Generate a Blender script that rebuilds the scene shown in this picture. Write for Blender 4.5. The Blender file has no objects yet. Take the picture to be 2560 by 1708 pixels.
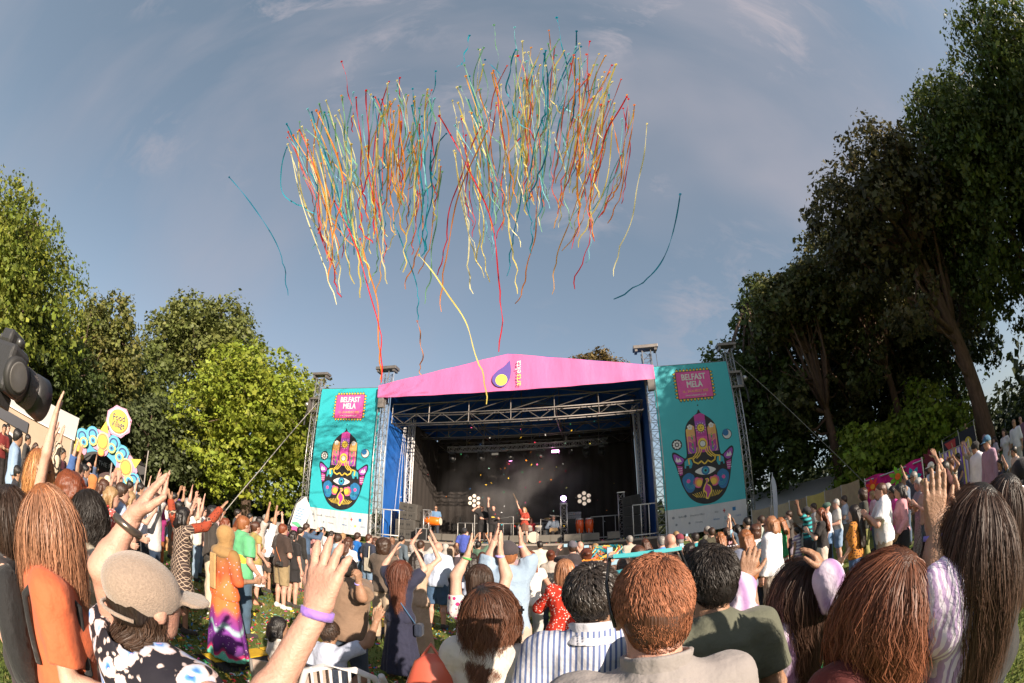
import bpy, math, random
import numpy as np
from mathutils import Vector, Matrix
R = math.radians
rnd = random.Random(7)
nr = np.random.RandomState(11)
scene = bpy.context.scene
COL = scene.collection
# ------------------------------------------------------------------ camera, light, exposure
CAMH = 1.9
PITCH = 26.5
FPX = 1067.0                       # focal length of the fisheye in pixels of the 2560 px frame
cd = bpy.data.cameras.new('camera')
cd.type = 'PANO'
cd.sensor_width = 36.0
cd.clip_start = 0.05
cd.clip_end = 3000
cd.panorama_type = 'FISHEYE_EQUISOLID'
cd.fisheye_lens = 15.0
cd.fisheye_fov = R(200)
cam = bpy.data.objects.new('camera', cd)
COL.objects.link(cam)
cam.location = (0, 0, CAMH)
cam.rotation_euler = (R(90 + PITCH), 0, 0)
scene.camera = cam
SUN_AZ = 146.0                     # degrees clockwise from +Y
SUN_EL = 20.0
sd = bpy.data.lights.new('sun', 'SUN')
sd.energy = 4.7
sd.angle = R(0.6)
sd.color = (1.0, 0.85, 0.69)
sun = bpy.data.objects.new('sun', sd)
COL.objects.link(sun)
tosun = Vector((math.sin(R(SUN_AZ)) * math.cos(R(SUN_EL)), math.cos(R(SUN_AZ)) * math.cos(R(SUN_EL)), math.sin(R(SUN_EL))))
sun.rotation_euler = tosun.to_track_quat('Z', 'Y').to_euler()
sun.location = tosun * 60
world = bpy.data.worlds.new('World')
scene.world = world
world.use_nodes = True
wt = world.node_tree
wt.nodes.clear()
def wn(t, **k):
 n = wt.nodes.new(t)
 for a, b in k.items():
  setattr(n, a, b)
 return n
w_out = wn('ShaderNodeOutputWorld')
w_bg = wn('ShaderNodeBackground')
w_bg.inputs['Strength'].default_value = 0.088
sky = wn('ShaderNodeTexSky', sky_type='NISHITA', sun_disc=False)
sky.sun_elevation = R(SUN_EL)
sky.sun_rotation = R(SUN_AZ)
sky.altitude = 50
sky.air_density = 1.0
sky.dust_density = 1.2
sky.ozone_density = 1.4
hs = wn('ShaderNodeHueSaturation')
hs.inputs['Saturation'].default_value = 0.74
hs.inputs['Value'].default_value = 1.0
wt.links.new(sky.outputs[0], hs.inputs['Color'])
# thin cirrus: stretched noise over the direction of view
tc = wn('ShaderNodeTexCoord')
def wmap(rot, sc, loc=(0, 0, 0)):
 m = wn('ShaderNodeMapping')
 m.inputs['Rotation'].default_value = [R(a) for a in rot]
 m.inputs['Scale'].default_value = sc
 m.inputs['Location'].default_value = loc
 wt.links.new(tc.outputs['Generated'], m.inputs['Vector'])
 return m
def wnoise(m, scale, det, rough, dist, lo, hi):
 n = wn('ShaderNodeTexNoise')
 n.inputs['Scale'].default_value = scale
 n.inputs['Detail'].default_value = det
 n.inputs['Roughness'].default_value = rough
 n.inputs['Distortion'].default_value = dist
 wt.links.new(m.outputs[0], n.inputs['Vector'])
 r = wn('ShaderNodeMapRange')
 r.inputs['From Min'].default_value = lo
 r.inputs['From Max'].default_value = hi
 wt.links.new(n.outputs['Fac'], r.inputs['Value'])
 return r.outputs[0]
def wmath(op, a, b):
 n = wn('ShaderNodeMath', operation=op)
 for i, v in enumerate((a, b)):
  if isinstance(v, (int, float)):
   n.inputs[i].default_value = v
  else:
   wt.links.new(v, n.inputs[i])
 return n.outputs[0]
veil = wnoise(wmap((0, 20, 35), (0.5, 1.9, 1.2)), 1.5, 6, 0.52, 0.25, 0.38, 0.78)
big = wnoise(wmap((10, 0, -20), (1.0, 1.0, 1.0), (3.1, 0.4, 0)), 1.3, 3, 0.5, 0.3, 0.36, 0.66)
wisps = wnoise(wmap((0, 35, 50), (1.6, 6.0, 4.0), (0.7, 0, 0.3)), 2.4, 8, 0.66, 0.5, 0.50, 0.80)
mask2 = wnoise(wmap((0, 0, 0), (1, 1, 1), (6.2, 1.7, 2.0)), 2.6, 2, 0.5, 0.2, 0.50, 0.66)
cl = wmath('ADD', wmath('MULTIPLY', veil, wmath('MULTIPLY', big, 0.95)), wmath('MULTIPLY', wmath('MULTIPLY', wisps, mask2), 1.1))
clc = wn('ShaderNodeMath', operation='MINIMUM')
wt.links.new(cl, clc.inputs[0])
clc.inputs[1].default_value = 0.95
wmix = wn('ShaderNodeMix', data_type='RGBA')
wt.links.new(clc.outputs[0], wmix.inputs['Factor'])
hz_mix = wn('ShaderNodeMix', data_type='RGBA')
hz_mix.inputs['Factor'].default_value = 0.42
wt.links.new(hs.outputs[0], hz_mix.inputs[6])
hz_mix.inputs[7].default_value = (1.42, 1.98, 2.52, 1)
wt.links.new(hz_mix.outputs[2], wmix.inputs[6])
wmix.inputs[7].default_value = (2.75, 2.62, 2.95, 1)
wt.links.new(wmix.outputs[2], w_bg.inputs['Color'])
wt.links.new(w_bg.outputs[0], w_out.inputs['Surface'])
scene.view_settings.view_transform = 'Standard'
scene.view_settings.look = 'None'
scene.view_settings.exposure = 0.98
scene.view_settings.gamma = 1.0
scene.view_settings.use_curve_mapping = False
scene.cycles.max_bounces = 6
scene.cycles.diffuse_bounces = 3
scene.cycles.glossy_bounces = 2
scene.cycles.transmission_bounces = 2
scene.cycles.transparent_max_bounces = 6
scene.cycles.volume_bounces = 0
scene.cycles.use_denoising = True
# ------------------------------------------------------------------ materials
_M = {}
def mat(name, color, rough=0.6, metal=0.0, noise=0.0, nscale=8.0, bump=0.0, bscale=30.0, emit=None, estr=0.0,
  spec=0.5, bdist=0.01, alt=None, stretch=(1, 1, 1), attr=None, transl=0.0, sheen=0.0, sss=0.0):
 """Principled with a noise that varies the base colour (towards alt, or darker and lighter) and a fine bump."""
 if name in _M:
  return _M[name]
 m = bpy.data.materials.new(name)
 m.use_nodes = True
 nt = m.node_tree
 b = nt.nodes['Principled BSDF']
 b.inputs['Roughness'].default_value = rough
 b.inputs['Metallic'].default_value = metal
 b.inputs['Specular IOR Level'].default_value = spec
 if sheen: b.inputs['Sheen Weight'].default_value = sheen
 if sss:
  b.inputs['Subsurface Weight'].default_value = sss
  b.inputs['Subsurface Radius'].default_value = (0.02, 0.008, 0.004)
  b.inputs['Subsurface Scale'].default_value = 0.5
 c = (color[0], color[1], color[2], 1)
 b.inputs['Base Color'].default_value = c
 tcn = None
 def coords(st):
  tcn = nt.nodes.new('ShaderNodeTexCoord')
  mp = nt.nodes.new('ShaderNodeMapping')
  mp.inputs['Scale'].default_value = st
  nt.links.new(tcn.outputs['Object'], mp.inputs['Vector'])
  return mp.outputs[0]
 out = None
 if attr:
  a = nt.nodes.new('ShaderNodeAttribute'); a.attribute_name = attr
  mx = nt.nodes.new('ShaderNodeMix'); mx.data_type = 'RGBA'; mx.blend_type = 'MULTIPLY'
  mx.inputs['Factor'].default_value = 1
  mx.inputs[6].default_value = c
  nt.links.new(a.outputs['Color'], mx.inputs[7])
  out = mx.outputs[2]
  nt.links.new(out, b.inputs['Base Color'])
 if noise or alt:
  n = nt.nodes.new('ShaderNodeTexNoise')
  n.inputs['Scale'].default_value = nscale
  n.inputs['Detail'].default_value = 5
  n.inputs['Roughness'].default_value = 0.6
  nt.links.new(coords(stretch), n.inputs['Vector'])
  mr = nt.nodes.new('ShaderNodeMapRange')
  mr.inputs['From Min'].default_value = 0.3; mr.inputs['From Max'].default_value = 0.7
  nt.links.new(n.outputs['Fac'], mr.inputs['Value'])
  mx = nt.nodes.new('ShaderNodeMix'); mx.data_type = 'RGBA'
  if out is not None and not alt:
   mx.blend_type = 'MULTIPLY'
   sc = nt.nodes.new('ShaderNodeMath'); sc.operation = 'MULTIPLY'; sc.inputs[1].default_value = 1.0
   nt.links.new(mr.outputs[0], sc.inputs[0]); nt.links.new(sc.outputs[0], mx.inputs['Factor'])
   nt.links.new(out, mx.inputs[6]); v = 1 - noise; mx.inputs[7].default_value = (v, v, v, 1)
  else:
   lo = alt if alt else [max(0, x * (1 - noise)) for x in color]
   hi = color if alt else [min(1, x * (1 + noise * .6)) for x in color]
   mx.inputs[6].default_value = (*lo, 1); mx.inputs[7].default_value = (*hi, 1)
   nt.links.new(mr.outputs[0], mx.inputs['Factor'])
  nt.links.new(mx.outputs[2], b.inputs['Base Color'])
  out = mx.outputs[2]
 if bump:
  n2 = nt.nodes.new('ShaderNodeTexNoise')
  n2.inputs['Scale'].default_value = bscale
  n2.inputs['Detail'].default_value = 4
  nt.links.new(coords(stretch), n2.inputs['Vector'])
  bp = nt.nodes.new('ShaderNodeBump')
  bp.inputs['Strength'].default_value = bump
  bp.inputs['Distance'].default_value = bdist
  nt.links.new(n2.outputs['Fac'], bp.inputs['Height'])
  nt.links.new(bp.outputs[0], b.inputs['Normal'])
 if emit:
  b.inputs['Emission Color'].default_value = (*emit, 1)
  b.inputs['Emission Strength'].default_value = estr
 if transl:
  tr = nt.nodes.new('ShaderNodeBsdfTranslucent')
  if out is not None: nt.links.new(out, tr.inputs['Color'])
  else: tr.inputs['Color'].default_value = c
  ms = nt.nodes.new('ShaderNodeMixShader'); ms.inputs[0].default_value = transl
  nt.links.new(b.outputs[0], ms.inputs[1]); nt.links.new(tr.outputs[0], ms.inputs[2])
  nt.links.new(ms.outputs[0], nt.nodes['Material Output'].inputs['Surface'])
 _M[name] = m
 return m
def srgb(h):
 """'#rrggbb' of a paint or cloth, to linear"""
 v = [int(h[i:i + 2], 16) / 255 for i in (1, 3, 5)]
 return tuple(x / 12.92 if x <= .04045 else ((x + .055) / 1.055) ** 2.4 for x in v)
# ------------------------------------------------------------------ objects
def tag(o, label=None, cat=None, group=None, kind=None):
 if label: o['label'] = label
 if cat: o['category'] = cat
 if group: o['group'] = group
 if kind: o['kind'] = kind
 return o
def empty(name, loc=(0, 0, 0), rz=0, label=None, cat=None, group=None):
 o = bpy.data.objects.new(name, None)
 o.empty_display_size = 0.2
 COL.objects.link(o)
 o.location = loc
 o.rotation_euler = (0, 0, rz)
 return tag(o, label, cat, group)
def link(name, me, m, parent=None, loc=None, rz=None):
 o = bpy.data.objects.new(name, me)
 COL.objects.link(o)
 if m is not None:
  if not me.materials:
   me.materials.append(None)
  o.material_slots[0].link = 'OBJECT'
  o.material_slots[0].material = m
 if parent is not None: o.parent = parent
 if loc is not None: o.location = loc
 if rz is not None: o.rotation_euler = (0, 0, rz)
 return o
def mesh_np(name, V, F, smooth=False, col=None):
 """V (n,3) array, F (m,k) int array with k 3 or 4"""
 me = bpy.data.meshes.new(name)
 V = np.ascontiguousarray(V, dtype=np.float32); F = np.ascontiguousarray(F, dtype=np.int32)
 k = F.shape[1]
 me.vertices.add(len(V)); me.vertices.foreach_set('co', V.ravel())
 me.loops.add(F.size); me.loops.foreach_set('vertex_index', F.ravel())
 me.polygons.add(len(F)); me.polygons.foreach_set('loop_start', np.arange(0, F.size, k, dtype=np.int32))
 try: me.polygons.foreach_set('loop_total', np.full(len(F), k, dtype=np.int32))
 except Exception: pass
 if smooth: me.polygons.foreach_set('use_smooth', np.ones(len(F), dtype=bool))
 if col is not None:
  a = me.color_attributes.new('tint', 'FLOAT_COLOR', 'POINT')
  c4 = np.ones((len(V), 4), dtype=np.float32); c4[:, :3] = col
  a.data.foreach_set('color', c4.ravel())
 me.update(); me.validate()
 return me
class MB:
 """collects boxes, bars and tubes as one mesh"""
 def __init__(s): s.v = []; s.f = []
 def add(s, v, f):
  n = len(s.v); s.v += [tuple(p) for p in v]; s.f += [tuple(i + n for i in q) for q in f]
  return s
 def box(s, c, d, rz=0, mtx=None):
  x, y, z = [k / 2 for k in d]
  v = [(i, j, k) for i in (-x, x) for j in (-y, y) for k in (-z, z)]
  ca, sa = math.cos(rz), math.sin(rz)
  if mtx is not None: v = [tuple(mtx @ Vector(p)) for p in v]
  else: v = [(p[0] * ca - p[1] * sa, p[0] * sa + p[1] * ca, p[2]) for p in v]
  v = [(p[0] + c[0], p[1] + c[1], p[2] + c[2]) for p in v]
  return s.add(v, [(0, 1, 3, 2), (4, 6, 7, 5), (0, 4, 5, 1), (2, 3, 7, 6), (0, 2, 6, 4), (1, 5, 7, 3)])
 def tube(s, pts, r, n=6, cap=True, radii=None):
  pts = [Vector(p) for p in pts]
  m = len(pts)
  up = None; rings = []
  for i, p in enumerate(pts):
   t = (pts[min(i + 1, m - 1)] - pts[max(i - 1, 0)])
   if t.length < 1e-9: t = Vector((0, 0, 1))
   t.normalize()
   if up is None:
    up = Vector((0, 0, 1)) if abs(t.z) < .9 else Vector((1, 0, 0))
   a = t.cross(up)
   if a.length < 1e-6: a = t.orthogonal()
   a.normalize(); b = t.cross(a).normalized(); up = -b if False else up
   rr = radii[i] if radii else r
   rings.append([p + (a * math.cos(2 * math.pi * j / n) + b * math.sin(2 * math.pi * j / n)) * rr for j in range(n)])
  v = [q for g in rings for q in g]
  f = [(i * n + j, i * n + (j + 1) % n, (i + 1) * n + (j + 1) % n, (i + 1) * n + j) for i in range(m - 1) for j in range(n)]
  if cap: f += [tuple(range(n))[::-1], tuple((m - 1) * n + j for j in range(n))]
  return s.add(v, f)
 def lathe(s, prof, n=16, c=(0, 0, 0), mtx=None):
  """prof = [(r,z),...] about z"""
  v = []
  for r, z in prof:
   for j in range(n):
    a = 2 * math.pi * j / n
    p = Vector((r * math.cos(a), r * math.sin(a), z))
    if mtx is not None: p = mtx @ p
    v.append((p.x + c[0], p.y + c[1], p.z + c[2]))
  m = len(prof)
  f = [(i * n + j, i * n + (j + 1) % n, (i + 1) * n + (j + 1) % n, (i + 1) * n + j) for i in range(m - 1) for j in range(n)]
  f += [tuple(range(n))[::-1], tuple((m - 1) * n + j for j in range(n))]
  return s.add(v, f)
 def prism(s, poly, h, M4):
  """poly in xy extruded 0..h in z, placed by matrix M4"""
  n = len(poly)
  v = [M4 @ Vector((x, y, 0)) for x, y in poly] + [M4 @ Vector((x, y, h)) for x, y in poly]
  return s.add(v, [tuple(range(n))[::-1], tuple(range(n, 2 * n))] + [(i, (i + 1) % n, n + (i + 1) % n, n + i) for i in range(n)])
 def me(s, name, smooth=False):
  me = bpy.data.meshes.new(name)
  me.from_pydata(s.v, [], s.f)
  if smooth:
   for p in me.polygons: p.use_smooth = True
  me.update()
  return me
 def build(s, name, m, parent=None, smooth=False, bevel=0):
  o = link(name, s.me(name, smooth), m, parent)
  if bevel:
   b = o.modifiers.new('bevel', 'BEVEL'); b.width = bevel; b.segments = 2; b.limit_method = 'ANGLE'
  return o
def ray_dir(px, py):
 """direction in the world of a pixel of the 2560 px frame, used once to survey where things stand"""
 u = px - 1280.0; v = 854.0 - py
 r = math.hypot(u, v) or 1e-6
 th = 2 * math.asin(r / 2 / FPX)
 x, y, z = math.sin(th) * u / r, math.sin(th) * v / r, math.cos(th)
 p = R(PITCH)
 return Vector((x, z * math.cos(p) - y * math.sin(p), z * math.sin(p) + y * math.cos(p)))
def az_at(px, el=-1.0):
 """azimuth (radians) of column px where elevation is el degrees"""
 lo, hi = 700.0, 1700.0
 for _ in range(40):
  mid = (lo + hi) / 2
  d = ray_dir(px, mid)
  if math.asin(d.z) > R(el): lo = mid
  else: hi = mid
 d = ray_dir(px, (lo + hi) / 2)
 return math.atan2(d.x, d.y)
def ground_at(px, d, el=-1.0):
 a = az_at(px, el)
 return (d * math.sin(a), d * math.cos(a))
# ------------------------------------------------------------------ signed-distance figures
def smin(a, b, k):
 h = np.clip(0.5 + 0.5 * (b - a) / k, 0, 1)
 return b + (a - b) * h - k * h * (1 - h)
def cap(P, a, b, ra, rb, sq=None):
 a = np.asarray(a, np.float32); b = np.asarray(b, np.float32)
 ab = b - a
 t = np.clip(((P - a) @ ab) / max(float(ab @ ab), 1e-9), 0, 1)
 q = P - a - t[:, None] * ab
 if sq is not None:              # flatten: sq = (axis unit vector, factor>1 makes it thinner along the axis)
  ax, f = sq
  ax = np.asarray(ax, np.float32)
  q = q + np.outer(q @ ax, ax) * (f - 1)
 return np.sqrt((q * q).sum(1)) - (ra + (rb - ra) * t)
def ell(P, c, r, M=None):
 q = P - np.asarray(c, np.float32)
 if M is not None: q = q @ M      # rows: local axes as columns of M
 r = np.asarray(r, np.float32)
 k0 = np.sqrt(((q / r) ** 2).sum(1)); k1 = np.sqrt(((q / (r * r)) ** 2).sum(1))
 return k0 * (k0 - 1) / np.maximum(k1, 1e-6)
def wav(P, f, seed, n=5):
 rs = np.random.RandomState(seed)
 s = 0
 for _ in range(n):
  d = rs.normal(size=3) * f
  s = s + np.sin(P @ d.astype(np.float32) + rs.uniform(0, 6.28))
 return s / n
def surface(fn, lo, hi, h, name, col=None, smooth=True):
 """surface nets of fn(P)<0 in the box lo..hi"""
 lo = np.array(lo, np.float32) - h * 1.5; hi = np.array(hi, np.float32) + h * 1.5
 n = np.ceil((hi - lo) / h).astype(int) + 1
 ax = [lo[i] + h * np.arange(n[i], dtype=np.float32) for i in range(3)]
 b = 4                                   # coarse blocks first, the fine grid only near the surface
 nb = -(-n // b)
 bx = [lo[i] + h * (b * np.arange(nb[i], dtype=np.float32) + (b - 1) / 2) for i in range(3)]
 Gc = np.stack(np.meshgrid(*bx, indexing='ij'), -1).reshape(-1, 3).astype(np.float32)
 Dc = np.asarray(fn(Gc), np.float32).reshape(nb)
 up = lambda A: np.repeat(np.repeat(np.repeat(A, b, 0), b, 1), b, 2)[:n[0], :n[1], :n[2]]
 D = up(Dc).copy(); near = up(np.abs(Dc) < 2.9 * h * 1.35 + .012)
 idn = np.argwhere(near)
 G = (lo + h * idn).astype(np.float32)
 D[idn[:, 0], idn[:, 1], idn[:, 2]] = fn(G)
 D[0] = D[-1] = 1; D[:, 0] = D[:, -1] = 1; D[:, :, 0] = D[:, :, -1] = 1
 S = D < 0
 cs = [(i, j, k) for i in (0, 1) for j in (0, 1) for k in (0, 1)]
 sl = lambda A, c: A[c[0]:A.shape[0] - 1 + c[0], c[1]:A.shape[1] - 1 + c[1], c[2]:A.shape[2] - 1 + c[2]]
 cnt = sum(sl(S, c).astype(np.int8) for c in cs)
 act = (cnt > 0) & (cnt < 8)
 idx = np.argwhere(act)
 if len(idx) == 0: return None
 vid = -np.ones(act.shape, np.int32); vid[act] = np.arange(len(idx))
 acc = np.zeros((len(idx), 3), np.float32); num = np.zeros(len(idx), np.float32)
 dv = {c: D[idx[:, 0] + c[0], idx[:, 1] + c[1], idx[:, 2] + c[2]] for c in cs}
 for a in cs:
  for e in range(3):
   if a[e] == 0:
    b = list(a); b[e] = 1; b = tuple(b)
    da, db = dv[a], dv[b]
    m = (da < 0) != (db < 0)
    t = np.where(m, da / np.where(m, da - db, 1), 0)
    p = np.tile(np.array(a, np.float32), (len(idx), 1)); p[:, e] += t
    acc += p * m[:, None]; num += m
 V = lo + (idx + acc / num[:, None]) * h
 F = []
 for e in range(3):
  a, b = [(1, 2), (2, 0), (0, 1)][e]
  s0 = [slice(1, -1)] * 3; s1 = [slice(1, -1)] * 3
  s0[e] = slice(0, -1); s1[e] = slice(1, None)
  A = S[tuple(s0)]; B = S[tuple(s1)]
  for flip, m in ((False, A & ~B), (True, ~A & B)):
   q = np.argwhere(m)
   if not len(q): continue
   off = np.ones(3, int); off[e] = 0
   q = q + off
   def vv(da, db):
    r = q.copy(); r[:, a] += da; r[:, b] += db
    return vid[r[:, 0], r[:, 1], r[:, 2]]
   quad = np.stack([vv(-1, -1), vv(0, -1), vv(0, 0), vv(-1, 0)], 1)
   F.append(quad[:, ::-1] if flip else quad)
 F = np.concatenate(F)
 F = F[(F >= 0).all(1)]
 c = col(V) if col else None
 return (V, F, c)
def join_nets(L):
 L = [x for x in L if x is not None]
 V = np.concatenate([l[0] for l in L]); F = []; n = 0
 for l in L:
  F.append(l[1] + n); n += len(l[0])
 c = None
 if any(l[2] is not None for l in L):
  c = np.concatenate([l[2] if l[2] is not None else np.ones((len(l[0]), 3), np.float32) for l in L])
 return V, np.concatenate(F), c
def nz(v):
 v = np.asarray(v, float); return v / max(np.linalg.norm(v), 1e-9)
# body frame: x to the figure's right, y forward, z up; height 1.72
ARMS = {   # name: ((upper arm dir, forearm dir, palm normal) right, same for left, mirrored if None); openness = finger spread
 'down':   ((.16, .02, -1), (.10, .25, -1), (-1, 0, 0)),
 'relax':  ((.25, -.1, -1), (.05, .7, -.75), (-1, 0, 0)),
 'clap':   ((.30, .45, -.70), (-.62, .62, .75), (-1, .1, .1)),
 'clapup': ((.42, .50, .55), (-.55, .15, 1), (-1, .1, .1)),
 'up':     ((.42, .15, .85), (.10, .10, 1), (0, 1, .1)),
 'upout':  ((.80, .25, .55), (.30, .15, 1), (0, 1, .1)),
 'high':   ((.22, .12, 1), (-.02, .08, 1), (0, 1, .1)),
 'phone':  ((.30, .75, -.1), (-.35, .55, .75), (-.6, -.6, 0)),
 'fold':   ((.2, .15, -1), (-1, .55, .12), (0, -1, 0)),
 'head':   ((.9, .1, .35), (-.75, -.1, .55), (0, 1, 0)),
 'hold':   ((.18, .05, -1), (.0, 1, .05), (-1, 0, 0)),
 'strum':  ((.5, .1, -.8), (-.8, .6, -.2), (0, -1, 0)),
 'drumup': ((.5, .1, 1), (.3, .1, 1), (0, 1, 0)),
}
def skel(right='down', left='down', legs='stand', fem=False, bend=0.0, rj=None, lj=None):
 J = {}
 sw = .158 if fem else .178
 hw = .088 if fem else .082
 top = {'chest': (0, 0, 1.26), 'neck': (0, -.012, 1.44), 'head': (0, .012, 1.60)}
 if legs == 'sit':
  dz = -.47
  hip = [(s * .09, 0, .45) for s in (1, -1)]
  kn = [(s * .11, .42, .46) for s in (1, -1)]
  an = [(s * .11, .42, .08) for s in (1, -1)]
 elif legs == 'squat':
  dz = -.60
  hip = [(s * .09, -.05, .30) for s in (1, -1)]
  kn = [(s * .16, .30, .48) for s in (1, -1)]
  an = [(s * .13, .10, .08) for s in (1, -1)]
 else:
  dz = 0
  hip = [(s * hw, 0, .90) for s in (1, -1)]
  if legs == 'wide':
   kn = [(s * .14, .02, .49) for s in (1, -1)]; an = [(s * .19, -.02, .08) for s in (1, -1)]
  elif legs == 'step':
   kn = [(.10, .10, .50), (-.10, .0, .49)]; an = [(.12, .12, .08), (-.11, -.14, .09)]
  else:
   kn = [(s * .105, .012, .49) for s in (1, -1)]; an = [(s * .115, -.025, .08) for s in (1, -1)]
 J['dz'] = dz; J['hip'] = hip; J['kn'] = kn; J['an'] = an; J['fem'] = fem
 J['toe'] = [(a[0] * 1.18, a[1] + .15, .028) for a in an]
 J['sh'] = []; J['el'] = []; J['wr'] = []; J['hd'] = []; J['pn'] = []
 for i, (s, pz) in enumerate(((1, right), (-1, left))):
  A = pz if not isinstance(pz, str) else ARMS[pz]
  u = nz((A[0][0] * s, A[0][1], A[0][2])); f = nz((A[1][0] * s, A[1][1], A[1][2])); pn = nz((A[2][0] * s, A[2][1], A[2][2]))
  lift = max(0, u[2]) * .06
  sh = np.array((s * (sw - lift * .5), 0, 1.395 + dz + lift))
  el = sh + u * .285; wr = el + f * .245
  J['sh'].append(sh); J['el'].append(el); J['wr'].append(wr); J['hd'].append(f); J['pn'].append(pn)
 for k, v in top.items(): J[k] = np.array((v[0], v[1], v[2] + dz))
 return J
def head_M(yaw=0, pitch=0, roll=0):
 return np.array((Matrix.Rotation(R(-yaw), 3, 'Z') @ Matrix.Rotation(R(pitch), 3, 'X') @ Matrix.Rotation(R(roll), 3, 'Y')), np.float32)
def hpt(J, HM, p):
 """head-local point (relative to the head centre) in body space"""
 c = J['neck'] + HM @ (J['head'] - J['neck'])
 return c + HM @ np.asarray(p, float)
def torso(P, J, g=0.0, k=.05):
 dz = J['dz']; f = J['fem']
 d = ell(P, (0, .0, 1.27 + dz), (.142 + g if f else .160 + g, .098 + g, .185 + g))
 d = smin(d, ell(P, (0, .008, 1.09 + dz), ((.122 if f else .142) + g, .092 + g, .17 + g)), .06)
 d = smin(d, ell(P, (0, -.012, .94 + dz), ((.168 if f else .155) + g, .112 + g, .125 + g)), .06)
 d = smin(d, cap(P, (-.13, -.01, 1.395 + dz), (.13, -.01, 1.395 + dz), .052 + g, .052 + g), .05)
 d = smin(d, cap(P, (0, -.02, 1.38 + dz), (0, -.015, 1.45 + dz), .075 + g, .055 + g), .04)
 if f:
  for s in (1, -1): d = smin(d, ell(P, (s * .065, .075, 1.25 + dz), (.06 + g, .055 + g, .06 + g)), .04)
 return d
def arm(P, J, i, g=0.0, t0=0.0, t1=2.0, k=.03, flare=0.0):
 """t1 up to which the sleeve runs: 1 = elbow, 2 = wrist"""
 sh, el, wr = J['sh'][i], J['el'][i], J['wr'][i]
 e1 = sh + (el - sh) * min(1, t1)
 r0, r1, r2 = (.047, .037, .026) if J['fem'] else (.054, .043, .031)
 d = cap(P, sh, e1, r0 + g, r0 + (r1 - r0) * min(1, t1) + g + flare)
 if t1 > 1:
  w1 = el + (wr - el) * min(1, t1 - 1)
  m = el + (wr - el) * .3
  d = smin(d, cap(P, el, m, r1 + g, r1 * 1.06 + g), .02) if t1 >= 1.3 else d
  d = smin(d, cap(P, el, w1, r1 + g, r1 + (r2 - r1) * (t1 - 1) + g + flare), .02)
 return d
def leg(P, J, i, g=0.0, z1=None, flare=0.0):
 hp, kn, an = (np.array(J[q][i], float) for q in ('hip', 'kn', 'an'))
 d = cap(P, hp, kn, .088 + g, .056 + g)
 cm = kn * .68 + an * .32 + np.array((0, -.012, 0))
 d = smin(d, cap(P, kn, cm, .054 + g, .054 + g), .03)
 d = smin(d, cap(P, cm, an, .054 + g, .036 + g + flare), .03)
 return d
def hand_fn(J, i, style='open'):
 w, f, n = J['wr'][i], nz(J['hd'][i]), J['pn'][i]
 n = nz(n - f * (n @ f)); fa = nz(J['wr'][i] - J['el'][i])
 s = 1 if i == 0 else -1
 side = nz(np.cross(f, n)) * 1.0
 # thumb side: chosen so that thumbs point to the body's middle line when palms face forward or down
 th = side if side @ np.array((-s, 0.3, 0.2)) > 0 else -side
 spread = {'open': .16, 'flat': .05, 'fist': .02, 'curl': .08, 'point': .04, 'wide': .24}[style]
 curl = {'open': .18, 'flat': .05, 'fist': 1.9, 'curl': .7, 'point': 1.9, 'wide': .12}[style]
 segs = []
 for j in range(4):                      # j=0 index ... 3 little
  o = (1.5 - j) / 1.5
  kn = w + f * (.088 - .006 * abs(j - 1.2)) + th * (o * .031)
  segs.append((w + f * .012 + th * o * .016, kn, .0155, .0125, True))
  L = (.070, .079, .073, .057)[j]
  c = curl * (1 + .10 * j)
  if style == 'point' and j == 0: c = .05
  d0 = nz(f + th * (o * spread))
  p = kn
  ang = 0
  for q, (fr, r0, r1) in enumerate(((.46, .0105, .0092), (.30, .0092, .0085), (.24, .0085, .0072))):
   ang += c * (.38, .36, .26)[q] * 1.2
   dd = nz(d0 * math.cos(ang) + n * math.sin(ang))
   e = p + dd * L * fr
   segs.append((p, e, r0, r1, False)); p = e
 tb = w + f * .022 + th * .026
 tk = tb + nz(th * .75 + f * .75 + n * .35) * .042
 tt = tk + nz(th * (.42 if style != 'fist' else -.5) + f * .9 + n * .25) * .034
 te = tt + nz(th * (.25 if style != 'fist' else -.8) + f * .9 + n * .25) * .026
 def fn(P):
  d = cap(P, w - fa * .045, w + f * .012, .0265, .0255, (n, 1.12))
  for a, b, r0, r1, palm in segs:
   if palm: d = smin(d, cap(P, a, b, r0, r1), .012)
  D = d
  for a, b, r0, r1, palm in segs:
   if not palm: D = smin(D, cap(P, a, b, r0, r1), .005)
  D = smin(D, cap(P, w + f * .015 + th * .014, tk, .016, .0135), .012)
  D = smin(D, cap(P, tk, tt, .0125, .0105), .004)
  D = smin(D, cap(P, tt, te, .0105, .0085), .004)
  return D
 pts = np.array([q for sg in segs for q in sg[:2]] + [tk, tt, te, w - fa * .05])
 return fn, pts.min(0) - .03, pts.max(0) + .03
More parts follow.
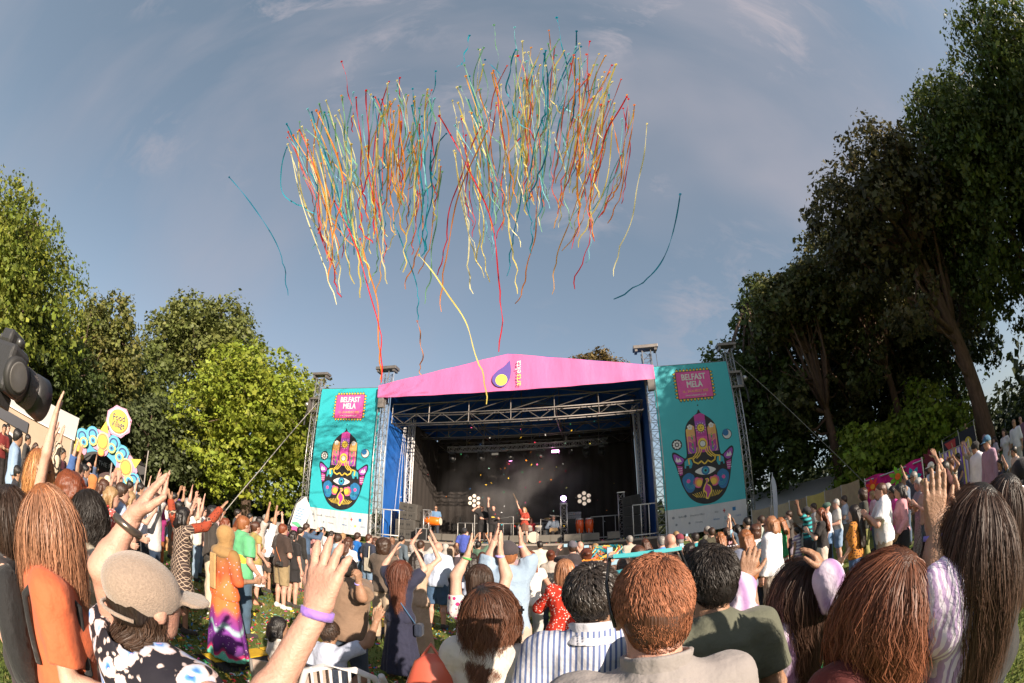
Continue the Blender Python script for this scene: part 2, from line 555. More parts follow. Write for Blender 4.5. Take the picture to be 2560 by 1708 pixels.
def head_fn(P, J, HM, g=0.0):
 c = hpt(J, HM, (0, 0, 0))
 Q = (P - c.astype(np.float32)) @ HM
 d = ell(Q, (0, -.010, .028), (.076 + g, .096 + g, .092 + g))
 d = smin(d, ell(Q, (0, .022, -.035), (.056 + g, .068 + g, .072 + g)), .035)
 d = smin(d, ell(Q, (0, .040, -.075), (.034 + g, .040 + g, .030 + g)), .03)
 if g == 0:
  d = smin(d, cap(Q, (0, .083, .008), (0, .108, -.022), .008, .0125), .012)      # nose
  for s in (1, -1):
   d = smin(d, ell(Q, (s * .079, -.004, -.008), (.010, .021, .031)), .006)     # ears
   e = ell(Q, (s * .031, .092, .010), (.019, .014, .011))                       # eye sockets
   d = -smin(-d, e, .012)
   d = smin(d, ell(Q, (s * .031, .075, .009), (.0125, .0125, .0125)), .002)
   d = smin(d, cap(Q, (s * .014, .086, .030), (s * .046, .076, .032), .008, .006), .010)
  d = smin(d, cap(Q, (-.016, .084, -.050), (.016, .084, -.050), .0075, .0075), .008)   # lips
 return d
def body_net(J, HM, h, handh, styles=('open', 'open'), legs=True):
 def fn(P):
  d = torso(P, J)
  for i in (0, 1):
   d = smin(d, arm(P, J, i), .035)
   if legs:
    d = smin(d, leg(P, J, i), .04)
    d = smin(d, cap(P, np.array(J['an'][i]) + (0, -.03, -.035), J['toe'][i], .036, .028), .03)
  nk = J['neck']; hc = hpt(J, HM, (0, -.01, -.04))
  d = smin(d, cap(P, nk + (0, -.005, -.03), hc, .056 if J['fem'] else .064, .052 if J['fem'] else .060), .025)
  return smin(d, head_fn(P, J, HM), .012)
 pts = [np.array(p) for q in ('sh', 'el', 'wr', 'hip', 'kn', 'an', 'toe') for p in J[q]] + [hpt(J, HM, (0, 0, 0))]
 pts = np.array(pts); lo = pts.min(0) - .13; hi = pts.max(0) + .15
 lo[2] = 0 if legs else .8 + J['dz']
 lo[0] = min(lo[0], -.24); hi[0] = max(hi[0], .24); lo[1] = min(lo[1], -.2); hi[1] = max(hi[1], .2)
 hc = hpt(J, HM, (0, 0, 0))
 def tint(V):
  Q = (V - hc.astype(np.float32)) @ HM
  c = np.ones((len(V), 3), np.float32)
  lip = (np.abs(Q[:, 0]) < .024) & (np.abs(Q[:, 2] + .050) < .009) & (Q[:, 1] > .07)
  c[lip] = (.85, .50, .50)
  br = (np.abs(np.abs(Q[:, 0]) - .031) < .019) & (np.abs(Q[:, 2] - .032) < .0055) & (Q[:, 1] > .06)
  c[br] = (.30, .24, .20)
  ey = (np.abs(np.abs(Q[:, 0]) - .031) < .010) & (np.abs(Q[:, 2] - .009) < .0055) & (Q[:, 1] > .07)
  c[ey] = (.22, .22, .26)
  ck = np.exp(-(((np.abs(Q[:, 0]) - .042) / .02) ** 2 + ((Q[:, 2] + .02) / .022) ** 2)) * (Q[:, 1] > .03)
  c *= 1 - ck[:, None] * np.array((0, .14, .12), np.float32)
  return c
 L = [surface(fn, lo, hi, h, 'body', tint)]
 if handh:
  for i in (0, 1):
   f2, a, b = hand_fn(J, i, styles[i])
   L.append(surface(f2, a, b, handh, 'hand'))
 return join_nets(L)
# garments -----------------------------------------------------------
def top_net(J, HM, h, style, seed=1, neck='crew', boxy=0.0):
 dz = J['dz']
 sl = {'tee': .72, 'tank': -1, 'long': 1.9, 'elbow': 1.15, 'puff': .75, 'cap': .35, 'bishop': 1.85}[style]
 hem = .86 + dz if style != 'crop' else 1.05 + dz
 def fn(P):
  d = torso(P, J, .019 + boxy)
  d = smin(d, cap(P, (0, 0, 1.25 + dz), (0, -.01, hem), .11 + boxy, .125 + boxy, ((0, 1, 0), 1.25)), .06)
  if not (J['dz'] != 0):
   for i in (0, 1): d = smin(d, leg(P, J, i, .020), .04)
  if sl > 0:
   for i in (0, 1):
    g = .016 + boxy * .6 + (.025 if style == 'puff' else 0)
    a = arm(P, J, i, g, 0, sl, flare=.012 if style in ('tee', 'elbow') else (.012 if style == 'bishop' else 0))
    if style == 'bishop':
     m = J['el'][i] * .45 + J['wr'][i] * .55
     a = smin(a, ell(P, m, (.062, .062, .09)), .04)
     a = smin(a, ell(P, J['el'][i] * .5 + J['sh'][i] * .5, (.058, .058, .09)), .04)
    if style == 'puff':
     m = J['el'][i] * .45 + J['sh'][i] * .55
     a = smin(a, ell(P, m, (.085, .085, .085)), .04)
    # cut the sleeve end flat
    if sl < 1:
     u = nz(J['el'][i] - J['sh'][i]); e = J['sh'][i] + u * .285 * sl
    else:
     u = nz(J['wr'][i] - J['el'][i]); e = J['el'][i] + u * .245 * (sl - 1)
    a = np.maximum(a, (P - e.astype(np.float32)) @ u.astype(np.float32) - .008)
    d = smin(d, a, .035)
  fold = (np.abs(wav(P * np.array((1, 1, .6), np.float32), 24, seed, 4)) - .45) * .016 + wav(P * np.array((1, 1, .45), np.float32), 60, seed + 9, 5) * .0030
  d = d + fold
  d = np.maximum(d, hem - P[:, 2])
  nz_ = {'crew': (.062, 1.475), 'v': (.075, 1.46), 'boat': (.12, 1.47), 'strap': (.13, 1.45), 'collar': (.058, 1.50)}[neck]
  c = ell(P, (0, .02, nz_[1] + dz + .02), (nz_[0], nz_[0] * 1.05, .055 if neck != 'strap' else .13))
  d = np.maximum(d, -c)
  if sl <= 0: d = np.maximum(d, P[:, 2] - (1.45 + dz))
  return d
 pts = [np.array(p) for q in (('sh', 'el', 'wr') if sl > 0 else ('sh',)) for p in J[q]]
 pts = np.array(pts); lo = pts.min(0) - .12; hi = pts.max(0) + .12
 lo = np.minimum(lo, (-.26, -.2, hem - .02)); hi = np.maximum(hi, (.26, .2, 1.55 + dz)); lo[2] = min(lo[2], hem - .02)
 return surface(fn, lo, hi, h, 'top')
def bottom_net(J, HM, h, style, seed=2):
 dz = J['dz']; sit = J['dz'] != 0
 zt = 1.0 + dz
 def fn(P):
  if style in ('trousers', 'jeans', 'shorts', 'wide'):
   d = torso(P, J, .006)
   for i in (0, 1):
    g = {'trousers': .020, 'jeans': .014, 'shorts': .034, 'wide': .040}[style]
    d = smin(d, leg(P, J, i, g, flare=.025 if style == 'wide' else .008), .035)
   d = d + (np.abs(wav(P * np.array((1, 1, .6), np.float32), 28, seed, 4)) - .45) * .014 * np.clip((1.0 + dz - P[:, 2]) * 5, .2, 1)
   if not sit:
    d = np.maximum(d, (.50 if style == 'shorts' else .075) - P[:, 2])
   elif style == 'shorts':
    d = np.maximum(d, P[:, 1] - .36)
   else:
    d = np.maximum(d, .09 - P[:, 2])
  else:
   zb = {'skirt': .42, 'long': .10, 'mini': .60}[style]
   r1 = {'skirt': .25, 'long': .27, 'mini': .20}[style]
   t = np.clip((.97 - P[:, 2]) / (.97 - zb), 0, 1)
   an = np.arctan2(P[:, 1], P[:, 0])
   rr = .145 + (r1 - .145) * t ** .8
   rr = rr * (1 + .05 * t * np.sin(an * 9 + seed) + .035 * t * np.sin(an * 17 + P[:, 2] * 3))
   d = (np.sqrt(P[:, 0] ** 2 + (P[:, 1] * 1.22) ** 2) - rr) * .8
   q = torso(P, J, .008)
   for i in (0, 1): q = smin(q, leg(P, J, i, .008), .04)
   d = smin(d, q, .03)
   d = np.maximum(d, zb - P[:, 2])
  return np.maximum(d, P[:, 2] - zt)
 pts = np.array([np.array(p) for q in ('hip', 'kn', 'an') for p in J[q]])
 lo = pts.min(0) - .12; hi = pts.max(0) + .12
 lo = np.minimum(lo, (-.31, -.27, 0)); hi = np.maximum(hi, (.31, .27, zt + .02)); lo[2] = 0.0
 return surface(fn, lo, hi, h, 'bottom')
def shoes_net(J, HM, h, i):
 def fn(P):
  d = 9
  for _ in (0,):
   a = np.array(J['an'][i]); t = np.array(J['toe'][i])
   d = np.minimum(d, smin(cap(P, a + (0, -.03, -.035), t, .046, .038), cap(P, a + (0, -.01, 0), a + (0, -.02, -.03), .045, .045), .02))
  return np.maximum(d, -P[:, 2] + .002)
 pts = np.array([np.array(J[q][i]) for q in ('an', 'toe')])
 lo = pts.min(0) - .09; hi = pts.max(0) + .09; lo[2] = 0
 hi[2] = min(hi[2], lo[2] + .22)
 return surface(fn, lo, hi, h, 'shoes')
def hair_net(J, HM, h, style, seed=3):
 c = hpt(J, HM, (0, 0, 0)).astype(np.float32)
 dz = J['dz']
 def fn(P):
  Q = (P - c) @ HM
  an = np.arctan2(Q[:, 0], -Q[:, 1])
  d = ell(Q, (0, -.014, .034), (.087, .104, .100))
  if style != 'bald2':
   d = smin(d, ell(Q, (0, -.05, -.02), (.070, .062, .075)), .02)
  face = -(Q[:, 1] - .040 - np.clip((Q[:, 2] - .02) * .75, -.05, .06))      # >0 behind hairline
  cut = np.maximum(-face, -(Q[:, 2] + (.052 if style in ('short', 'crop') else .075) + np.clip(-Q[:, 1], 0, 1) * .25))
  d = np.maximum(d, cut)
  streak = np.sin(an * 23 + seed + 2.2 * np.sin(Q[:, 2] * 14)) * .0026 + np.sin(an * 41 + 1.3 * seed + 3 * np.sin(Q[:, 2] * 9 + seed)) * .0018
  if style in ('short', 'crop'):
   if style == 'crop': d = d + .006
   d = d + wav(P, 120, seed, 6) * .004 + wav(P, 45, seed + 3, 5) * .004
   return d
  if style in ('curly', 'afro'):
   r = .125 if style == 'curly' else .115
   e = smin(ell(Q, (0, -.02, .03), (r, r, r)), ell(Q, (0, -.045, -.07), (r * .92, r * .75, .10 if style == 'curly' else .05)), .05)
   e = np.maximum(e, -(.078 - Q[:, 1] - np.clip(np.abs(Q[:, 0]) - .06, 0, .05) * .4))
   return e + wav(P, 130, seed, 8) * .012 + wav(P, 60, seed + 1, 5) * .010
  if style in ('long', 'vlong', 'bob', 'wavy', 'half'):
   L = {'long': .40, 'vlong': .62, 'bob': .17, 'wavy': .38, 'half': .27}[style]
   zt = hpt(J, HM, (0, 0, 0))[2]
   # curtain falling from the skull down the back, in body space
   yb = hpt(J, HM, (0, -.06, 0))
   t = np.clip((zt - P[:, 2]) / L, 0, 1)
   wd = .092 + .045 * np.sin(np.clip(t * 1.5, 0, 1.4)) - .055 * np.clip(t - .6, 0, 1)
   ya = yb[1] - .022 - .075 * np.clip(t * 1.5, 0, 1) * (1 if L > .2 else .3)
   q0 = (P[:, 0] - yb[0]) / wd; q1 = (P[:, 1] - ya) / (.060 - .018 * t)
   e = (np.sqrt(q0 ** 2 + q1 ** 2) - 1) * .045
   e = np.maximum(e, zt - L - P[:, 2] + .02 * np.sin(P[:, 0] * 50 + seed) + 1.2 * np.abs(P[:, 0] - yb[0]) * .4)
   e = np.maximum(e, P[:, 2] - zt - .03)
   d = smin(d, e, .035)
   for s in (1, -1):                 # locks beside the neck
    a = hpt(J, HM, (s * .075, -.01, .01)); b = np.array((a[0] + s * .015, a[1] - .02, max(zt - L * .55, zt - .22)))
    d = smin(d, cap(P, a, b, .026, .020), .02)
   if style in ('wavy',):
    return d + streak * 2.0 + wav(P, 55, seed, 6) * .010
   st2 = np.sin(P[:, 0] * 190 + 3 * np.sin(P[:, 2] * 11 + seed)) * .0024 + np.sin(P[:, 0] * 97 + 2 * np.sin(P[:, 2] * 17)) * .003
   return d + streak + st2
  if style == 'pony':
   a = hpt(J, HM, (0, -.11, .02)); b = a + (0, -.05, -.12); e = a + (0, -.045, -.26)
   d = smin(d, cap(P, a, b, .026, .030), .012); d = smin(d, cap(P, b, e, .030, .012), .01)
   return d + streak * .8
  if style == 'bun':
   d = smin(d, ell(P, hpt(J, HM, (0, -.115, .045)), (.042, .038, .038)), .010)
   return d + streak * .8
  if style == 'topbun':
   d = smin(d, ell(P, hpt(J, HM, (0, -.05, .14)), (.040, .040, .036)), .012)
   return d + streak * .8
  return d
 r = .20
 lo = c - r; hi = c + r
 if style in ('long', 'vlong', 'wavy', 'half', 'pony', 'bob'):
  lo = c - np.array((.22, .32, .70 if style == 'vlong' else .46), np.float32); hi = c + np.array((.22, .16, .17), np.float32)
 return surface(fn, lo, hi, h, 'hair')
def cap_net(J, HM, h, kind='cap'):
 c = hpt(J, HM, (0, 0, 0)).astype(np.float32)
 def fn(P):
  Q = (P - c) @ HM
  if kind == 'cap':
   d = np.maximum(ell(Q, (0, -.012, .036), (.095, .112, .108)), -(Q[:, 2] - .022 - Q[:, 1] * .12))
   b = ell(Q, (0, .118, .030), (.078, .075, .012))
   return np.minimum(d, b)
  if kind == 'hat':
   d = np.maximum(ell(Q, (0, -.012, .036), (.094, .110, .115)), -(Q[:, 2] - .02))
   b = np.maximum(np.abs(Q[:, 2] - .030 + .28 * np.clip(np.sqrt((Q ** 2)[:, :2].sum(1)) - .09, 0, 1)) - .007, np.sqrt((Q ** 2)[:, :2].sum(1)) - .165)
   return np.minimum(d, b)
  if kind == 'hijab':
   d = ell(Q, (0, -.018, .022), (.098, .116, .116))
   d = smin(d, ell(Q, (0, -.01, -.09), (.088, .085, .09)), .05)
   d = np.maximum(d, -ell(Q, (0, .13, -.005), (.058, .07, .085)))
   d = smin(d, np.maximum(ell(P, J['neck'] + (0, -.01, -.03), (.175, .125, .085)), -9), .03)
   return d + wav(P, 40, 5, 6) * .004
  if kind == 'turban':
   d = ell(Q, (0, -.015, .062), (.108, .122, .092))
   return np.maximum(d, -(Q[:, 2] - .015 + Q[:, 1] * .2)) + np.sin(Q[:, 2] * 90 + Q[:, 0] * 30) * .003
 lo = c - .22; hi = c + .25
 if kind == 'hijab': lo = c - np.array((.24, .24, .36), np.float32)
 return surface(fn, lo, hi, h, kind)
_NET = {}
def cached(key, make):
 if key not in _NET:
  r = make()
  _NET[key] = mesh_np(key[0], r[0], r[1], True, r[2])
 return _NET[key]
def cloth(color, pattern=None, c2=None, rough=.85):
 """fabric by colour and print"""
 key = 'cloth_%s_%s_%s' % (color, pattern, c2)
 if key in _M: return _M[key]
 col = srgb(color)
 if pattern is None:
  m = mat(key, col, rough, noise=.14, nscale=5, bump=.7, bscale=11, bdist=.03, sheen=.1)
  return m
 m = mat(key, col, rough, bump=.6, bscale=11, bdist=.03)
 nt = m.node_tree; b = nt.nodes['Principled BSDF']
 tcn = nt.nodes.new('ShaderNodeTexCoord')
 c2 = srgb(c2)
 mx = nt.nodes.new('ShaderNodeMix'); mx.data_type = 'RGBA'
 mx.inputs[6].default_value = (*col, 1); mx.inputs[7].default_value = (*c2, 1)
 def node(t, **k):
  n = nt.nodes.new(t)
  for a, q in k.items(): setattr(n, a, q)
  return n
 def mth(op, a, bb=None):
  n = node('ShaderNodeMath', operation=op)
  for i, v in enumerate((a, bb)):
   if v is None: continue
   if isinstance(v, (int, float)): n.inputs[i].default_value = v
   else: nt.links.new(v, n.inputs[i])
  return n.outputs[0]
 sp = node('ShaderNodeSeparateXYZ')
 nt.links.new(tcn.outputs['Object'], sp.inputs[0])
 X, Y, Z = sp.outputs
 if pattern == 'hstripe': f = mth('GREATER_THAN', mth('SINE', mth('MULTIPLY', Z, 62)), 0.0)
 elif pattern == 'widestripe': f = mth('GREATER_THAN', mth('SINE', mth('MULTIPLY', Z, 46)), 0.1)
 elif pattern == 'vstripe': f = mth('GREATER_THAN', mth('SINE', mth('MULTIPLY', X, 330)), 0.25)
 elif pattern == 'check': f = mth('MULTIPLY', mth('ADD', mth('GREATER_THAN', mth('SINE', mth('MULTIPLY', Z, 120)), 0.2), mth('GREATER_THAN', mth('SINE', mth('MULTIPLY', X, 120)), 0.2)), .5)
 elif pattern == 'lattice':
  a = mth('ABSOLUTE', mth('SINE', mth('ADD', mth('MULTIPLY', X, 62), mth('MULTIPLY', Z, 48))))
  c = mth('ABSOLUTE', mth('SINE', mth('SUBTRACT', mth('MULTIPLY', X, 62), mth('MULTIPLY', Z, 48))))
  f = mth('LESS_THAN', mth('MINIMUM', a, c), 0.22)
 elif pattern == 'zebra':
  w = node('ShaderNodeTexWave'); w.inputs['Scale'].default_value = 14; w.inputs['Distortion'].default_value = 7; w.inputs['Detail'].default_value = 1.5
  nt.links.new(tcn.outputs['Object'], w.inputs[0]); f = mth('GREATER_THAN', w.outputs['Fac'], .5)
 elif pattern == 'marble':
  w = node('ShaderNodeTexWave'); w.inputs['Scale'].default_value = 3.5; w.inputs['Distortion'].default_value = 9; w.inputs['Detail'].default_value = 2
  nt.links.new(tcn.outputs['Object'], w.inputs[0]); f = w.outputs['Fac']
 else:                                   # small printed flowers
  v = node('ShaderNodeTexVoronoi'); v.inputs['Scale'].default_value = {'floral': 26, 'dots': 38, 'bigfloral': 21}[pattern]
  nt.links.new(tcn.outputs['Object'], v.inputs['Vector'])
  f = mth('LESS_THAN', v.outputs['Distance'], {'floral': .38, 'dots': .28, 'bigfloral': .42}[pattern])
 nt.links.new(f, mx.inputs['Factor'])
 nt.links.new(mx.outputs[2], b.inputs['Base Color'])
 return m
SKINS = {'fair': (.60, .36, .27), 'pink': (.58, .32, .24), 'tan': (.42, .235, .15), 'olive': (.36, .20, .125), 'brown': (.20, .10, .06), 'dark': (.09, .045, .03)}
def skin(k):
 return mat('skin_' + k, SKINS[k], .50, noise=.20, nscale=22, bump=.30, bscale=130, attr='tint', spec=.4, sss=.06)
HAIRS = {'black': (.012, .009, .008), 'dark': (.022, .013, .009), 'brown': (.055, .026, .014), 'chestnut': (.095, .034, .016), 'red': (.22, .055, .018),
   'ginger': (.34, .12, .04), 'blond': (.42, .26, .12), 'strawberry': (.38, .17, .08), 'grey': (.30, .28, .26), 'white': (.52, .50, .47), 'auburn': (.14, .035, .015)}
def hairm(k):
 c = HAIRS[k]
 return mat('hair_' + k, c, .42, alt=tuple(x * .45 for x in c), nscale=5, stretch=(26, 26, 1.6), bump=.6, bscale=6, spec=.55)
def person(x, y, h=1.7, yaw=0.0, rp='down', lp='down', legs='stand', fem=False, sk='fair', hair='short', hc='brown', top=('tee', '#888888'),
     bot=('trousers', '#222222'), shoe='#3a3532', lod=None, label='', group='people in the festival crowd', hy=0, hp=0, hr=0, z=0.0, wide=1.0, dress=None,
     neck='crew', styles=None, hat=None, hatc='#333333', glasses=False, boxy=0.0, cat='person', nolegs=False, extra=None, hairmat=None):
 """yaw: degrees clockwise from +Y that the figure faces"""
 d = math.hypot(x, y)
 if lod is None: lod = 0 if d < 3.2 else (1 if d < 6.5 else (2 if d < 11.5 else 3))
 H, hh = [(.0125, .0064), (.018, .0095), (.027, .0125), (.034, .016)][lod]
 if isinstance(rp, str) or isinstance(rp, tuple): pass
 key = (str(rp), str(lp), legs, fem, hy, hp, hr, lod, nolegs)
 J = skel(rp, lp, legs, fem); HM = head_M(hy, hp, hr)
 root = empty('person', (x, y, z), R(-yaw), label, cat, group)
 s = h / 1.72
 root.scale = (s * wide, s * wide, s)
 if styles is None:
  f = {'clap': 'flat', 'clapup': 'flat', 'fold': 'curl', 'phone': 'curl', 'down': 'curl', 'relax': 'curl', 'hold': 'curl', 'drumup': 'fist', 'strum': 'curl'}
  styles = tuple(f.get(q, 'open') if isinstance(q, str) else 'open' for q in (rp, lp))
 body = cached(('body',) + key + (styles,), lambda: body_net(J, HM, H, hh, styles, not nolegs))
 link('body', body, skin(sk), root)
 if top is not None:
  me = cached(('top', key, top[0], neck, boxy), lambda: top_net(J, HM, H, top[0], abs(hash(top[1])) % 7 if False else len(top[1]) + len(top[0]), neck, boxy))
  link('shirt' if not dress else 'bodice', me, cloth(*top[1:]), root)
 if bot is not None and not nolegs:
  me = cached(('bottom', legs, fem, lod, bot[0]), lambda: bottom_net(J, HM, H, bot[0]))
  link({'skirt': 'skirt', 'long': 'skirt', 'mini': 'skirt', 'shorts': 'shorts', 'jeans': 'jeans'}.get(bot[0], 'trousers'), me, cloth(*bot[1:]), root)
 if shoe and not nolegs:
  for i in (0, 1):
   me = cached(('shoe', legs, lod, i), lambda: shoes_net(J, HM, max(H, .014), i))
   link('shoe', me, cloth(shoe), root)
 hk = (str(hy), hp, hr, legs, lod)
 if hair and hair != 'bald':
  me = cached(('hair', hk, hair), lambda: hair_net(J, HM, min(H, .016) if lod < 3 else .02, hair, 3))
  link('hair', me, hairmat or hairm(hc), root)
 if hat:
  me = cached((hat, hk), lambda: cap_net(J, HM, min(H, .014), hat))
  link({'cap': 'cap', 'hat': 'hat', 'hijab': 'headscarf', 'turban': 'turban'}[hat], me, cloth(hatc), root)
 if glasses:
  mb = MB()
  for sgn in (1, -1):
   c = hpt(J, HM, (sgn * .034, .106, .010))
   rot = Matrix([list(r) for r in HM.tolist()])
   mb.box(c, (.052, .006, .036), mtx=rot)
   mb.box(hpt(J, HM, (sgn * .074, .055, .014)), (.005, .10, .010), mtx=rot)
  mb.box(hpt(J, HM, (0, .108, .016)), (.03, .005, .006), mtx=Matrix([list(r) for r in HM.tolist()]))
  mb.build('sunglasses', mat('dark_glass', (.012, .011, .012), .12, spec=.6), root)
 if 'phone' in (rp, lp):
  hs_ = [J['wr'][i] + nz(J['hd'][i]) * .09 for i, q in ((0, rp), (1, lp)) if q == 'phone']
  c = sum(hs_) / len(hs_) + np.array((0, .02, .03))
  w = Vector((c[0] * s * wide, c[1] * s * wide, c[2] * s)); w.rotate(Matrix.Rotation(R(-yaw), 3, 'Z'))
  p = empty('phone', (x + w.x, y + w.y, z + w.z), R(-yaw), 'phone held up by the ' + ' '.join(label.split()[:11]), 'phone', 'phones held up in the crowd')
  mb = MB(); mb.box((0, 0, 0), (.155, .009, .075) if len(hs_) == 2 else (.075, .009, .155)); mb.build('case', mat('phone_black', (.02, .02, .022), .3), p, bevel=.003)
  mb = MB(); mb.box((0, -.0052, 0), (.142, .002, .066) if len(hs_) == 2 else (.066, .002, .142)); mb.build('screen', mat('phone_screen', (.20, .30, .36), .2, emit=(.35, .5, .6), estr=.25), p)
 if extra: extra(root, J, HM)
 return root, J, HM
def wristband(root, J, i, color='#8d7bd0', name='wristband', r=.031, t=.014, off=.02):
 w, f = J['wr'][i], nz(J['hd'][i])
 mb = MB()
 q = Vector(f).to_track_quat('Z', 'Y').to_matrix()
 c = Vector(w - f * off)
 mb.lathe([(r, -t / 2), (r + .0025, -t / 2), (r + .0025, t / 2), (r, t / 2)], 18, c, q)
 mb.build(name, cloth(color), root, True)
# ------------------------------------------------------------------ ground and sky-line
def rot_dir(az): return (math.sin(R(az)), math.cos(R(az)))
def polar(az, d): return (d * math.sin(R(az)), d * math.cos(R(az)))
def grass_material():
 m = mat('lawn', (.085, .115, .028), .95)
 nt = m.node_tree; b = nt.nodes['Principled BSDF']
 tcn = nt.nodes.new('ShaderNodeTexCoord')
 def noise(s, d=6):
  n = nt.nodes.new('ShaderNodeTexNoise'); n.inputs['Scale'].default_value = s; n.inputs['Detail'].default_value = d
  nt.links.new(tcn.outputs['Object'], n.inputs['Vector']); return n.outputs['Fac']
 r = nt.nodes.new('ShaderNodeValToRGB')
 r.color_ramp.elements[0].position = .32; r.color_ramp.elements[0].color = (.095, .140, .022, 1)
 r.color_ramp.elements[1].position = .70; r.color_ramp.elements[1].color = (.32, .31, .085, 1)
 e = r.color_ramp.elements.new(.5); e.color = (.20, .26, .040, 1)
 nt.links.new(noise(.9, 9), r.inputs[0])
 mx = nt.nodes.new('ShaderNodeMix'); mx.data_type = 'RGBA'; mx.blend_type = 'MULTIPLY'; mx.inputs['Factor'].default_value = .7
 r2 = nt.nodes.new('ShaderNodeValToRGB')
 r2.color_ramp.elements[0].position = .35; r2.color_ramp.elements[0].color = (.45, .45, .45, 1)
 r2.color_ramp.elements[1].position = .65; r2.color_ramp.elements[1].color = (1, 1, 1, 1)
 nt.links.new(noise(38, 4), r2.inputs[0])
 nt.links.new(r.outputs[0], mx.inputs[6]); nt.links.new(r2.outputs[0], mx.inputs[7])
 nt.links.new(mx.outputs[2], b.inputs['Base Color'])
 bp = nt.nodes.new('ShaderNodeBump'); bp.inputs['Strength'].default_value = .9; bp.inputs['Distance'].default_value = .03
 nt.links.new(noise(60, 4), bp.inputs['Height']); nt.links.new(bp.outputs[0], b.inputs['Normal'])
 return m
def build_ground():
 n = 96; rings = [0, 6, 14, 26, 40, 70, 160, 500, 1500]
 V = [(0, 0, 0)]; F = []
 def hz(x, y):
  r = math.hypot(x, y); side = max(0, abs(x) - 16) + max(0, -y - 10)
  return min(2.5, .03 * max(0, side - 2)) if r < 200 else 0
 for r in rings[1:]:
  for j in range(n):
   a = 2 * math.pi * j / n; x, y = r * math.cos(a), r * math.sin(a)
   V.append((x, y, hz(x, y)))
 mb = MB(); mb.v = V
 for j in range(n): mb.f.append((0, 1 + j, 1 + (j + 1) % n))
 for i in range(len(rings) - 2):
  for j in range(n):
   a = 1 + i * n; b = a + n
   mb.f.append((a + j, b + j, b + (j + 1) % n, a + (j + 1) % n))
 o = mb.build('ground', grass_material(), None, True)
 tag(o, kind='structure')
build_ground()
def gz(x, y):
 side = max(0, abs(x) - 16) + max(0, -y - 10)
 return min(2.5, .03 * max(0, side - 2))
def scatter_quads(n, pos, size, tilt, cols, name, m, aspect=.4, zbase=.01):
 """small paper or leaf quads; pos (n,3)"""
 a = nr.uniform(0, 6.283, n); t1 = nr.normal(0, tilt, n); t2 = nr.normal(0, tilt, n)
 ux = np.stack([np.cos(a), np.sin(a), np.sin(t1)], 1); vy = np.stack([-np.sin(a), np.cos(a), np.sin(t2)], 1)
 s = size * nr.uniform(.6, 1.3, n)
 ux = ux * s[:, None] / 2; vy = vy * (s * aspect)[:, None] / 2
 lift = (np.abs(ux[:, 2]) + np.abs(vy[:, 2])) + zbase
 c = pos.copy(); c[:, 2] += lift
 V = np.stack([c - ux - vy, c + ux - vy, c + ux + vy, c - ux + vy], 1).reshape(-1, 3)
 F = np.arange(4 * n).reshape(n, 4)
 return link(name, mesh_np(name, V, F, False, np.repeat(cols, 4, 0)), m)
PAPER = [srgb(c) for c in ('#e8433a', '#f08a2c', '#f2c93b', '#e9e07a', '#37a7b5', '#2b7fd0', '#3aa66a', '#e65a9a', '#9cd9c0', '#ffffff', '#d62a4a')]
def build_confetti():
 n = 24000
 r = 2.2 + 15.5 * nr.beta(1.5, 2.2, n); a = nr.uniform(R(-62), R(52), n)
 x = r * np.sin(a); y = r * np.cos(a)
 dens = np.clip(1.25 - np.abs(x + .8) / 8.5, 0.08, 1) * (.55 + .45 * np.sin(x * 1.7 + np.sin(y * 1.3) * 2) * np.sin(y * 1.1 + 1)) + .12
 keep = (nr.uniform(0, 1, n) < dens) & (y < 14.5)
 x, y = x[keep], y[keep]; n = len(x)
 cols = np.array(PAPER)[nr.randint(0, len(PAPER), n)] * nr.uniform(.7, 1.05, (n, 1))
 o = scatter_quads(n, np.stack([x, y, np.zeros(n)], 1), .055, .35, cols, 'paper_confetti', mat('paper_bits', (1, 1, 1), .6, attr='tint', spec=.3))
 tag(o, kind='stuff')
build_confetti()
def build_grass():
 n = 42000
 r = 1.3 + 11 * nr.beta(1.1, 1.9, n); a = nr.uniform(R(-78), R(78), n)
 x = r * np.sin(a); y = r * np.cos(a)
 h = nr.uniform(.03, .075, n); b = nr.uniform(0, 6.28, n); w = .006 + .0012 * r
 dx, dy = np.cos(b) * w, np.sin(b) * w
 lx, ly = nr.normal(0, .02, n), nr.normal(0, .02, n)
 z = np.zeros(n)
 V = np.stack([np.stack([x - dx, y - dy, z], 1), np.stack([x + dx, y + dy, z], 1), np.stack([x + lx, y + ly, h], 1)], 1).reshape(-1, 3)
 g = nr.uniform(.6, 1.25, (n, 1)); yel = nr.uniform(0, 1, (n, 1)) ** 3
 cols = (np.array([[.095, .145, .028]]) * (1 - yel) + np.array([[.30, .27, .10]]) * yel) * g
 tag(link('grass', mesh_np('grass', V, np.arange(3 * n).reshape(n, 3), False, np.repeat(cols, 3, 0)), mat('grass_blade', (1, 1, 1), .7, attr='tint', transl=.3)), kind='stuff')
build_grass()
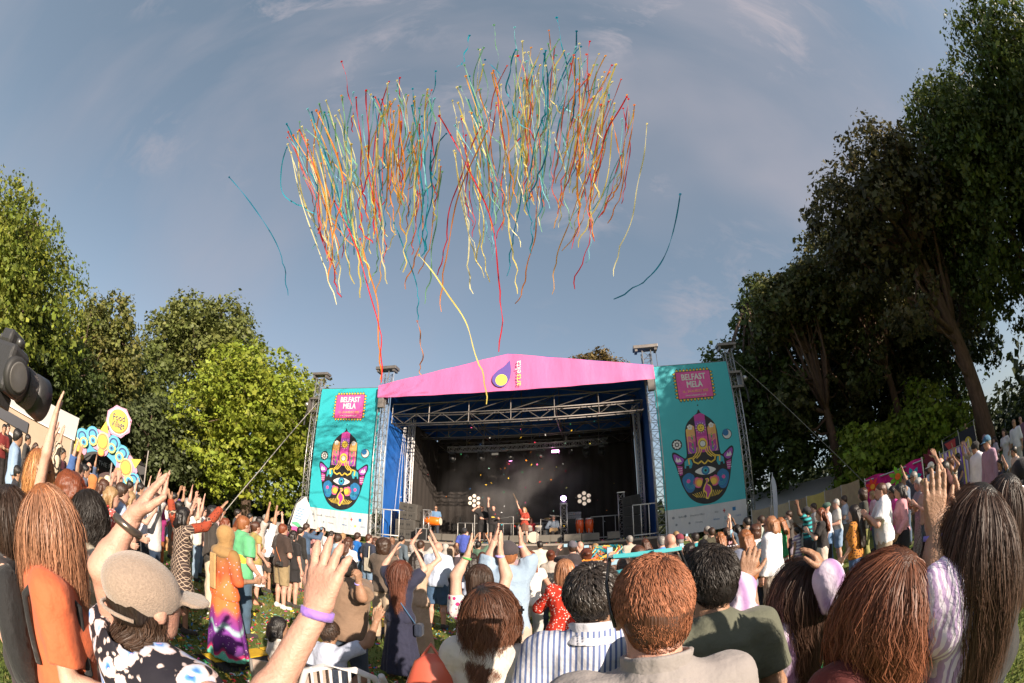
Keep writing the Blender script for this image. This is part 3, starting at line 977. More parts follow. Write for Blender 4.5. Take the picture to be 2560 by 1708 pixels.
# ------------------------------------------------------------------ trees
BARK = mat('bark', (.115, .075, .055), .95, noise=.5, nscale=4, stretch=(3, 3, .6), bump=1.0, bscale=12)
def leafmat(name): return mat(name, (1, 1, 1), .55, attr='tint', transl=.32, spec=.35)
def leaf_mesh(name, lobes, size, color, seed, n, clump=.75, flat=.75, vary=.35, thin=0.0, yellow=None):
 """lobes: (centre, radii); leaves gather in clumps near each lobe's surface"""
 rs = np.random.RandomState(seed)
 vol = np.array([abs(l[1][0] * l[1][1] * l[1][2]) ** (2 / 3) for l in lobes]); vol /= vol.sum()
 Ps, Ns, Cs = [], [], []
 for (c, r), w in zip(lobes, vol):
  c = np.array(c, float); r = np.array(r, float)
  m = max(8, int(4.2 * (r[0] * r[1] + r[1] * r[2] + r[0] * r[2]) / clump ** 2 / 3 * 1.6))
  d = rs.normal(size=(m, 3)); d /= np.linalg.norm(d, axis=1)[:, None]
  rad = rs.uniform(.25, 1.06, m) ** .45
  cc = c + d * rad[:, None] * r
  per = max(6, int(n * w / m))
  cr = clump * rs.uniform(.55, 1.25, m)
  g = rs.normal(size=(m, per, 3)); g /= np.linalg.norm(g, axis=2)[:, :, None]
  g *= (rs.uniform(.15, 1.1, (m, per)) ** .5)[:, :, None]
  off = g * cr[:, None, None]; off[:, :, 2] *= flat
  P = cc[:, None, :] + off
  N = d[:, None, :] * .55 + g * .5 + rs.normal(size=(m, per, 3)) * .55 + np.array((0, 0, .35))
  tone = (1 + rs.normal(0, vary, (m, 1, 1)) * .45 + rs.normal(0, vary * .5, (m, per, 1))).clip(.35, 1.8)
  col = np.array(color)[None, None, :] * tone
  if yellow is not None:
   yv = (rs.uniform(0, 1, (m, 1, 1)) ** 2 * .6 + rs.uniform(0, .35, (m, per, 1))).clip(0, 1)
   col = col * (1 - yv) + np.array(yellow) * tone * yv
  Ps.append(P.reshape(-1, 3)); Ns.append(N.reshape(-1, 3)); Cs.append(col.reshape(-1, 3))
 P = np.concatenate(Ps); N = np.concatenate(Ns); C = np.concatenate(Cs)
 P[:, 2] = np.maximum(P[:, 2], .05)
 N /= np.linalg.norm(N, axis=1)[:, None]
 k = len(P)
 t = np.cross(N, rs.normal(size=(k, 3))); t /= np.linalg.norm(t, axis=1)[:, None]
 b = np.cross(N, t)
 s = size * np.exp(rs.normal(-.12, .38, k)).clip(.35, 2.0)[:, None]
 bend = N * s * .18
 V = np.stack([P - t * s * .62, P - b * s * .42 - bend, P + t * s * .62, P + b * s * .42 - bend], 1).reshape(-1, 3)
 return mesh_np(name, V, np.arange(4 * k).reshape(k, 4), False, np.repeat(C, 4, 0))
def tree(label, x, y, trunk, lobes, size, color, n, seed, name='broadleaf_tree', group=None, r0=.35, clump=.8, bark=BARK, yellow=None, limbs=True, vary=.35, flat=.75):
 """trunk: list of (dx,dy,z); lobes given relative to the base"""
 z0 = gz(x, y)
 root = empty(name, (x, y, z0 - .05), 0, label, 'tree', group)
 rs = random.Random(seed)
 mb = MB(); k = len(trunk)
 mb.tube(trunk, r0, 10, radii=[r0 * (1.25 if i == 0 else 1) * (1 - .72 * i / (k - 1)) for i in range(k)])
 mb.build('trunk', bark, root, True)
 if limbs:
  br = MB()
  for i, (c, r) in enumerate(lobes):
   for q in range(3):
    j = rs.randint(max(1, k // 2), k - 1); s = Vector(trunk[j])
    e = Vector(c) + Vector((rs.uniform(-.6, .6) * r[0], rs.uniform(-.6, .6) * r[1], rs.uniform(-.2, .7) * r[2]))
    m = (s + e) / 2 + Vector((rs.uniform(-.4, .4), rs.uniform(-.4, .4), rs.uniform(-.5, .2)))
    br.tube([s, s * .6 + m * .4, m, e * .5 + m * .5, e], .1, 6, radii=[r0 * .32, r0 * .27, r0 * .2, r0 * .12, r0 * .05])
  tag(br.build('limbs', bark, root, True), kind='stuff')
 o = link('crown', leaf_mesh('crown', lobes, size, color, seed, n, clump, flat, vary, 0, yellow), leafmat('foliage'), root)
 return root
def lobed(cx, cy, zc, rx, rz, n, seed, sub=.5, ry=None):
 """a ragged crown: a core ellipsoid and n smaller lobes over it"""
 rs = random.Random(seed); ry = ry or rx
 L = [((cx, cy, zc), (rx * .72, ry * .72, rz * .75))]
 for i in range(n):
  a = 2.4 * i + rs.uniform(-.4, .4); e = -0.55 + 1.5 * (i + .5) / n
  ce = math.sqrt(max(0, 1 - min(1, e) ** 2)) if e < 1 else 0
  s = sub * rs.uniform(.75, 1.15)
  L.append(((cx + rx * .68 * ce * math.cos(a), cy + ry * .68 * ce * math.sin(a), zc + rz * .70 * min(e, 1)), (rx * s, ry * s, rz * s * .85)))
 return L
def at(az, d): return polar(az, d)
def build_trees():
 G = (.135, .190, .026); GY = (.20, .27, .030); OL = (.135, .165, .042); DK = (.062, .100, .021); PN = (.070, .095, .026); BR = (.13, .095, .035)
 # left side
 x, y = at(-78, 30); tree('tall dense bright green tree at the left edge, above the camera', x, y, [(0, 0, 0), (0, 0, 4), (.3, 0, 9), (.2, 0, 13)], lobed(0, 0, 6.8, 8.2, 6.2, 24, 1), .205, G, 62000, 1, clump=.85, yellow=(.24, .23, .035))
 x, y = at(-99, 27); tree('tree rising above the bright green one at the very left edge', x, y, [(0, 0, 0), (0, 0, 6), (0, 0, 13)], lobed(0, 0, 8.4, 3.0, 4.6, 9, 2), .27, (.14, .15, .03), 12000, 2)
 x, y = at(-60.5, 35); tree('brown tinged tree between the big green tree and the oak', x, y, [(0, 0, 0), (0, 0, 5), (.3, 0, 11)], lobed(0, 0, 7.9, 4.2, 6.2, 14, 3), .26, OL, 20000, 3, clump=.7, yellow=(.19, .16, .045))
 x, y = at(-53, 40); tree('lower olive tree left of the tall oak', x, y, [(0, 0, 0), (0, 0, 5), (.3, 0, 9)], lobed(0, 0, 7.0, 5.5, 6.0, 14, 31), .27, OL, 20000, 31, clump=.8)
 x, y = at(-45, 44); tree('tall olive oak with a wide domed crown behind the yellow green tree', x, y, [(0, 0, 0), (0, 0, 7), (.5, 0, 14), (.3, 0, 18)], lobed(0, 0, 15.2, 7.0, 7.0, 22, 4, .42), .31, OL, 30000, 4, clump=.95, yellow=(.17, .17, .05))
 x, y = at(-35.5, 27.5); tree('bright yellow green tree left of the left banner', x, y, [(0, 0, 0), (0, 0, 4), (.2, 0, 8), (0, 0, 10)], lobed(0, 0, 6.4, 5.9, 5.9, 24, 5, .44), .20, GY, 42000, 5, clump=.62, yellow=(.30, .30, .035), flat=.5)
 x, y = at(-27, 33); tree('yellow green tree partly hidden behind the left banner', x, y, [(0, 0, 0), (0, 0, 5), (0, 0, 9)], lobed(0, 0, 7.4, 3.6, 5.2, 12, 6), .22, (.16, .17, .03), 12000, 6, yellow=(.24, .18, .04))
 x, y = at(-50, 27); tree('small broad tree with grey green leaves right of the painted arch', x, y, [(0, 0, 0), (.2, 0, 2), (.5, 0, 4)], lobed(0, 0, 4.0, 3.6, 3.0, 12, 7), .20, (.085, .105, .040), 15000, 7, clump=.6)
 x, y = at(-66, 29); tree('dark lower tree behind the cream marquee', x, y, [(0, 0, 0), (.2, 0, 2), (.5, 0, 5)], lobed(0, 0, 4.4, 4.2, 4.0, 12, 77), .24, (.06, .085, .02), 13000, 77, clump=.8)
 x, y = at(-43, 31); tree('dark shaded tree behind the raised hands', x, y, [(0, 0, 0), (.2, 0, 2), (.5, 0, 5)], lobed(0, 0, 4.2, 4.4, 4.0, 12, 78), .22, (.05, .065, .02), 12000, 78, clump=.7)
 # behind the stage
 x, y = at(12, 46); tree('brown leaved tree showing over the right half of the canopy', x, y, [(0, 0, 0), (0, 0, 9), (0, 0, 18)], lobed(0, 0, 19.5, 3.6, 3.9, 12, 8, .42), .27, BR, 9000, 8, clump=.8, yellow=(.20, .14, .05))
 # right side
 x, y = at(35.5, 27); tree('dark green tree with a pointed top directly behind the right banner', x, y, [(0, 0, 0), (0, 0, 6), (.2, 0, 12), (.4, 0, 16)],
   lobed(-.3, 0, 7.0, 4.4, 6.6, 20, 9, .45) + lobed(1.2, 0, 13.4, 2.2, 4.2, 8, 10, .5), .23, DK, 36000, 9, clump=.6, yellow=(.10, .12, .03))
 def pine(label, az, d, lean, h, lobes, seed, n, r0=.36, color=PN, bare=(), size=.2):
  x, y = at(az, d)
  tr = [(0, 0, 0), (lean * .12, 0, h * .25), (lean * .38, 0, h * .5), (lean * .72, 0, h * .78), (lean, 0, h)]
  t = tree(label, x, y, tr, lobes, size, color, n, seed, 'pine_tree', 'pines on the right slope', r0, .62, mat('pine_bark', (.13, .075, .05), .95, noise=.45, nscale=3, stretch=(3, 3, .8), bump=1, bscale=9), yellow=(.15, .12, .045), vary=.5)
  mb = MB()
  for (z, dx, dy, dz) in bare:
   f = z / h; s = Vector((lean * f ** 1.2, 0, z)); e = s + Vector((dx, dy, dz))
   mb.tube([s, s * .5 + e * .5 + Vector((0, 0, -.25)), e], .07, 6, radii=[.09, .06, .025])
  if bare: tag(mb.build('dead_branches', mat('pine_bark', (0, 0, 0)), t, True), kind='stuff')
  return t
 pine('pine with a bare reddish trunk and dead side branches right of the right banner', 44.5, 24, -.8, 12.5,
   lobed(-.6, 0, 12.3, 3.2, 3.0, 12, 11, .45) + [((2.6, 0, 8.2), (1.3, 1.3, 1.6)), ((-2.6, 0, 7.2), (1.1, 1.1, 1.5)), ((2.2, .5, 5.6), (1.2, 1.2, 1.2))], 11, 20000, .36,
   bare=[(8.2, -2.6, 0, .6), (7.0, 2.2, .3, .9), (6.1, -1.8, .2, -.6), (9.3, 2.0, 0, 1.2), (5.2, -1.6, 0, .5), (7.7, -1.6, .4, 1.6), (4.4, 1.5, 0, -.6)])
 pine('pine with a slightly leaning trunk in the middle of the right slope', 54.5, 25, -1.2, 15, lobed(-.8, 0, 12.0, 4.0, 4.6, 16, 12, .45) + [((-2.4, .5, 7.6), (1.8, 1.8, 1.3)), ((1.6, 1, 5.8), (1.5, 1.5, 1.1))] + [((2.2, 0, 7.2), (1.8, 1.8, 1.8))], 12, 26000, .30, bare=[(6, 2, 0, .8), (7, -1.7, 0, .6)])
 pine('pine with the thickest leaning trunk, furthest right', 66.5, 21, -2.6, 13, lobed(-2.2, 0, 12.2, 4.2, 4.2, 16, 13, .45) + [((-4.3, 0, 7.5), (1.5, 1.5, 1.4)), ((1.0, 0, 8.2), (2.2, 2.2, 2.2))], 13, 26000, .52, (.045, .05, .02), bare=[(6, -2, 0, 1.2), (4.5, -1.3, 0, 1)])
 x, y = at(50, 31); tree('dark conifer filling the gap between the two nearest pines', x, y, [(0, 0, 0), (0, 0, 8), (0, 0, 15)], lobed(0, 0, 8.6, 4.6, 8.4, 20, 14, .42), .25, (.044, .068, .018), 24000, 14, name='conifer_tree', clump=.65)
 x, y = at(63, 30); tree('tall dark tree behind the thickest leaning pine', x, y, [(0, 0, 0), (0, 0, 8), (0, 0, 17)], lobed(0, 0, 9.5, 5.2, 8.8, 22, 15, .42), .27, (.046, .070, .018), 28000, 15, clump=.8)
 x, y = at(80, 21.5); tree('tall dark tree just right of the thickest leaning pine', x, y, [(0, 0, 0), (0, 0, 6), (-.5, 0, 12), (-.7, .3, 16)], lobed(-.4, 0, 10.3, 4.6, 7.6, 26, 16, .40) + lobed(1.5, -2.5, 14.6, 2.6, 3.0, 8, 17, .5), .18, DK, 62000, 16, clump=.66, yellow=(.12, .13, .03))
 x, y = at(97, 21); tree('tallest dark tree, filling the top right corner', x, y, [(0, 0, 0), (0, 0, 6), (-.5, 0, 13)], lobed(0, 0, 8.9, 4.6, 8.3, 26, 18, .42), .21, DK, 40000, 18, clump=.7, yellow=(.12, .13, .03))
 # low trees seen between the trunks; backlight is put into the bright leaf colour
 for i, (az, d, h, lab) in enumerate(((49.0, 22.5, 5.2, 'low tree with bright green leaves left of the leaning pines'), (58.5, 22.5, 5.6, 'low tree with bright green leaves right of the middle pine'), (53.5, 30, 6.6, 'low tree with bright green leaves behind the middle pine trunk'))):
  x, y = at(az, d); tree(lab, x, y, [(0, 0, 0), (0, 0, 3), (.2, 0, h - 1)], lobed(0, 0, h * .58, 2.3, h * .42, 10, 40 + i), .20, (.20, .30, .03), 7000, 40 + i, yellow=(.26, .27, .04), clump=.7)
 # the wood behind the photographer and far off, whose shade falls on the right slope
 for i, (x, y, h, r) in enumerate(((33, -5, 17, 5.5), (42, -20, 19, 6.0), (28.5, -13, 17, 2.6))):
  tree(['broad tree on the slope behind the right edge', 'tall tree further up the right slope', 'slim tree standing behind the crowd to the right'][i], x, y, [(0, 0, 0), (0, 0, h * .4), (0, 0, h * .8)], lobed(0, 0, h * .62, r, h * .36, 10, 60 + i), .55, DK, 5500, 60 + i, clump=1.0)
build_trees()
def build_wood():
 L = []
 rs = random.Random(5)
 for az in range(-112, 116, 4):
  if -112 <= az <= 116:
   d = rs.uniform(50, 60) if abs(az) < 75 else rs.uniform(36, 44)
   x, y = polar(az + rs.uniform(-1.5, 1.5), d); h = rs.uniform(4.5, 7.5)
   if abs(az - 5) < 30: h *= .8
   L.append(((x, y, h * .45), (4.2, 4.2, h * .62)))
 o = link('distant_wood', leaf_mesh('distant_wood', L, .60, (.036, .048, .016), 9, 42000, 1.2), leafmat('foliage'))
 tag(o, kind='stuff')
 L = []
 for az in list(range(-58, -25, 3)) + list(range(30, 80, 4)):
  x, y = polar(az + rs.uniform(-1, 1), rs.uniform(31, 35)); L.append(((x, y, .9), (2.3, 2.3, 1.9)))
 o = link('undergrowth', leaf_mesh('undergrowth', L, .32, (.034, .05, .015), 10, 26000, .8), leafmat('foliage'))
 tag(o, kind='stuff')
build_wood()
# ------------------------------------------------------------------ the stage
ST_O = Vector((-.15, 17.9, 0)); ST_R = R(-11.2)
def S(s, t, z=0): return ST_O + Matrix.Rotation(ST_R, 3, 'Z') @ Vector((s, t, z))
DK_Z = 1.6
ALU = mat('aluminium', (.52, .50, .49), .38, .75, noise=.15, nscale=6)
ALUD = mat('shade_toned_metal', (.20, .18, .17), .5, .5, noise=.2, nscale=5)  # roof truss metal darkened, so its colour carries the shade under the canopy
BLK = mat('black_drape', (.032, .026, .023), .9, noise=.3, nscale=1.2, bump=.5, bscale=2.5, stretch=(3, 3, .25))
BLU = mat('blue_vinyl', (.015, .11, .42), .5, noise=.22, nscale=.9, bump=.5, bscale=2.2)
def lattice(parent, a, b, w=.36, bays=None, cname='chord', m=ALU, r=.025, rb=.012, up=None):
 """box truss from a to b: four chords, and the bracing joined as one part"""
 a = Vector(a); b = Vector(b); ax = (b - a); L = ax.length; ax.normalize()
 u = Vector(up) if up else (Vector((1, 0, 0)) if abs(ax.x) < .8 else Vector((0, 1, 0)))
 u = (u - ax * u.dot(ax)).normalized(); v = ax.cross(u)
 h = w / 2
 cs = [u * h + v * h, -u * h + v * h, -u * h - v * h, u * h - v * h]
 for c in cs:
  mb = MB(); mb.tube([a + c, b + c], r, 6); mb.build(cname, m, parent, True)
 n = bays or max(2, int(L / (w * 1.15)))
 mb = MB()
 for i in range(n):
  p = a + ax * (L * i / n); q = a + ax * (L * (i + 1) / n)
  for k in range(4):
   c1, c2 = cs[k], cs[(k + 1) % 4]
   mb.tube([p + c1, p + c2], rb, 4)
   mb.tube([p + c1, q + c2] if i % 2 == 0 else [p + c2, q + c1], rb, 4)
 tag(mb.build('bracing', m, parent), kind='stuff')
def build_stage():
 st = empty('stage', ST_O, ST_R, 'open air stage with pink gabled canopy, black drapes and blue sides', 'stage')
 mb = MB(); mb.box((0, 3.45, 1.5), (12.7, 7.6, .2)); mb.build('deck', mat('stage_deck', (.10, .09, .085), .7, noise=.35, nscale=3, bump=.2), st)
 # gathered skirt below the deck edge
 n = 120; V = []; F = []
 for i in range(n + 1):
  s = -6.35 + 12.7 * i / n; t = -.40 + .022 * math.sin(i * 1.1) + .012 * math.sin(i * 2.7)
  for z in (1.48, .9, .02): V.append((s, t, z))
 for i in range(n):
  for k in (0, 1): a = i * 3 + k; F.append((a, a + 1, a + 4, a + 3))
 V += [(x, y + .03, z) for x, y, z in V]; k = (n + 1) * 3; F += [tuple(j + k for j in f[::-1]) for f in F]
 link('stage_skirt', mesh_np('skirt', np.array(V), np.array(F), True), mat('skirt_cloth', (.085, .066, .055), .95, noise=.25, nscale=1.5), st)
 mb = MB(); mb.box((0, -.37, 1.56), (12.7, .05, .09)); mb.build('deck_edge', mat('edge_trim', (.30, .25, .21), .6), st)
 # fascia
 zb, zc, za = 8.3, 8.95, 10.1; hw = 6.45
 n = 60; V = []; F = []
 for i in range(n + 1):
  s = -hw + 2 * hw * i / n; zt = zc + (za - zc) * (1 - abs(s) / hw)
  for k in range(7):
   z = zb + (zt - zb) * k / 6
   t = -.22 + .022 * math.sin(s * 3.1 + k * .35) * (.25 + .75 * abs(k - 3) / 3) + .007 * math.sin(s * 7 + 1)
   V.append((s, t, z))
 for i in range(n):
  for k in range(6): a = i * 7 + k; F.append((a, a + 7, a + 8, a + 1))
 V = np.array(V); m = len(V); V2 = V + (0, .05, 0); F = np.array(F)
 PK = mat('pink_vinyl', (.74, .165, .39), .45, noise=.06, nscale=1.2, bump=.55, bscale=1.1, bdist=.07, stretch=(1.5, 1, .6))
 link('canopy_fascia', mesh_np('fascia', np.concatenate([V, V2]), np.concatenate([F, F[:, ::-1] + m]), True), PK, st)
 mb = MB()
 for sg in (1, -1):
  mb = MB(); mb.box((sg * (hw + .02), .35, (zb + zc) / 2), (.04, 1.1, zc - zb)); mb.build('fascia_return', PK, st)
 mb = MB()
 for sg in (1, -1):
  a = [(sg * hw, -.15, zc), (0, -.15, za), (0, 7.2, za), (sg * hw, 7.2, zc)]
  q = [(x, y, z + .04) for x, y, z in a]
  mb.add(a + q, [(0, 1, 2, 3), (7, 6, 5, 4), (0, 4, 5, 1), (1, 5, 6, 2), (2, 6, 7, 3), (3, 7, 4, 0)])
 mb.build('roof', BLU, st)
 for sg in (1, -1):
  mb = MB(); mb.box((sg * 6.12, 3.9, 4.95), (.04, 6.6, 6.7)); mb.build('side_sheet', BLU, st)
  mb = MB(); mb.box((sg * 6.12, 3.9, 8.6), (.05, 6.6, .7)); mb.build('gable_sheet', BLU, st)
 for t in (6.99,):
  a = [(-6.1, t, 7.9), (6.1, t, 7.9), (6.1, t, 8.95), (0, t, 10.05), (-6.1, t, 8.95)]; b = [(x, y + .04, z) for x, y, z in a]
  mb = MB(); mb.add(a + b, [(0, 1, 2, 3, 4), (9, 8, 7, 6, 5)] + [(i, (i + 1) % 5, 5 + (i + 1) % 5, 5 + i) for i in range(5)]); mb.build('back_gable', BLU, st)
 def drape(name, a, b, z0, z1, n, amp):
  a = Vector(a); b = Vector(b); d = (b - a); nrm = Vector((-d.y, d.x, 0)).normalized(); V = []; F = []
  for i in range(n + 1):
   p = a + d * (i / n) + nrm * (amp * math.sin(i * 1.3) + amp * .5 * math.sin(i * 2.9))
   V += [(p.x, p.y, z0), (p.x, p.y, z1)]
  for i in range(n): F.append((2 * i, 2 * i + 2, 2 * i + 3, 2 * i + 1))
  V += [(x + nrm.x * .04, y + nrm.y * .04, z) for x, y, z in V]; k = 2 * n + 2; F += [tuple(j + k for j in f[::-1]) for f in F]
  link(name, mesh_np(name, np.array(V), np.array(F), True), BLK, st)
 drape('back_drape', (-5.95, 6.95, 0), (5.95, 6.95, 0), 1.6, 8.1, 110, .035)
 drape('side_drape', (-5.55, 2.7, 0), (-5.85, 6.9, 0), 1.6, 7.7, 30, .03)
 drape('side_drape', (5.55, 2.7, 0), (5.85, 6.9, 0), 1.6, 7.7, 30, .03)
 # roof trusses
 for t in (.45, 3.3, 6.6):
  def zt(s): return 8.15 if t < 1 else zc - .25 + (za - zc) * (1 - abs(s) / hw)
  for (z, nm) in ((7.15, 'truss_chord'), (7.62, 'truss_chord')):
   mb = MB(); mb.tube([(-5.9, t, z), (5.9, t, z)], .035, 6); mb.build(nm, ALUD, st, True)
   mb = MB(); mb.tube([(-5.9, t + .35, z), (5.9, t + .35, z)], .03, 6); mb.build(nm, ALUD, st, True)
  mb = MB()
  for k in range(18):
   s0 = -5.9 + 11.8 * k / 18; s1 = s0 + 11.8 / 18
   lo, hi = (7.15, 7.62) if k % 2 else (7.62, 7.15)
   mb.tube([(s0, t, lo), (s1, t, hi)], .018, 4)
   if k % 3 == 0: mb.tube([(s0, t, 7.15), (s0, t, zt(s0))], .025, 4)
   if k % 3 == 0: mb.tube([(s0, t, 7.62), (s0 + 11.8 / 6, t, zt(s0 + 11.8 / 6))], .02, 4)
  mb.tube([(-5.9, t, zt(-5.9)), (0, t, zt(0)), (5.9, t, zt(5.9))], .035, 5)
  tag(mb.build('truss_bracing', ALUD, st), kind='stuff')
 for s in (-5.9, -2.0, 2.0, 5.9):
  mb = MB()
  for z in (7.2, 7.6): mb.tube([(s, .45, z), (s, 6.6, z)], .03, 5)
  for k in range(8):
   t0 = .45 + 6.15 * k / 8; t1 = t0 + 6.15 / 8
   mb.tube([(s, t0, 7.2 if k % 2 else 7.6), (s, t1, 7.6 if k % 2 else 7.2)], .018, 4)
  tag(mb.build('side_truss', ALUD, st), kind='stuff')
 # tower heads and towers
 for s in (-6.28, 6.28):
  tw = empty('stage_tower', S(s, .15), ST_R, 'square aluminium lattice tower at the %s front corner of the stage' % ('left' if s < 0 else 'right'), 'tower', 'lattice towers of the stage and banners')
  lattice(tw, (0, 0, 0), (0, 0, 9.75), .40, 24)
  mb = MB(); mb.box((0, 0, 9.95), (1.15, .5, .16)); mb.build('head_block', ALUD, tw, bevel=.015)
  for q in (-.45, .45):
   mb = MB(); mb.box((q, 0, 9.82), (.12, .4, .14)); mb.build('pulley', ALUD, tw)
  mb = MB(); mb.box((.0, -.26, 8.05), (.30, .22, .5)); mb.build('chain_hoist', mat('hoist_grey', (.18, .16, .15), .6), tw, bevel=.02)
  mb = MB(); mb.tube([(.45, -.1, 9.85), (.45, -.1, 8.3)], .012, 4); mb.build('chain', ALUD, tw)
 for s in (-5.75, 5.75):
  tw = empty('rear_post', S(s, 2.55), ST_R, 'pale upright post inside the %s wing of the stage' % ('left' if s < 0 else 'right'), 'post')
  lattice(tw, (0, 0, 1.6), (0, 0, 8.0), .26, 18, m=mat('pale_post', (.62, .60, .60), .5, .1), r=.04)
  mb = MB()
  for k in range(3): mb.tube([(-.30 + .16 * k, -1.0 + .3 * k, 1.7), (-.02 + .05 * k, -.9, 7.3)], .012, 4)
  tag(mb.build('guy_ropes', ALU, tw), kind='stuff')
 # light truss
 lt = empty('lighting_truss', S(0, 4.0), ST_R, 'long horizontal lighting truss hung across the middle of the stage', 'truss')
 lattice(lt, (-4.15, 0, 6.62), (4.35, 0, 6.70), .28, 34, m=ALU, r=.02)
 for s in (-2.2, 2.2):
  mb = MB(); mb.tube([(s, 0, 6.8), (s, 0, 7.2)], .015, 4); mb.lathe([(.02, 6.85), (.07, 6.9), (.07, 7.1), (.02, 7.16)], 8, (s, 0, 0)); mb.build('hoist', ALUD, lt)
 lens_w = mat('lamp_glass', (.35, .35, .36), .2)
 lens_m = mat('magenta_lens', (.9, .25, .6), .3, emit=(1, .32, .75), estr=14)
 BODY = mat('fixture_black', (.018, .018, .018), .5)
 for k, s in enumerate(np.linspace(-3.9, 4.0, 11)):
  kind = ('head', 'par', 'head', 'flood', 'head', 'par', 'head', 'flood', 'par', 'head', 'head')[k]
  lab = {'head': 'moving head lamp', 'par': 'round par lamp', 'flood': 'flat white lamp'}[kind]
  ordn = ('first', 'second', 'third', 'fourth', 'fifth', 'sixth', 'seventh', 'eighth', 'ninth', 'tenth', 'last')[k]
  litp = k in (4, 7)
  f = empty('stage_lamp', S(s, 4.0, 6.48), ST_R, '%s%s under the lighting truss, %s from the left' % ('pink glowing ' if litp else '', lab, ordn), 'lamp', 'lamps under the lighting truss')
  if kind == 'head':
   mb = MB(); mb.box((0, 0, -.06), (.30, .22, .12)); mb.build('base', BODY, f, bevel=.015)
   mb = MB(); mb.tube([(-.17, 0, -.42), (-.17, 0, -.12), (.17, 0, -.12), (.17, 0, -.42)], .022, 5); mb.build('yoke', BODY, f)
   mb = MB(); mb.lathe([(.07, .12), (.13, .06), (.13, -.14), (.10, -.16)], 14, (0, 0, -.36), Matrix.Rotation(R(35), 3, 'X')); mb.build('head', BODY, f, True)
   mb = MB(); mb.lathe([(.085, -.165), (.085, -.175)], 14, (0, 0, -.36), Matrix.Rotation(R(35), 3, 'X')); mb.build('lens', lens_m if litp else lens_w, f)
  elif kind == 'par':
   mb = MB(); mb.lathe([(.06, .14), (.11, .05), (.12, -.10)], 14, (0, 0, -.22), Matrix.Rotation(R(55), 3, 'X')); mb.build('can', BODY, f, True)
   mb = MB(); mb.lathe([(.10, -.10), (.10, -.11)], 14, (0, 0, -.22), Matrix.Rotation(R(55), 3, 'X')); mb.build('lens', mat('warm_glass', (.75, .68, .6), .3) if not litp else lens_m, f)
  else:
   mb = MB(); mb.box((0, 0, -.16), (.40, .14, .16)); mb.build('housing', BODY, f, bevel=.01)
   mb = MB(); mb.box((0, -.078, -.16), (.36, .012, .12)); mb.build('panel', lens_m if litp else mat('warm_glass', (.75, .68, .6), .3), f)
 # railings at the back of the deck
 def rail(s0, s1, t, z0, z1, n, label):
  r = empty('railing', S((s0 + s1) / 2, t, z0), ST_R, label, 'railing', 'pale metal railings on the stage')
  w = s1 - s0; RM = mat('rail_white', (.62, .60, .57), .5, .2)
  for z in (z1 - z0, .12):
   mb = MB(); mb.tube([(-w / 2, 0, z), (w / 2, 0, z)], .028, 6); mb.build('rail', RM, r, True)
  for k in range(n + 1):
   mb = MB(); mb.tube([(-w / 2 + w * k / n, 0, 0), (-w / 2 + w * k / n, 0, z1 - z0)], .022, 6); mb.build('post', RM, r, True)
 rail(-3.9, 1.2, 5.2, DK_Z, 2.65, 12, 'long white railing behind the singers')
 rail(3.3, 5.2, 5.0, DK_Z, 2.85, 3, 'white railing right of the conga drums')
 rail(-6.1, -4.9, -.1, DK_Z, 2.9, 3, 'short railing beside the left speaker stack')
 rail(5.1, 6.1, .2, DK_Z, 3.0, 3, 'short railing beside the right speaker stack')
build_stage()
# ------------------------------------------------------------------ banners beside the stage
def smooth_poly(pts, n=6):
 """closed Catmull-Rom through pts"""
 out = []; m = len(pts)
 for i in range(m):
  p0, p1, p2, p3 = [pts[(i + k) % m] for k in (-1, 0, 1, 2)]
  for j in range(n):
   t = j / n
   out.append(tuple(.5 * ((2 * p1[k]) + (-p0[k] + p2[k]) * t + (2 * p0[k] - 5 * p1[k] + 4 * p2[k] - p3[k]) * t * t + (-p0[k] + 3 * p1[k] - 3 * p2[k] + p3[k]) * t ** 3) for k in (0, 1)))
 return out
def poly_inlay(parent, name, polys, layer, m, th=.0015):
 """flat printed shapes on the front (-y) of parent; polys in x,z"""
 mb = MB(); y = -.004 - layer * .003; many = len(polys) > 6; o = None
 for p in polys:
  n = len(p)
  ar = sum(p[i][0] * p[(i + 1) % n][1] - p[(i + 1) % n][0] * p[i][1] for i in range(n))
  if ar < 0: p = p[::-1]
  mb.add([(x, y, z) for x, z in p], [tuple(range(n))])
  if not many: o = mb.build(name, m, parent); mb = MB()
 return tag(mb.build(name, m, parent), kind='stuff') if many else o
def text_mesh(body, size, m, parent, loc, rot=(R(90), 0, 0), name='lettering', align='CENTER', th=.002, space=1.0, sx=1.0):
 c = bpy.data.curves.new(name, 'FONT'); c.body = body; c.size = size; c.align_x = align; c.align_y = 'CENTER'; c.extrude = th; c.space_character = space
 c.resolution_u = 2
 t = bpy.data.objects.new('tmp', c); COL.objects.link(t)
 dg = bpy.context.evaluated_depsgraph_get(); me = bpy.data.meshes.new_from_object(t.evaluated_get(dg))
 bpy.data.objects.remove(t)
 me.name = name; me.materials.clear()
 o = link(name, me, m, parent); o.location = loc; o.rotation_euler = rot; o.scale = (sx, 1, 1)
 return o
def ring(cx, cz, r, n=20, sx=1, sz=1): return [(cx + r * sx * math.cos(2 * math.pi * k / n), cz + r * sz * math.sin(2 * math.pi * k / n)) for k in range(n)]
def stroke(pts, w):
 """an open line as a thin closed polygon strip list"""
 out = []
 for a, b in zip(pts, pts[1:]):
  dx, dz = b[0] - a[0], b[1] - a[1]; L = math.hypot(dx, dz) or 1; nx, nz2 = -dz / L * w / 2, dx / L * w / 2
  ex, ez = dx / L * w * .3, dz / L * w * .3
  out.append([(a[0] - nx - ex, a[1] - nz2 - ez), (a[0] + nx - ex, a[1] + nz2 - ez), (b[0] + nx + ex, b[1] + nz2 + ez), (b[0] - nx + ex, b[1] - nz2 + ez)])
 return out
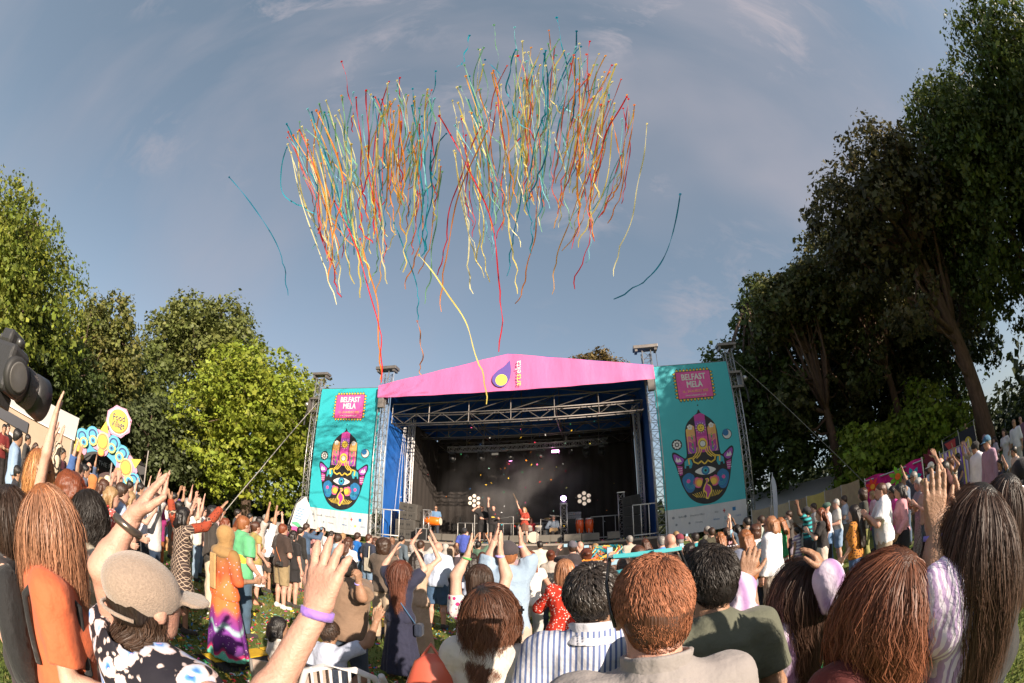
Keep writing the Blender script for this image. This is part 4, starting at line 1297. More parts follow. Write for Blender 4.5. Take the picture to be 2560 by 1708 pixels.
def build_banner(inner, outer, side, label):
 (x0, y0), (x1, y1) = (outer, inner) if side < 0 else (inner, outer)
 W = math.hypot(x1 - x0, y1 - y0); H = 7.40; zb = 1.52
 root = empty('festival_banner', ((x0 + x1) / 2, (y0 + y1) / 2, zb), math.atan2(y1 - y0, x1 - x0), label, 'banner', 'tall festival banners beside the stage')
 TEAL = mat('banner_teal', (.032, .42, .48), .5, noise=.06, nscale=.8, bump=.35, bscale=.9)
 WHT = mat('banner_white', (.56, .56, .57), .5, noise=.06, nscale=.8, bump=.8, bscale=1.6, bdist=.12, stretch=(1.4, 1, .5))
 zs = H * .148
 mb = MB(); mb.box((0, .02, (zs + H) / 2), (W, .04, H - zs)); mb.build('banner_cloth', TEAL, root)
 mb = MB(); mb.box((0, .02, zs / 2), (W, .04, zs)); mb.build('sponsor_strip', WHT, root)
 mb = MB(); mb.tube([(-W / 2 - .1, .06, H + .02), (W / 2 + .1, .06, H + .02)], .03, 6); mb.build('top_bar', ALUD, root)
 c = .06
 P_ = mat('print_pink', (.70, .09, .34), .6, noise=.10, nscale=.8, bump=.8, bscale=1.6, bdist=.12, stretch=(1.4, 1, .5)); Y_ = mat('print_yellow', (.80, .55, .07), .6, noise=.10, nscale=.8, bump=.8, bscale=1.6, bdist=.12, stretch=(1.4, 1, .5)); K_ = mat('print_black', (.012, .012, .016), .6, noise=.10, nscale=.8, bump=.8, bscale=1.6, bdist=.12, stretch=(1.4, 1, .5))
 W_ = mat('print_white', (.70, .69, .67), .6, noise=.10, nscale=.8, bump=.8, bscale=1.6, bdist=.12, stretch=(1.4, 1, .5)); O_ = mat('print_orange', (.75, .28, .10), .6, noise=.10, nscale=.8, bump=.8, bscale=1.6, bdist=.12, stretch=(1.4, 1, .5)); U_ = mat('print_purple', (.34, .07, .42), .6, noise=.10, nscale=.8, bump=.8, bscale=1.6, bdist=.12, stretch=(1.4, 1, .5))
 B_ = mat('print_blue', (.02, .16, .38), .6, noise=.10, nscale=.8, bump=.8, bscale=1.6, bdist=.12, stretch=(1.4, 1, .5)); T_ = mat('print_teal', (.04, .36, .44), .6, noise=.10, nscale=.8, bump=.8, bscale=1.6, bdist=.12, stretch=(1.4, 1, .5)); G_ = mat('print_green', (.06, .30, .14), .6, noise=.10, nscale=.8, bump=.8, bscale=1.6, bdist=.12, stretch=(1.4, 1, .5)); M_ = mat('print_magenta', (.50, .05, .30), .6, noise=.10, nscale=.8, bump=.8, bscale=1.6, bdist=.12, stretch=(1.4, 1, .5))
 # title box with its row of petals
 bx0, bx1, bz0, bz1 = c - .82, c + .82, H * .785, H * .952
 tri = []; trk = []
 for k in range(10):
  x = bx0 + (bx1 - bx0) * (k + .5) / 10
  for z, s in ((bz0, -1), (bz1, 1)):
   f = lambda w, h: [(x - w, z), (x - w * .75, z + s * h * .55), (x, z + s * h), (x + w * .75, z + s * h * .55), (x + w, z)]
   tri.append(f(.062, .13)); trk.append(f(.085, .17))
 for k in range(8):
  z = bz0 + (bz1 - bz0) * (k + .5) / 8
  for x, s in ((bx0, -1), (bx1, 1)):
   f = lambda w, h: [(x, z - w), (x + s * h * .55, z - w * .75), (x + s * h, z), (x + s * h * .55, z + w * .75), (x, z + w)]
   tri.append(f(.055, .13)); trk.append(f(.075, .17))
 poly_inlay(root, 'petal_outline', trk, 0, K_); poly_inlay(root, 'petal_border', tri, 1, Y_)
 poly_inlay(root, 'title_frame', [[(bx0 - .03, bz0 - .03), (bx1 + .03, bz0 - .03), (bx1 + .03, bz1 + .03), (bx0 - .03, bz1 + .03)]], 2, K_)
 poly_inlay(root, 'title_box', [[(bx0, bz0), (bx1, bz0), (bx1, bz1), (bx0, bz1)]], 3, P_)
 def bold(txt, size, m, z, sx=.78, w=.012):
  o = text_mesh(txt, size, m, root, (c, -.018, z), sx=sx)
  return o
 for dx in (-.010, .010):
  for dz in (-.008, .008):
   o = bold('BELFAST', .40, W_, H * .915 + dz); o.location.x += dx; o.location.y -= .001 * (dx > 0) + .002 * (dz > 0)
   o = bold('MELA', .40, W_, H * .868 + dz); o.location.x += dx; o.location.y -= .001 * (dx > 0) + .002 * (dz > 0)
 bold('16 - 24 AUGUST 2025', .165, Y_, H * .826, .80)
 bold('www.belfastmela.org.uk', .125, W_, H * .802, .82)
 # the open hand emblem
 def X(u): return c + u
 zz = lambda v: H * v
 hand = [(0, .712), (.10, .690), (.34, .668), (.62, .632), (.74, .585), (.76, .50), (.78, .445), (.86, .432), (1.0, .445), (1.25, .470), (1.40, .470), (1.42, .440), (1.30, .395), (1.20, .34), (1.06, .27), (.80, .205), (.45, .168), (0, .155)]
 def sym(h): return [(X(x), zz(v)) for x, v in h] + [(X(-x), zz(v)) for x, v in h[::-1][1:-1]]
 full = smooth_poly(sym(hand), 5); poly_inlay(root, 'hand_outline', [full], 0, K_)
 # finger panels: three upright, shaded from orange to magenta in bands
 def panel(x0, x1, top, segs, lay):
  n = len(segs)
  for k, m in enumerate(segs):
   a = .455 + (top - .455) * k / n; b = .455 + (top - .455) * (k + 1) / n
   if k == n - 1:
    p = [(X(x0), zz(a)), (X(x1), zz(a)), (X(x1), zz(b - .012)), (X((x0 + x1) / 2 + (.06 if x0 < 0 else -.06 if x0 > 0.1 else 0)), zz(b)), (X(x0), zz(b - .012 if abs((x0 + x1) / 2) < .1 else b - .03))]
   else: p = [(X(x0), zz(a)), (X(x1), zz(a)), (X(x1), zz(b)), (X(x0), zz(b))]
   poly_inlay(root, 'finger_panel', [p], lay, m)
 OR2 = mat('print_amber', (.72, .38, .14), .6, noise=.10, nscale=.8, bump=.8, bscale=1.6, bdist=.12, stretch=(1.4, 1, .5)); RO = mat('print_rose', (.62, .16, .25), .6, noise=.10, nscale=.8, bump=.8, bscale=1.6, bdist=.12, stretch=(1.4, 1, .5))
 panel(-.70, -.30, .625, (U_, M_, RO, OR2, OR2), 1); panel(.30, .70, .625, (U_, M_, RO, OR2, OR2), 1); panel(-.25, .25, .690, (M_, P_, M_, U_, M_), 1)
 sun = []
 for k in range(12):
  a = 2 * math.pi * k / 12; sun.append([(X(.13 * math.cos(a - .25)), zz(.600) + .13 * math.sin(a - .25)), (X(.27 * math.cos(a)), zz(.600) + .27 * math.sin(a)), (X(.13 * math.cos(a + .25)), zz(.600) + .13 * math.sin(a + .25))])
 poly_inlay(root, 'sun_rays', sun, 2, W_); poly_inlay(root, 'sun_rim', [ring(X(0), zz(.600), .19)], 3, K_); poly_inlay(root, 'sun_disc', [ring(X(0), zz(.600), .165)], 4, Y_)
 poly_inlay(root, 'sun_face', [ring(X(-.06), zz(.605), .022, 8, 1.4), ring(X(.06), zz(.605), .022, 8, 1.4), ring(X(0), zz(.590), .035, 8, 1.6, .4)], 5, K_)
 fl = []
 for sx in (-.50, .50):
  for k in range(5):
   a = 2 * math.pi * k / 5 + .3; fl.append(ring(X(sx) + .075 * math.cos(a), zz(.610) + .075 * math.sin(a), .055, 8))
 poly_inlay(root, 'white_flowers', fl, 2, W_)
 poly_inlay(root, 'gem_ring', [ring(X(0), zz(.505), .22, 22, 1, 1.15)], 2, Y_); poly_inlay(root, 'gem_rim', [ring(X(0), zz(.505), .15, 20)], 3, K_); poly_inlay(root, 'gem', [ring(X(0), zz(.505), .125, 20)], 4, W_)
 yl = []
 for s in (1, -1):
  for o_ in (0, .10, .20):
   yl += stroke([(X(s * (.08 + o_)), zz(.485)), (X(s * (.10 + o_)), zz(.462)), (X(s * (.20 + o_ * 1.15)), zz(.440)), (X(s * (.34 + o_ * 1.2)), zz(.425))], .045)
  yl += stroke([(X(0), zz(.385)), (X(s * .15), zz(.405)), (X(s * .30), zz(.392)), (X(s * .48), zz(.405)), (X(s * .52), zz(.43)), (X(s * .72), zz(.425)), (X(s * .70), zz(.395))], .06)
  for q in range(4): yl += stroke([(X(s * (.64 - .03 * q)), zz(.60 - .035 * q)), (X(s * (.40 + .02 * q)), zz(.585 - .035 * q))], .022)
  yl += stroke([(X(s * .66), zz(.60)), (X(s * .66), zz(.47)), (X(s * .56), zz(.455))], .025)
 poly_inlay(root, 'gold_lines', yl, 3, Y_)
 lf = []
 for s in (1, -1):
  for v in (.545, .505, .475): lf.append([(X(s * .44), zz(v - .016)), (X(s * .50), zz(v)), (X(s * .46), zz(v + .02)), (X(s * .41), zz(v + .002))])
 poly_inlay(root, 'leaf_marks', lf, 2, G_)
 # thumbs and palm
 th_ = [[(X(s * x), zz(v)) for x, v in ((.92, .425), (1.10, .445), (1.33, .462), (1.36, .440), (1.25, .405), (1.05, .40))] for s in (1, -1)]
 poly_inlay(root, 'thumb_tips', [smooth_poly(p, 3) for p in th_], 1, U_)
 mt = [[(X(s * x), zz(v)) for x, v in ((1.02, .415), (1.12, .438), (1.17, .425), (1.24, .445), (1.30, .42), (1.22, .412))] for s in (1, -1)]
 poly_inlay(root, 'snowy_peaks', mt, 2, W_)
 eleph = [[(X(s * x), zz(v)) for x, v in ((.55, .395), (.60, .42), (.78, .425), (.90, .412), (.92, .375), (.86, .372), (.84, .388), (.72, .386), (.70, .370), (.62, .372))] for s in (1, -1)]
 poly_inlay(root, 'elephants', eleph, 1, T_)
 poly_inlay(root, 'patterned_fingers', [[(X(s * x), zz(v)) for x, v in ((1.0, .385), (1.24, .395), (1.15, .335), (1.03, .34))] for s in (1, -1)], 1, M_)
 poly_inlay(root, 'pattern_dots', [ring(X(s * (1.06 + .07 * (k % 3))), zz(.350 + .013 * (k // 3)), .024, 6) for s in (1, -1) for k in range(9)], 2, W_)
 poly_inlay(root, 'wave_panels', [smooth_poly([(X(s * x), zz(v)) for x, v in ((.55, .330), (.80, .345), (1.05, .320), (1.02, .275), (.85, .235), (.62, .238), (.50, .275))], 4) for s in (1, -1)], 1, B_)
 sw = []
 for s in (1, -1):
  for q in range(3): sw += stroke([(X(s * (.62 + .42 * math.sin(a) * (1 - q * .25) * .5 + .08)), zz(.285) + .24 * math.cos(a) * (1 - q * .25)) for a in np.linspace(.2, 4.4, 9)], .022)
 poly_inlay(root, 'wave_lines', sw, 2, T_)
 poly_inlay(root, 'roses', [ring(X(s * .80), zz(.298), .085, 10) for s in (1, -1)], 3, P_)
 poly_inlay(root, 'rainbows', [ring(X(s * .36), zz(.285), .24, 18) for s in (1, -1)], 1, P_)
 poly_inlay(root, 'rainbow_inner', [ring(X(s * .34), zz(.283), .19, 18) for s in (1, -1)], 2, O_); poly_inlay(root, 'rainbow_core', [ring(X(s * .32), zz(.281), .13, 16) for s in (1, -1)], 3, Y_)
 poly_inlay(root, 'palm_shadow', [smooth_poly([(X(x), zz(v)) for x, v in ((-.72, .352), (-.3, .378), (0, .385), (.3, .378), (.72, .352), (.35, .312), (.15, .300), (.42, .20), (.25, .17), (0, .163), (-.25, .17), (-.42, .20), (-.15, .300), (-.35, .312))], 4)], 4, K_)
 eye = [(X(x), zz(v)) for x, v in ((-.48, .348), (-.25, .366), (0, .372), (.25, .366), (.48, .348), (.25, .329), (0, .323), (-.25, .329))]
 poly_inlay(root, 'eye_white', [smooth_poly(eye, 4)], 5, W_); poly_inlay(root, 'iris', [ring(X(0), zz(.348), .19, 20)], 6, B_); poly_inlay(root, 'iris_ring', [ring(X(0), zz(.348), .12, 18)], 7, T_); poly_inlay(root, 'pupil', [ring(X(0), zz(.348), .055, 12)], 8, K_)
 poly_inlay(root, 'gold_rays', [st for k in range(-7, 8) if abs(k) > 1 for st in stroke([(X(k * .095), zz(.235 - abs(k) * .002)), (X(k * .068), zz(.190 + abs(k) * .0015))], .024)], 5, Y_)
 poly_inlay(root, 'tiger_halo', [smooth_poly([(X(x), zz(v)) for x, v in ((-.05, .300), (.08, .302), (.12, .285), (.02, .272), (.18, .255), (.22, .225), (.12, .205), (.02, .182), (-.10, .19), (-.08, .215), (-.20, .235), (-.12, .262), (-.02, .285))], 4)], 6, Y_)
 poly_inlay(root, 'tiger', [smooth_poly([(X(x), zz(v)) for x, v in ((-.02, .296), (.06, .294), (.02, .268), (.13, .252), (.16, .228), (.07, .208), (.0, .190), (-.05, .20), (-.03, .22), (-.13, .238), (-.08, .258), (.0, .28))], 4)], 7, M_)
 # floating discs
 poly_inlay(root, 'flower_disc', [ring(X(-1.16), zz(.515), .235, 22)], 0, K_)
 poly_inlay(root, 'disc_petals', [ring(X(-1.16) + .14 * math.cos(a), zz(.515) + .14 * math.sin(a), .05, 8) for a in np.linspace(0, 5.6, 9)] + [ring(X(-1.16), zz(.515), .06, 10)], 1, W_)
 poly_inlay(root, 'moon_rim', [ring(X(1.20), zz(.545), .235, 22)], 0, K_); poly_inlay(root, 'moon_disc', [ring(X(1.20), zz(.545), .20, 22)], 1, W_)
 poly_inlay(root, 'moon_shade', [ring(X(1.14), zz(.555), .15, 18)], 2, B_)
 poly_inlay(root, 'small_dot', [ring(X(0), zz(.738), .035, 10)], 0, K_)
 # sponsor marks and their names
 GR = mat('print_grey', (.22, .24, .27), .6, noise=.10, nscale=.8, bump=.8, bscale=1.6, bdist=.12, stretch=(1.4, 1, .5))
 row1 = (('Belfast', -1.25), ('Executive Office', -.55), ('2025', .30), ('', .78), ('', 1.25)); row2 = (('', -1.15), ('Housing', -.5), ('Allstate', .28), ('U', .68), ('', 1.0), ('CHO2', 1.30))
 for row, z in ((row1, zs * .68), (row2, zs * .40)):
  for t, x in row:
   if t: text_mesh(t, .105 if t != 'U' else .17, {'Allstate': B_, 'U': T_, 'CHO2': B_}.get(t, GR), root, (x + .1, -.012, z), sx=.9)
 poly_inlay(root, 'sponsor_marks', [ring(-1.50, zs * .68, .06, 10), ring(-.98, zs * .69, .055, 8), ring(-.82, zs * .40, .05, 10), ring(-1.38, zs * .40, .05, 10)], 1, GR)
 poly_inlay(root, 'blue_mark', [[(1.15, zs * .62), (1.30, zs * .62), (1.30, zs * .76), (1.15, zs * .76)]], 1, B_)
 poly_inlay(root, 'red_mark', [[(.70, zs * .66), (.82, zs * .66), (.82, zs * .70), (.70, zs * .70)], [(.74, zs * .60), (.78, zs * .60), (.78, zs * .76), (.74, zs * .76)]], 1, mat('print_red', (.5, .05, .05)))
 poly_inlay(root, 'yellow_mark', [ring(.98, zs * .40, .055, 8)], 1, Y_)
 return root
build_banner((-6.45, 19.22), (-10.05, 19.72), -1, 'tall teal festival banner with an open hand emblem, left of the stage')
build_banner((6.12, 16.60), (9.75, 16.10), 1, 'tall teal festival banner with an open hand emblem, right of the stage')
for (x, y), lab, sg in (((-10.28, 19.85), 'lattice mast at the outer edge of the left banner', -1), ((10.0, 16.25), 'lattice mast at the outer edge of the right banner', 1)):
 tw = empty('banner_mast', (x, y, 0), R(-8), lab, 'tower', 'lattice towers of the stage and banners')
 lattice(tw, (0, 0, 0), (0, 0, 9.55), .36, 26)
 mb = MB(); mb.box((0, 0, 9.78), (1.0, .45, .14)); mb.build('head_block', ALUD, tw, bevel=.015)
 for q in (-.4, .4):
  mb = MB(); mb.box((q, 0, 9.62), (.1, .36, .16)); mb.build('pulley', ALUD, tw)
 mb = MB(); mb.box((sg * .12, 0, 8.35), (.62, .5, .10)); mb.box((sg * .12, 0, 7.65), (.62, .5, .10)); mb.box((sg * .40, 0, 8.0), (.08, .5, .7)); mb.build('winch_frame', ALUD, tw)
 mb = MB(); mb.lathe([(.04, .12), (.13, .06), (.13, -.08), (.10, -.12)], 12, (sg * .62, -.1, 8.05), Matrix.Rotation(R(60), 3, 'X')); mb.build('flood_lamp', ALU, tw, True)
 mb = MB(); mb.tube([(sg * .50, -.05, 7.9), (sg * .62, -.1, 7.4), (sg * .62, -.1, 6.9)], .05, 6); mb.build('hanging_cable', mat('cable_black', (.02, .02, .02)), tw)
# canopy lettering
def build_logo():
 r = empty('canopy_logo', S(0, -.29, 8.3), ST_R, 'purple drop and yellow disc logo reading artsekta on the pink canopy', 'logo')
 PU = mat('logo_purple', (.135, .085, .36), .6); YE = mat('logo_yellow', (.80, .70, .12), .6); WH = mat('logo_white', (.78, .76, .70), .6)
 drop = [(.10, 1.42), (.16, 1.1), (.16, .80), (.10, .50), (-.06, .26), (-.28, .16), (-.52, .24), (-.68, .46), (-.66, .72), (-.48, .94), (-.20, 1.12), (0, 1.30)]
 poly_inlay(r, 'drop', [smooth_poly(drop, 5)], 0, PU)
 poly_inlay(r, 'disc', [ring(-.27, .50, .27, 26)], 1, YE)
 text_mesh('arts', .37, YE, r, (.50, -.02, .16), (R(90), R(-90), 0), align='LEFT'); text_mesh('ekta', .37, WH, r, (.50, -.02, .74), (R(90), R(-90), 0), align='LEFT')
build_logo()
# ------------------------------------------------------------------ things on the deck
def s_of(px, t, el=0.0):
 a = az_at(px, el); lo, hi = -14.0, 14.0
 for _ in range(40):
  m = (lo + hi) / 2; p = S(m, t)
  if math.atan2(p.x, p.y) < a: lo = m
  else: hi = m
 return (lo + hi) / 2
GRY = mat('speaker_grey', (.075, .068, .060), .7, noise=.15, nscale=5)
GRYD = mat('speaker_dark', (.030, .028, .028), .7)
def speaker_box(px, t, z, w, h, d, label, m, tilt=0, rz=0, parent=None):
 r = empty('stage_speaker', S(s_of(px, t), t, z), ST_R + rz, label, 'speaker', 'loudspeaker stacks at the sides of the stage')
 mt = Matrix.Rotation(R(tilt), 3, 'Y')
 mb = MB(); mb.box((0, 0, h / 2), (w, d, h), mtx=mt); mb.build('cabinet', m, r, bevel=.012)
 mb = MB()
 for i in (-1, 1):
  c = mt @ Vector((i * w * .22, -d / 2 - .006, 0)); mb.box((c.x, c.y, c.z + h / 2), (w * .36, .012, h * .82), mtx=mt)
 tag(mb.build('grille', mat('grille_' + m.name, tuple(v * .75 for v in ((.075, .068, .060) if m is GRY else (.030, .028, .028))), .8, bump=.5, bscale=80), r), kind='stuff')
 for i in (-1, 1):
  for k in (-1, 1):
   mb = MB(); c = mt @ Vector((i * w * .16 + k * w * .05, -d / 2 - .012, 0)); mb.box((c.x, c.y, c.z + h / 2), (w * .05, .012, h * .2)); mb.build('handle', mat('handle_black', (.01, .01, .01)), r)
for k, (z, h, tl) in enumerate(((1.6, .46, 0), (2.07, .46, 0), (2.55, .38, 4), (2.94, .38, 7))):
 speaker_box(1018 + (k > 1) * 6, 1.0, z, .98 if k < 2 else .90, h, .7, ('bottom grey subwoofer of the left stack', 'second grey subwoofer of the left stack', 'lower tilted grey speaker of the left stack', 'top tilted grey speaker of the left stack')[k], GRY, tl, R(6))
for k, (z, h, tl) in enumerate(((1.6, .5, 0), (2.11, .5, 0), (2.63, .42, -4), (3.07, .42, -7))):
 speaker_box(1582, 1.4, z, .80, h, .7, ('bottom dark subwoofer of the right stack', 'second dark subwoofer of the right stack', 'lower tilted dark speaker of the right stack', 'top tilted dark speaker of the right stack')[k], GRYD, tl, R(-8))
for k, (px, t, w) in enumerate(((1092, .25, .62), (1122, .25, .62), (1166, .35, .5), (1252, .2, .66), (1295, .2, .66), (1361, .15, .46), (1382, .55, .66), (1432, .2, .70), (1477, .2, .70), (1534, .3, .52))):
 lab = 'wedge floor monitor at the stage lip, %s from the left' % ('first', 'second', 'third', 'fourth', 'fifth', 'sixth', 'seventh', 'eighth', 'ninth', 'last')[k]
 r = empty('floor_monitor', S(s_of(px, t), t, DK_Z), ST_R, lab, 'monitor', 'floor monitors along the front of the stage')
 mb = MB(); h = .38
 mb.prism([(-.22, 0), (.24, 0), (.14, h), (-.10, h * .95)], w, Matrix.Translation((-w / 2, 0, 0)) @ Matrix(((0, 0, 1, 0), (1, 0, 0, 0), (0, 1, 0, 0), (0, 0, 0, 1))))
 mb.build('cabinet', mat('monitor_taupe', (.13, .115, .095), .7, noise=.12, nscale=5), r, bevel=.01)
 mb = MB(); mb.box((0, -.245, .05), (w * .9, .02, .06)); mb.build('foot_strip', mat('handle_black', (.01, .01, .01)), r)
def mini_truss(px, t, h, label, lamp=None):
 r = empty('lamp_tower', S(s_of(px, t), t, DK_Z), ST_R, label, 'tower', 'short lattice towers standing on the deck')
 lattice(r, (0, 0, 0), (0, 0, h), .27, int(h / .28), r=.022)
 for zz_, w_ in ((h + .02, .34), (.02, .40)):
  mb = MB(); mb.box((0, 0, zz_), (w_, w_, .04)); mb.build('end_plate', ALU, r)
 if lamp:
  f = empty('tower_lamp', S(s_of(px, t), t, DK_Z + h + .05), ST_R, 'lamp glowing %s on top of the lattice tower beside the conga drums' % lamp, 'lamp')
  mb = MB(); mb.box((0, 0, .05), (.26, .2, .1)); mb.lathe([(.10, .10), (.12, .0), (.12, -.12), (.08, -.14)], 12, (0, 0, .22), Matrix.Rotation(R(-80), 3, 'X')); mb.build('housing', mat('fixture_black', (0, 0, 0)), f)
  mb = MB(); mb.lathe([(.115, 0), (.115, .02)], 14, (0, -.16, .22), Matrix.Rotation(R(90), 3, 'X')); mb.build('lens', mat('violet_lens', (.8, .5, 1), .3, emit=(.72, .42, 1), estr=30), f)
mini_truss(1067, 1.2, 1.45, 'short lattice tower right of the left speaker stack')
mini_truss(1411, 1.6, 1.75, 'short lattice tower in the middle of the stage', 'violet')
mini_truss(1556, 1.6, 2.1, 'tallest of the short lattice towers, near the right stack')
def blinder(px, t, z, label):
 r = empty('cluster_lamp', S(s_of(px, t), t, DK_Z), ST_R, label, 'lamp', 'clusters of seven round lamps on stands')
 mb = MB(); mb.tube([(0, 0, 0), (0, 0, z - .3)], .02, 6)
 for a in (0, 2.1, 4.2): mb.tube([(0, 0, .35), (.35 * math.cos(a), .35 * math.sin(a), 0)], .014, 5)
 mb.build('stand', mat('fixture_black', (0, 0, 0)), r)
 pts = [(0, 0)] + [(.26 * math.cos(R(60 * k + 30)), .26 * math.sin(R(60 * k + 30))) for k in range(6)]
 for x, zz_ in pts:
  mb = MB(); mb.lathe([(.09, -.06), (.118, .03), (.118, .05)], 12, (x, 0, z + zz_), Matrix.Rotation(R(90), 3, 'X')); hs_ = mb.build('lamp_shell', mat('fixture_black', (0, 0, 0)), r)
  mb = MB(); mb.lathe([(.10, .052), (.10, .058)], 12, (x, 0, z + zz_), Matrix.Rotation(R(90), 3, 'X')); mb.build('lamp_glass', mat('warm_lamp', (.75, .62, .5), .3, emit=(1, .8, .62), estr=.25), hs_)
blinder(1185, 4.3, 2.25, 'cluster of seven round lamps behind the singers')
blinder(1463, 3.6, 2.15, 'cluster of seven round lamps above the conga drums')
def stand(px, t, h, label, boom=None):
 r = empty('microphone_stand', S(s_of(px, t), t, DK_Z), ST_R, label, 'microphone stand', 'microphone stands on the stage')
 M_ = mat('stand_chrome', (.30, .29, .28), .4, .8)
 mb = MB(); mb.tube([(0, 0, 0), (0, 0, h)], .012, 6); mb.build('pole', M_, r)
 for a in (.3, 2.4, 4.5):
  mb = MB(); mb.tube([(0, 0, .14), (.3 * math.cos(a), .3 * math.sin(a), 0)], .010, 5); mb.build('foot', M_, r)
 if boom:
  mb = MB(); mb.tube([(0, 0, h), boom], .010, 5); mb.build('boom', M_, r)
 e = boom or (0, 0, h)
 mb = MB(); mb.lathe([(.012, -.08), (.018, -.02), (.026, .02), (.018, .05)], 8, e); mb.build('microphone', mat('fixture_black', (0, 0, 0)), r, True)
stand(1283, 1.2, 1.25, 'microphone stand left of the woman with the raised stick', (-.55, -.1, 1.15))
stand(1186, 1.6, 1.45, 'straight microphone stand left of the singers')
stand(1352, 1.3, 1.1, 'low boom microphone over the drum kit', (.5, .1, 1.0))
stand(1402, 1.2, 1.2, 'boom microphone in front of the seated guitarist', (-.45, -.1, 1.25))
def congas():
 for k, (px, lab) in enumerate(((1450, 'orange red conga drum on a stand, left one of the pair'), (1474, 'orange red conga drum on a stand, right one of the pair'))):
  r = empty('conga_drum', S(s_of(px, 1.5), 1.5, DK_Z), ST_R, lab, 'drum', 'conga drums on stands')
  mb = MB(); mb.lathe([(.10, .36), (.15, .50), (.185, .72), (.18, .86), (.155, 1.02)], 20); mb.build('shell', mat('conga_red', (.62, .085, .02), .22, noise=.2, nscale=4), r, True)
  mb = MB(); mb.lathe([(.158, 1.00), (.170, 1.01), (.170, 1.05), (.158, 1.06)], 20); mb.lathe([(.108, .36), (.112, .37), (.112, .40), (.108, .41)], 16); tag(mb.build('metal_rim', ALU, r, True), kind='stuff')
  mb = MB(); mb.lathe([(.156, 1.058), (.15, 1.066)], 20); mb.build('drum_skin', mat('drum_head', (.62, .55, .45), .6), r)
  for a in range(6):
   mb = MB(); c, s = math.cos(a * 1.05), math.sin(a * 1.05); mb.tube([(.172 * c, .172 * s, 1.03), (.195 * c, .195 * s, .82)], .006, 4); mb.build('tension_rod', ALU, r)
  for a in (.4, 2.5, 4.6):
   mb = MB(); c, s = math.cos(a), math.sin(a); mb.tube([(.16 * c, .16 * s, .6), (.24 * c, .24 * s, 0)], .014, 5); mb.build('stand_leg', ALU, r)
congas()
def amp():
 r = empty('amplifier_stack', S(s_of(1436, 2.4), 2.4, DK_Z), ST_R, 'dark amplifier cabinet with grey heads behind the conga drums', 'amplifier')
 mb = MB(); mb.box((0, 0, .55), (.75, .45, 1.1)); mb.build('cabinet', GRYD, r, bevel=.015)
 for z in (1.18, 1.345):
  mb = MB(); mb.box((.02, 0, z), (.62, .35, .15)); o = mb.build('amplifier_head', mat('amp_face', (.16, .16, .18), .5), r, bevel=.01)
  for k in range(5):
   mb = MB(); mb.lathe([(.014, 0), (.014, .02)], 8, (-.2 + .1 * k, -.18, z), Matrix.Rotation(R(90), 3, 'X')); mb.build('knob', mat('handle_black', (0, 0, 0)), o)
amp()
def drumkit():
 r = empty('drum_kit', S(s_of(1336, 1.7), 1.7, DK_Z), ST_R, 'silver drum kit with cymbals at centre stage', 'drum kit')
 SH = mat('drum_shell', (.42, .40, .38), .3, .5)
 def drum(x, y, z, rad, h, ax, name):
  mb = MB(); mb.lathe([(rad, -h / 2), (rad, h / 2)], 18, (x, y, z), Matrix.Rotation(R(ax), 3, 'X')); o = mb.build(name, SH, r, False)
  mb = MB(); mb.lathe([(rad * .97, h / 2 + .002), (rad * .97, h / 2 + .008)], 18, (x, y, z), Matrix.Rotation(R(ax), 3, 'X')); mb.build('drum_head', mat('drum_head', (0, 0, 0)), o)
 drum(0, 0, .28, .27, .4, 90, 'bass_drum'); drum(-.25, .05, .70, .16, .2, 20, 'tom'); drum(.2, .05, .70, .17, .2, 20, 'tom'); drum(.55, .2, .42, .20, .35, 0, 'floor_tom'); drum(-.55, .15, .55, .17, .14, 5, 'snare')
 for x, y, z, rad in ((-.75, .1, .95, .19), (.65, .1, 1.15, .23), (-.35, -.1, 1.2, .22), (.95, .2, .9, .2)):
  mb = MB(); mb.lathe([(rad, 0), (rad * .3, .02), (.03, .035)], 18, (x, y, z), Matrix.Rotation(R(14), 3, 'X')); mb.build('cymbal', mat('brass', (.55, .42, .18), .3, .9), r, True)
  mb = MB(); mb.tube([(x, y, z), (x, y, .1)], .01, 5)
  for a in (0, 2.1, 4.2): mb.tube([(x, y, .25), (x + .22 * math.cos(a), y + .22 * math.sin(a), 0)], .009, 4)
  mb.build('cymbal_stand', ALU, r)
drumkit()
def dhol():
 p = S(s_of(1088, 1.6), 1.6, DK_Z)
 r = empty('orange_drum', p, ST_R, 'orange barrel drum on a stand in front of the blue shirted drummer', 'drum')
 mb = MB(); mb.lathe([(.17, -.38), (.21, -.15), (.22, 0), (.21, .15), (.17, .38)], 20, (0, -.36, .95), Matrix.Rotation(R(90), 3, 'Y')); mb.build('barrel', mat('drum_orange', (.80, .16, .01), .4), r, True)
 for s in (-1, 1):
  mb = MB(); mb.lathe([(.172, -.01), (.172, .02)], 20, (s * .385, -.36, .95), Matrix.Rotation(R(90), 3, 'Y')); mb.build('drum_skin', mat('drum_head', (0, 0, 0)), r)
  mb = MB(); mb.tube([(s * .22, -.36, .75), (-s * .25, -.30, 0)], .015, 5); mb.build('stand_leg', mat('fixture_black', (0, 0, 0)), r)
dhol()
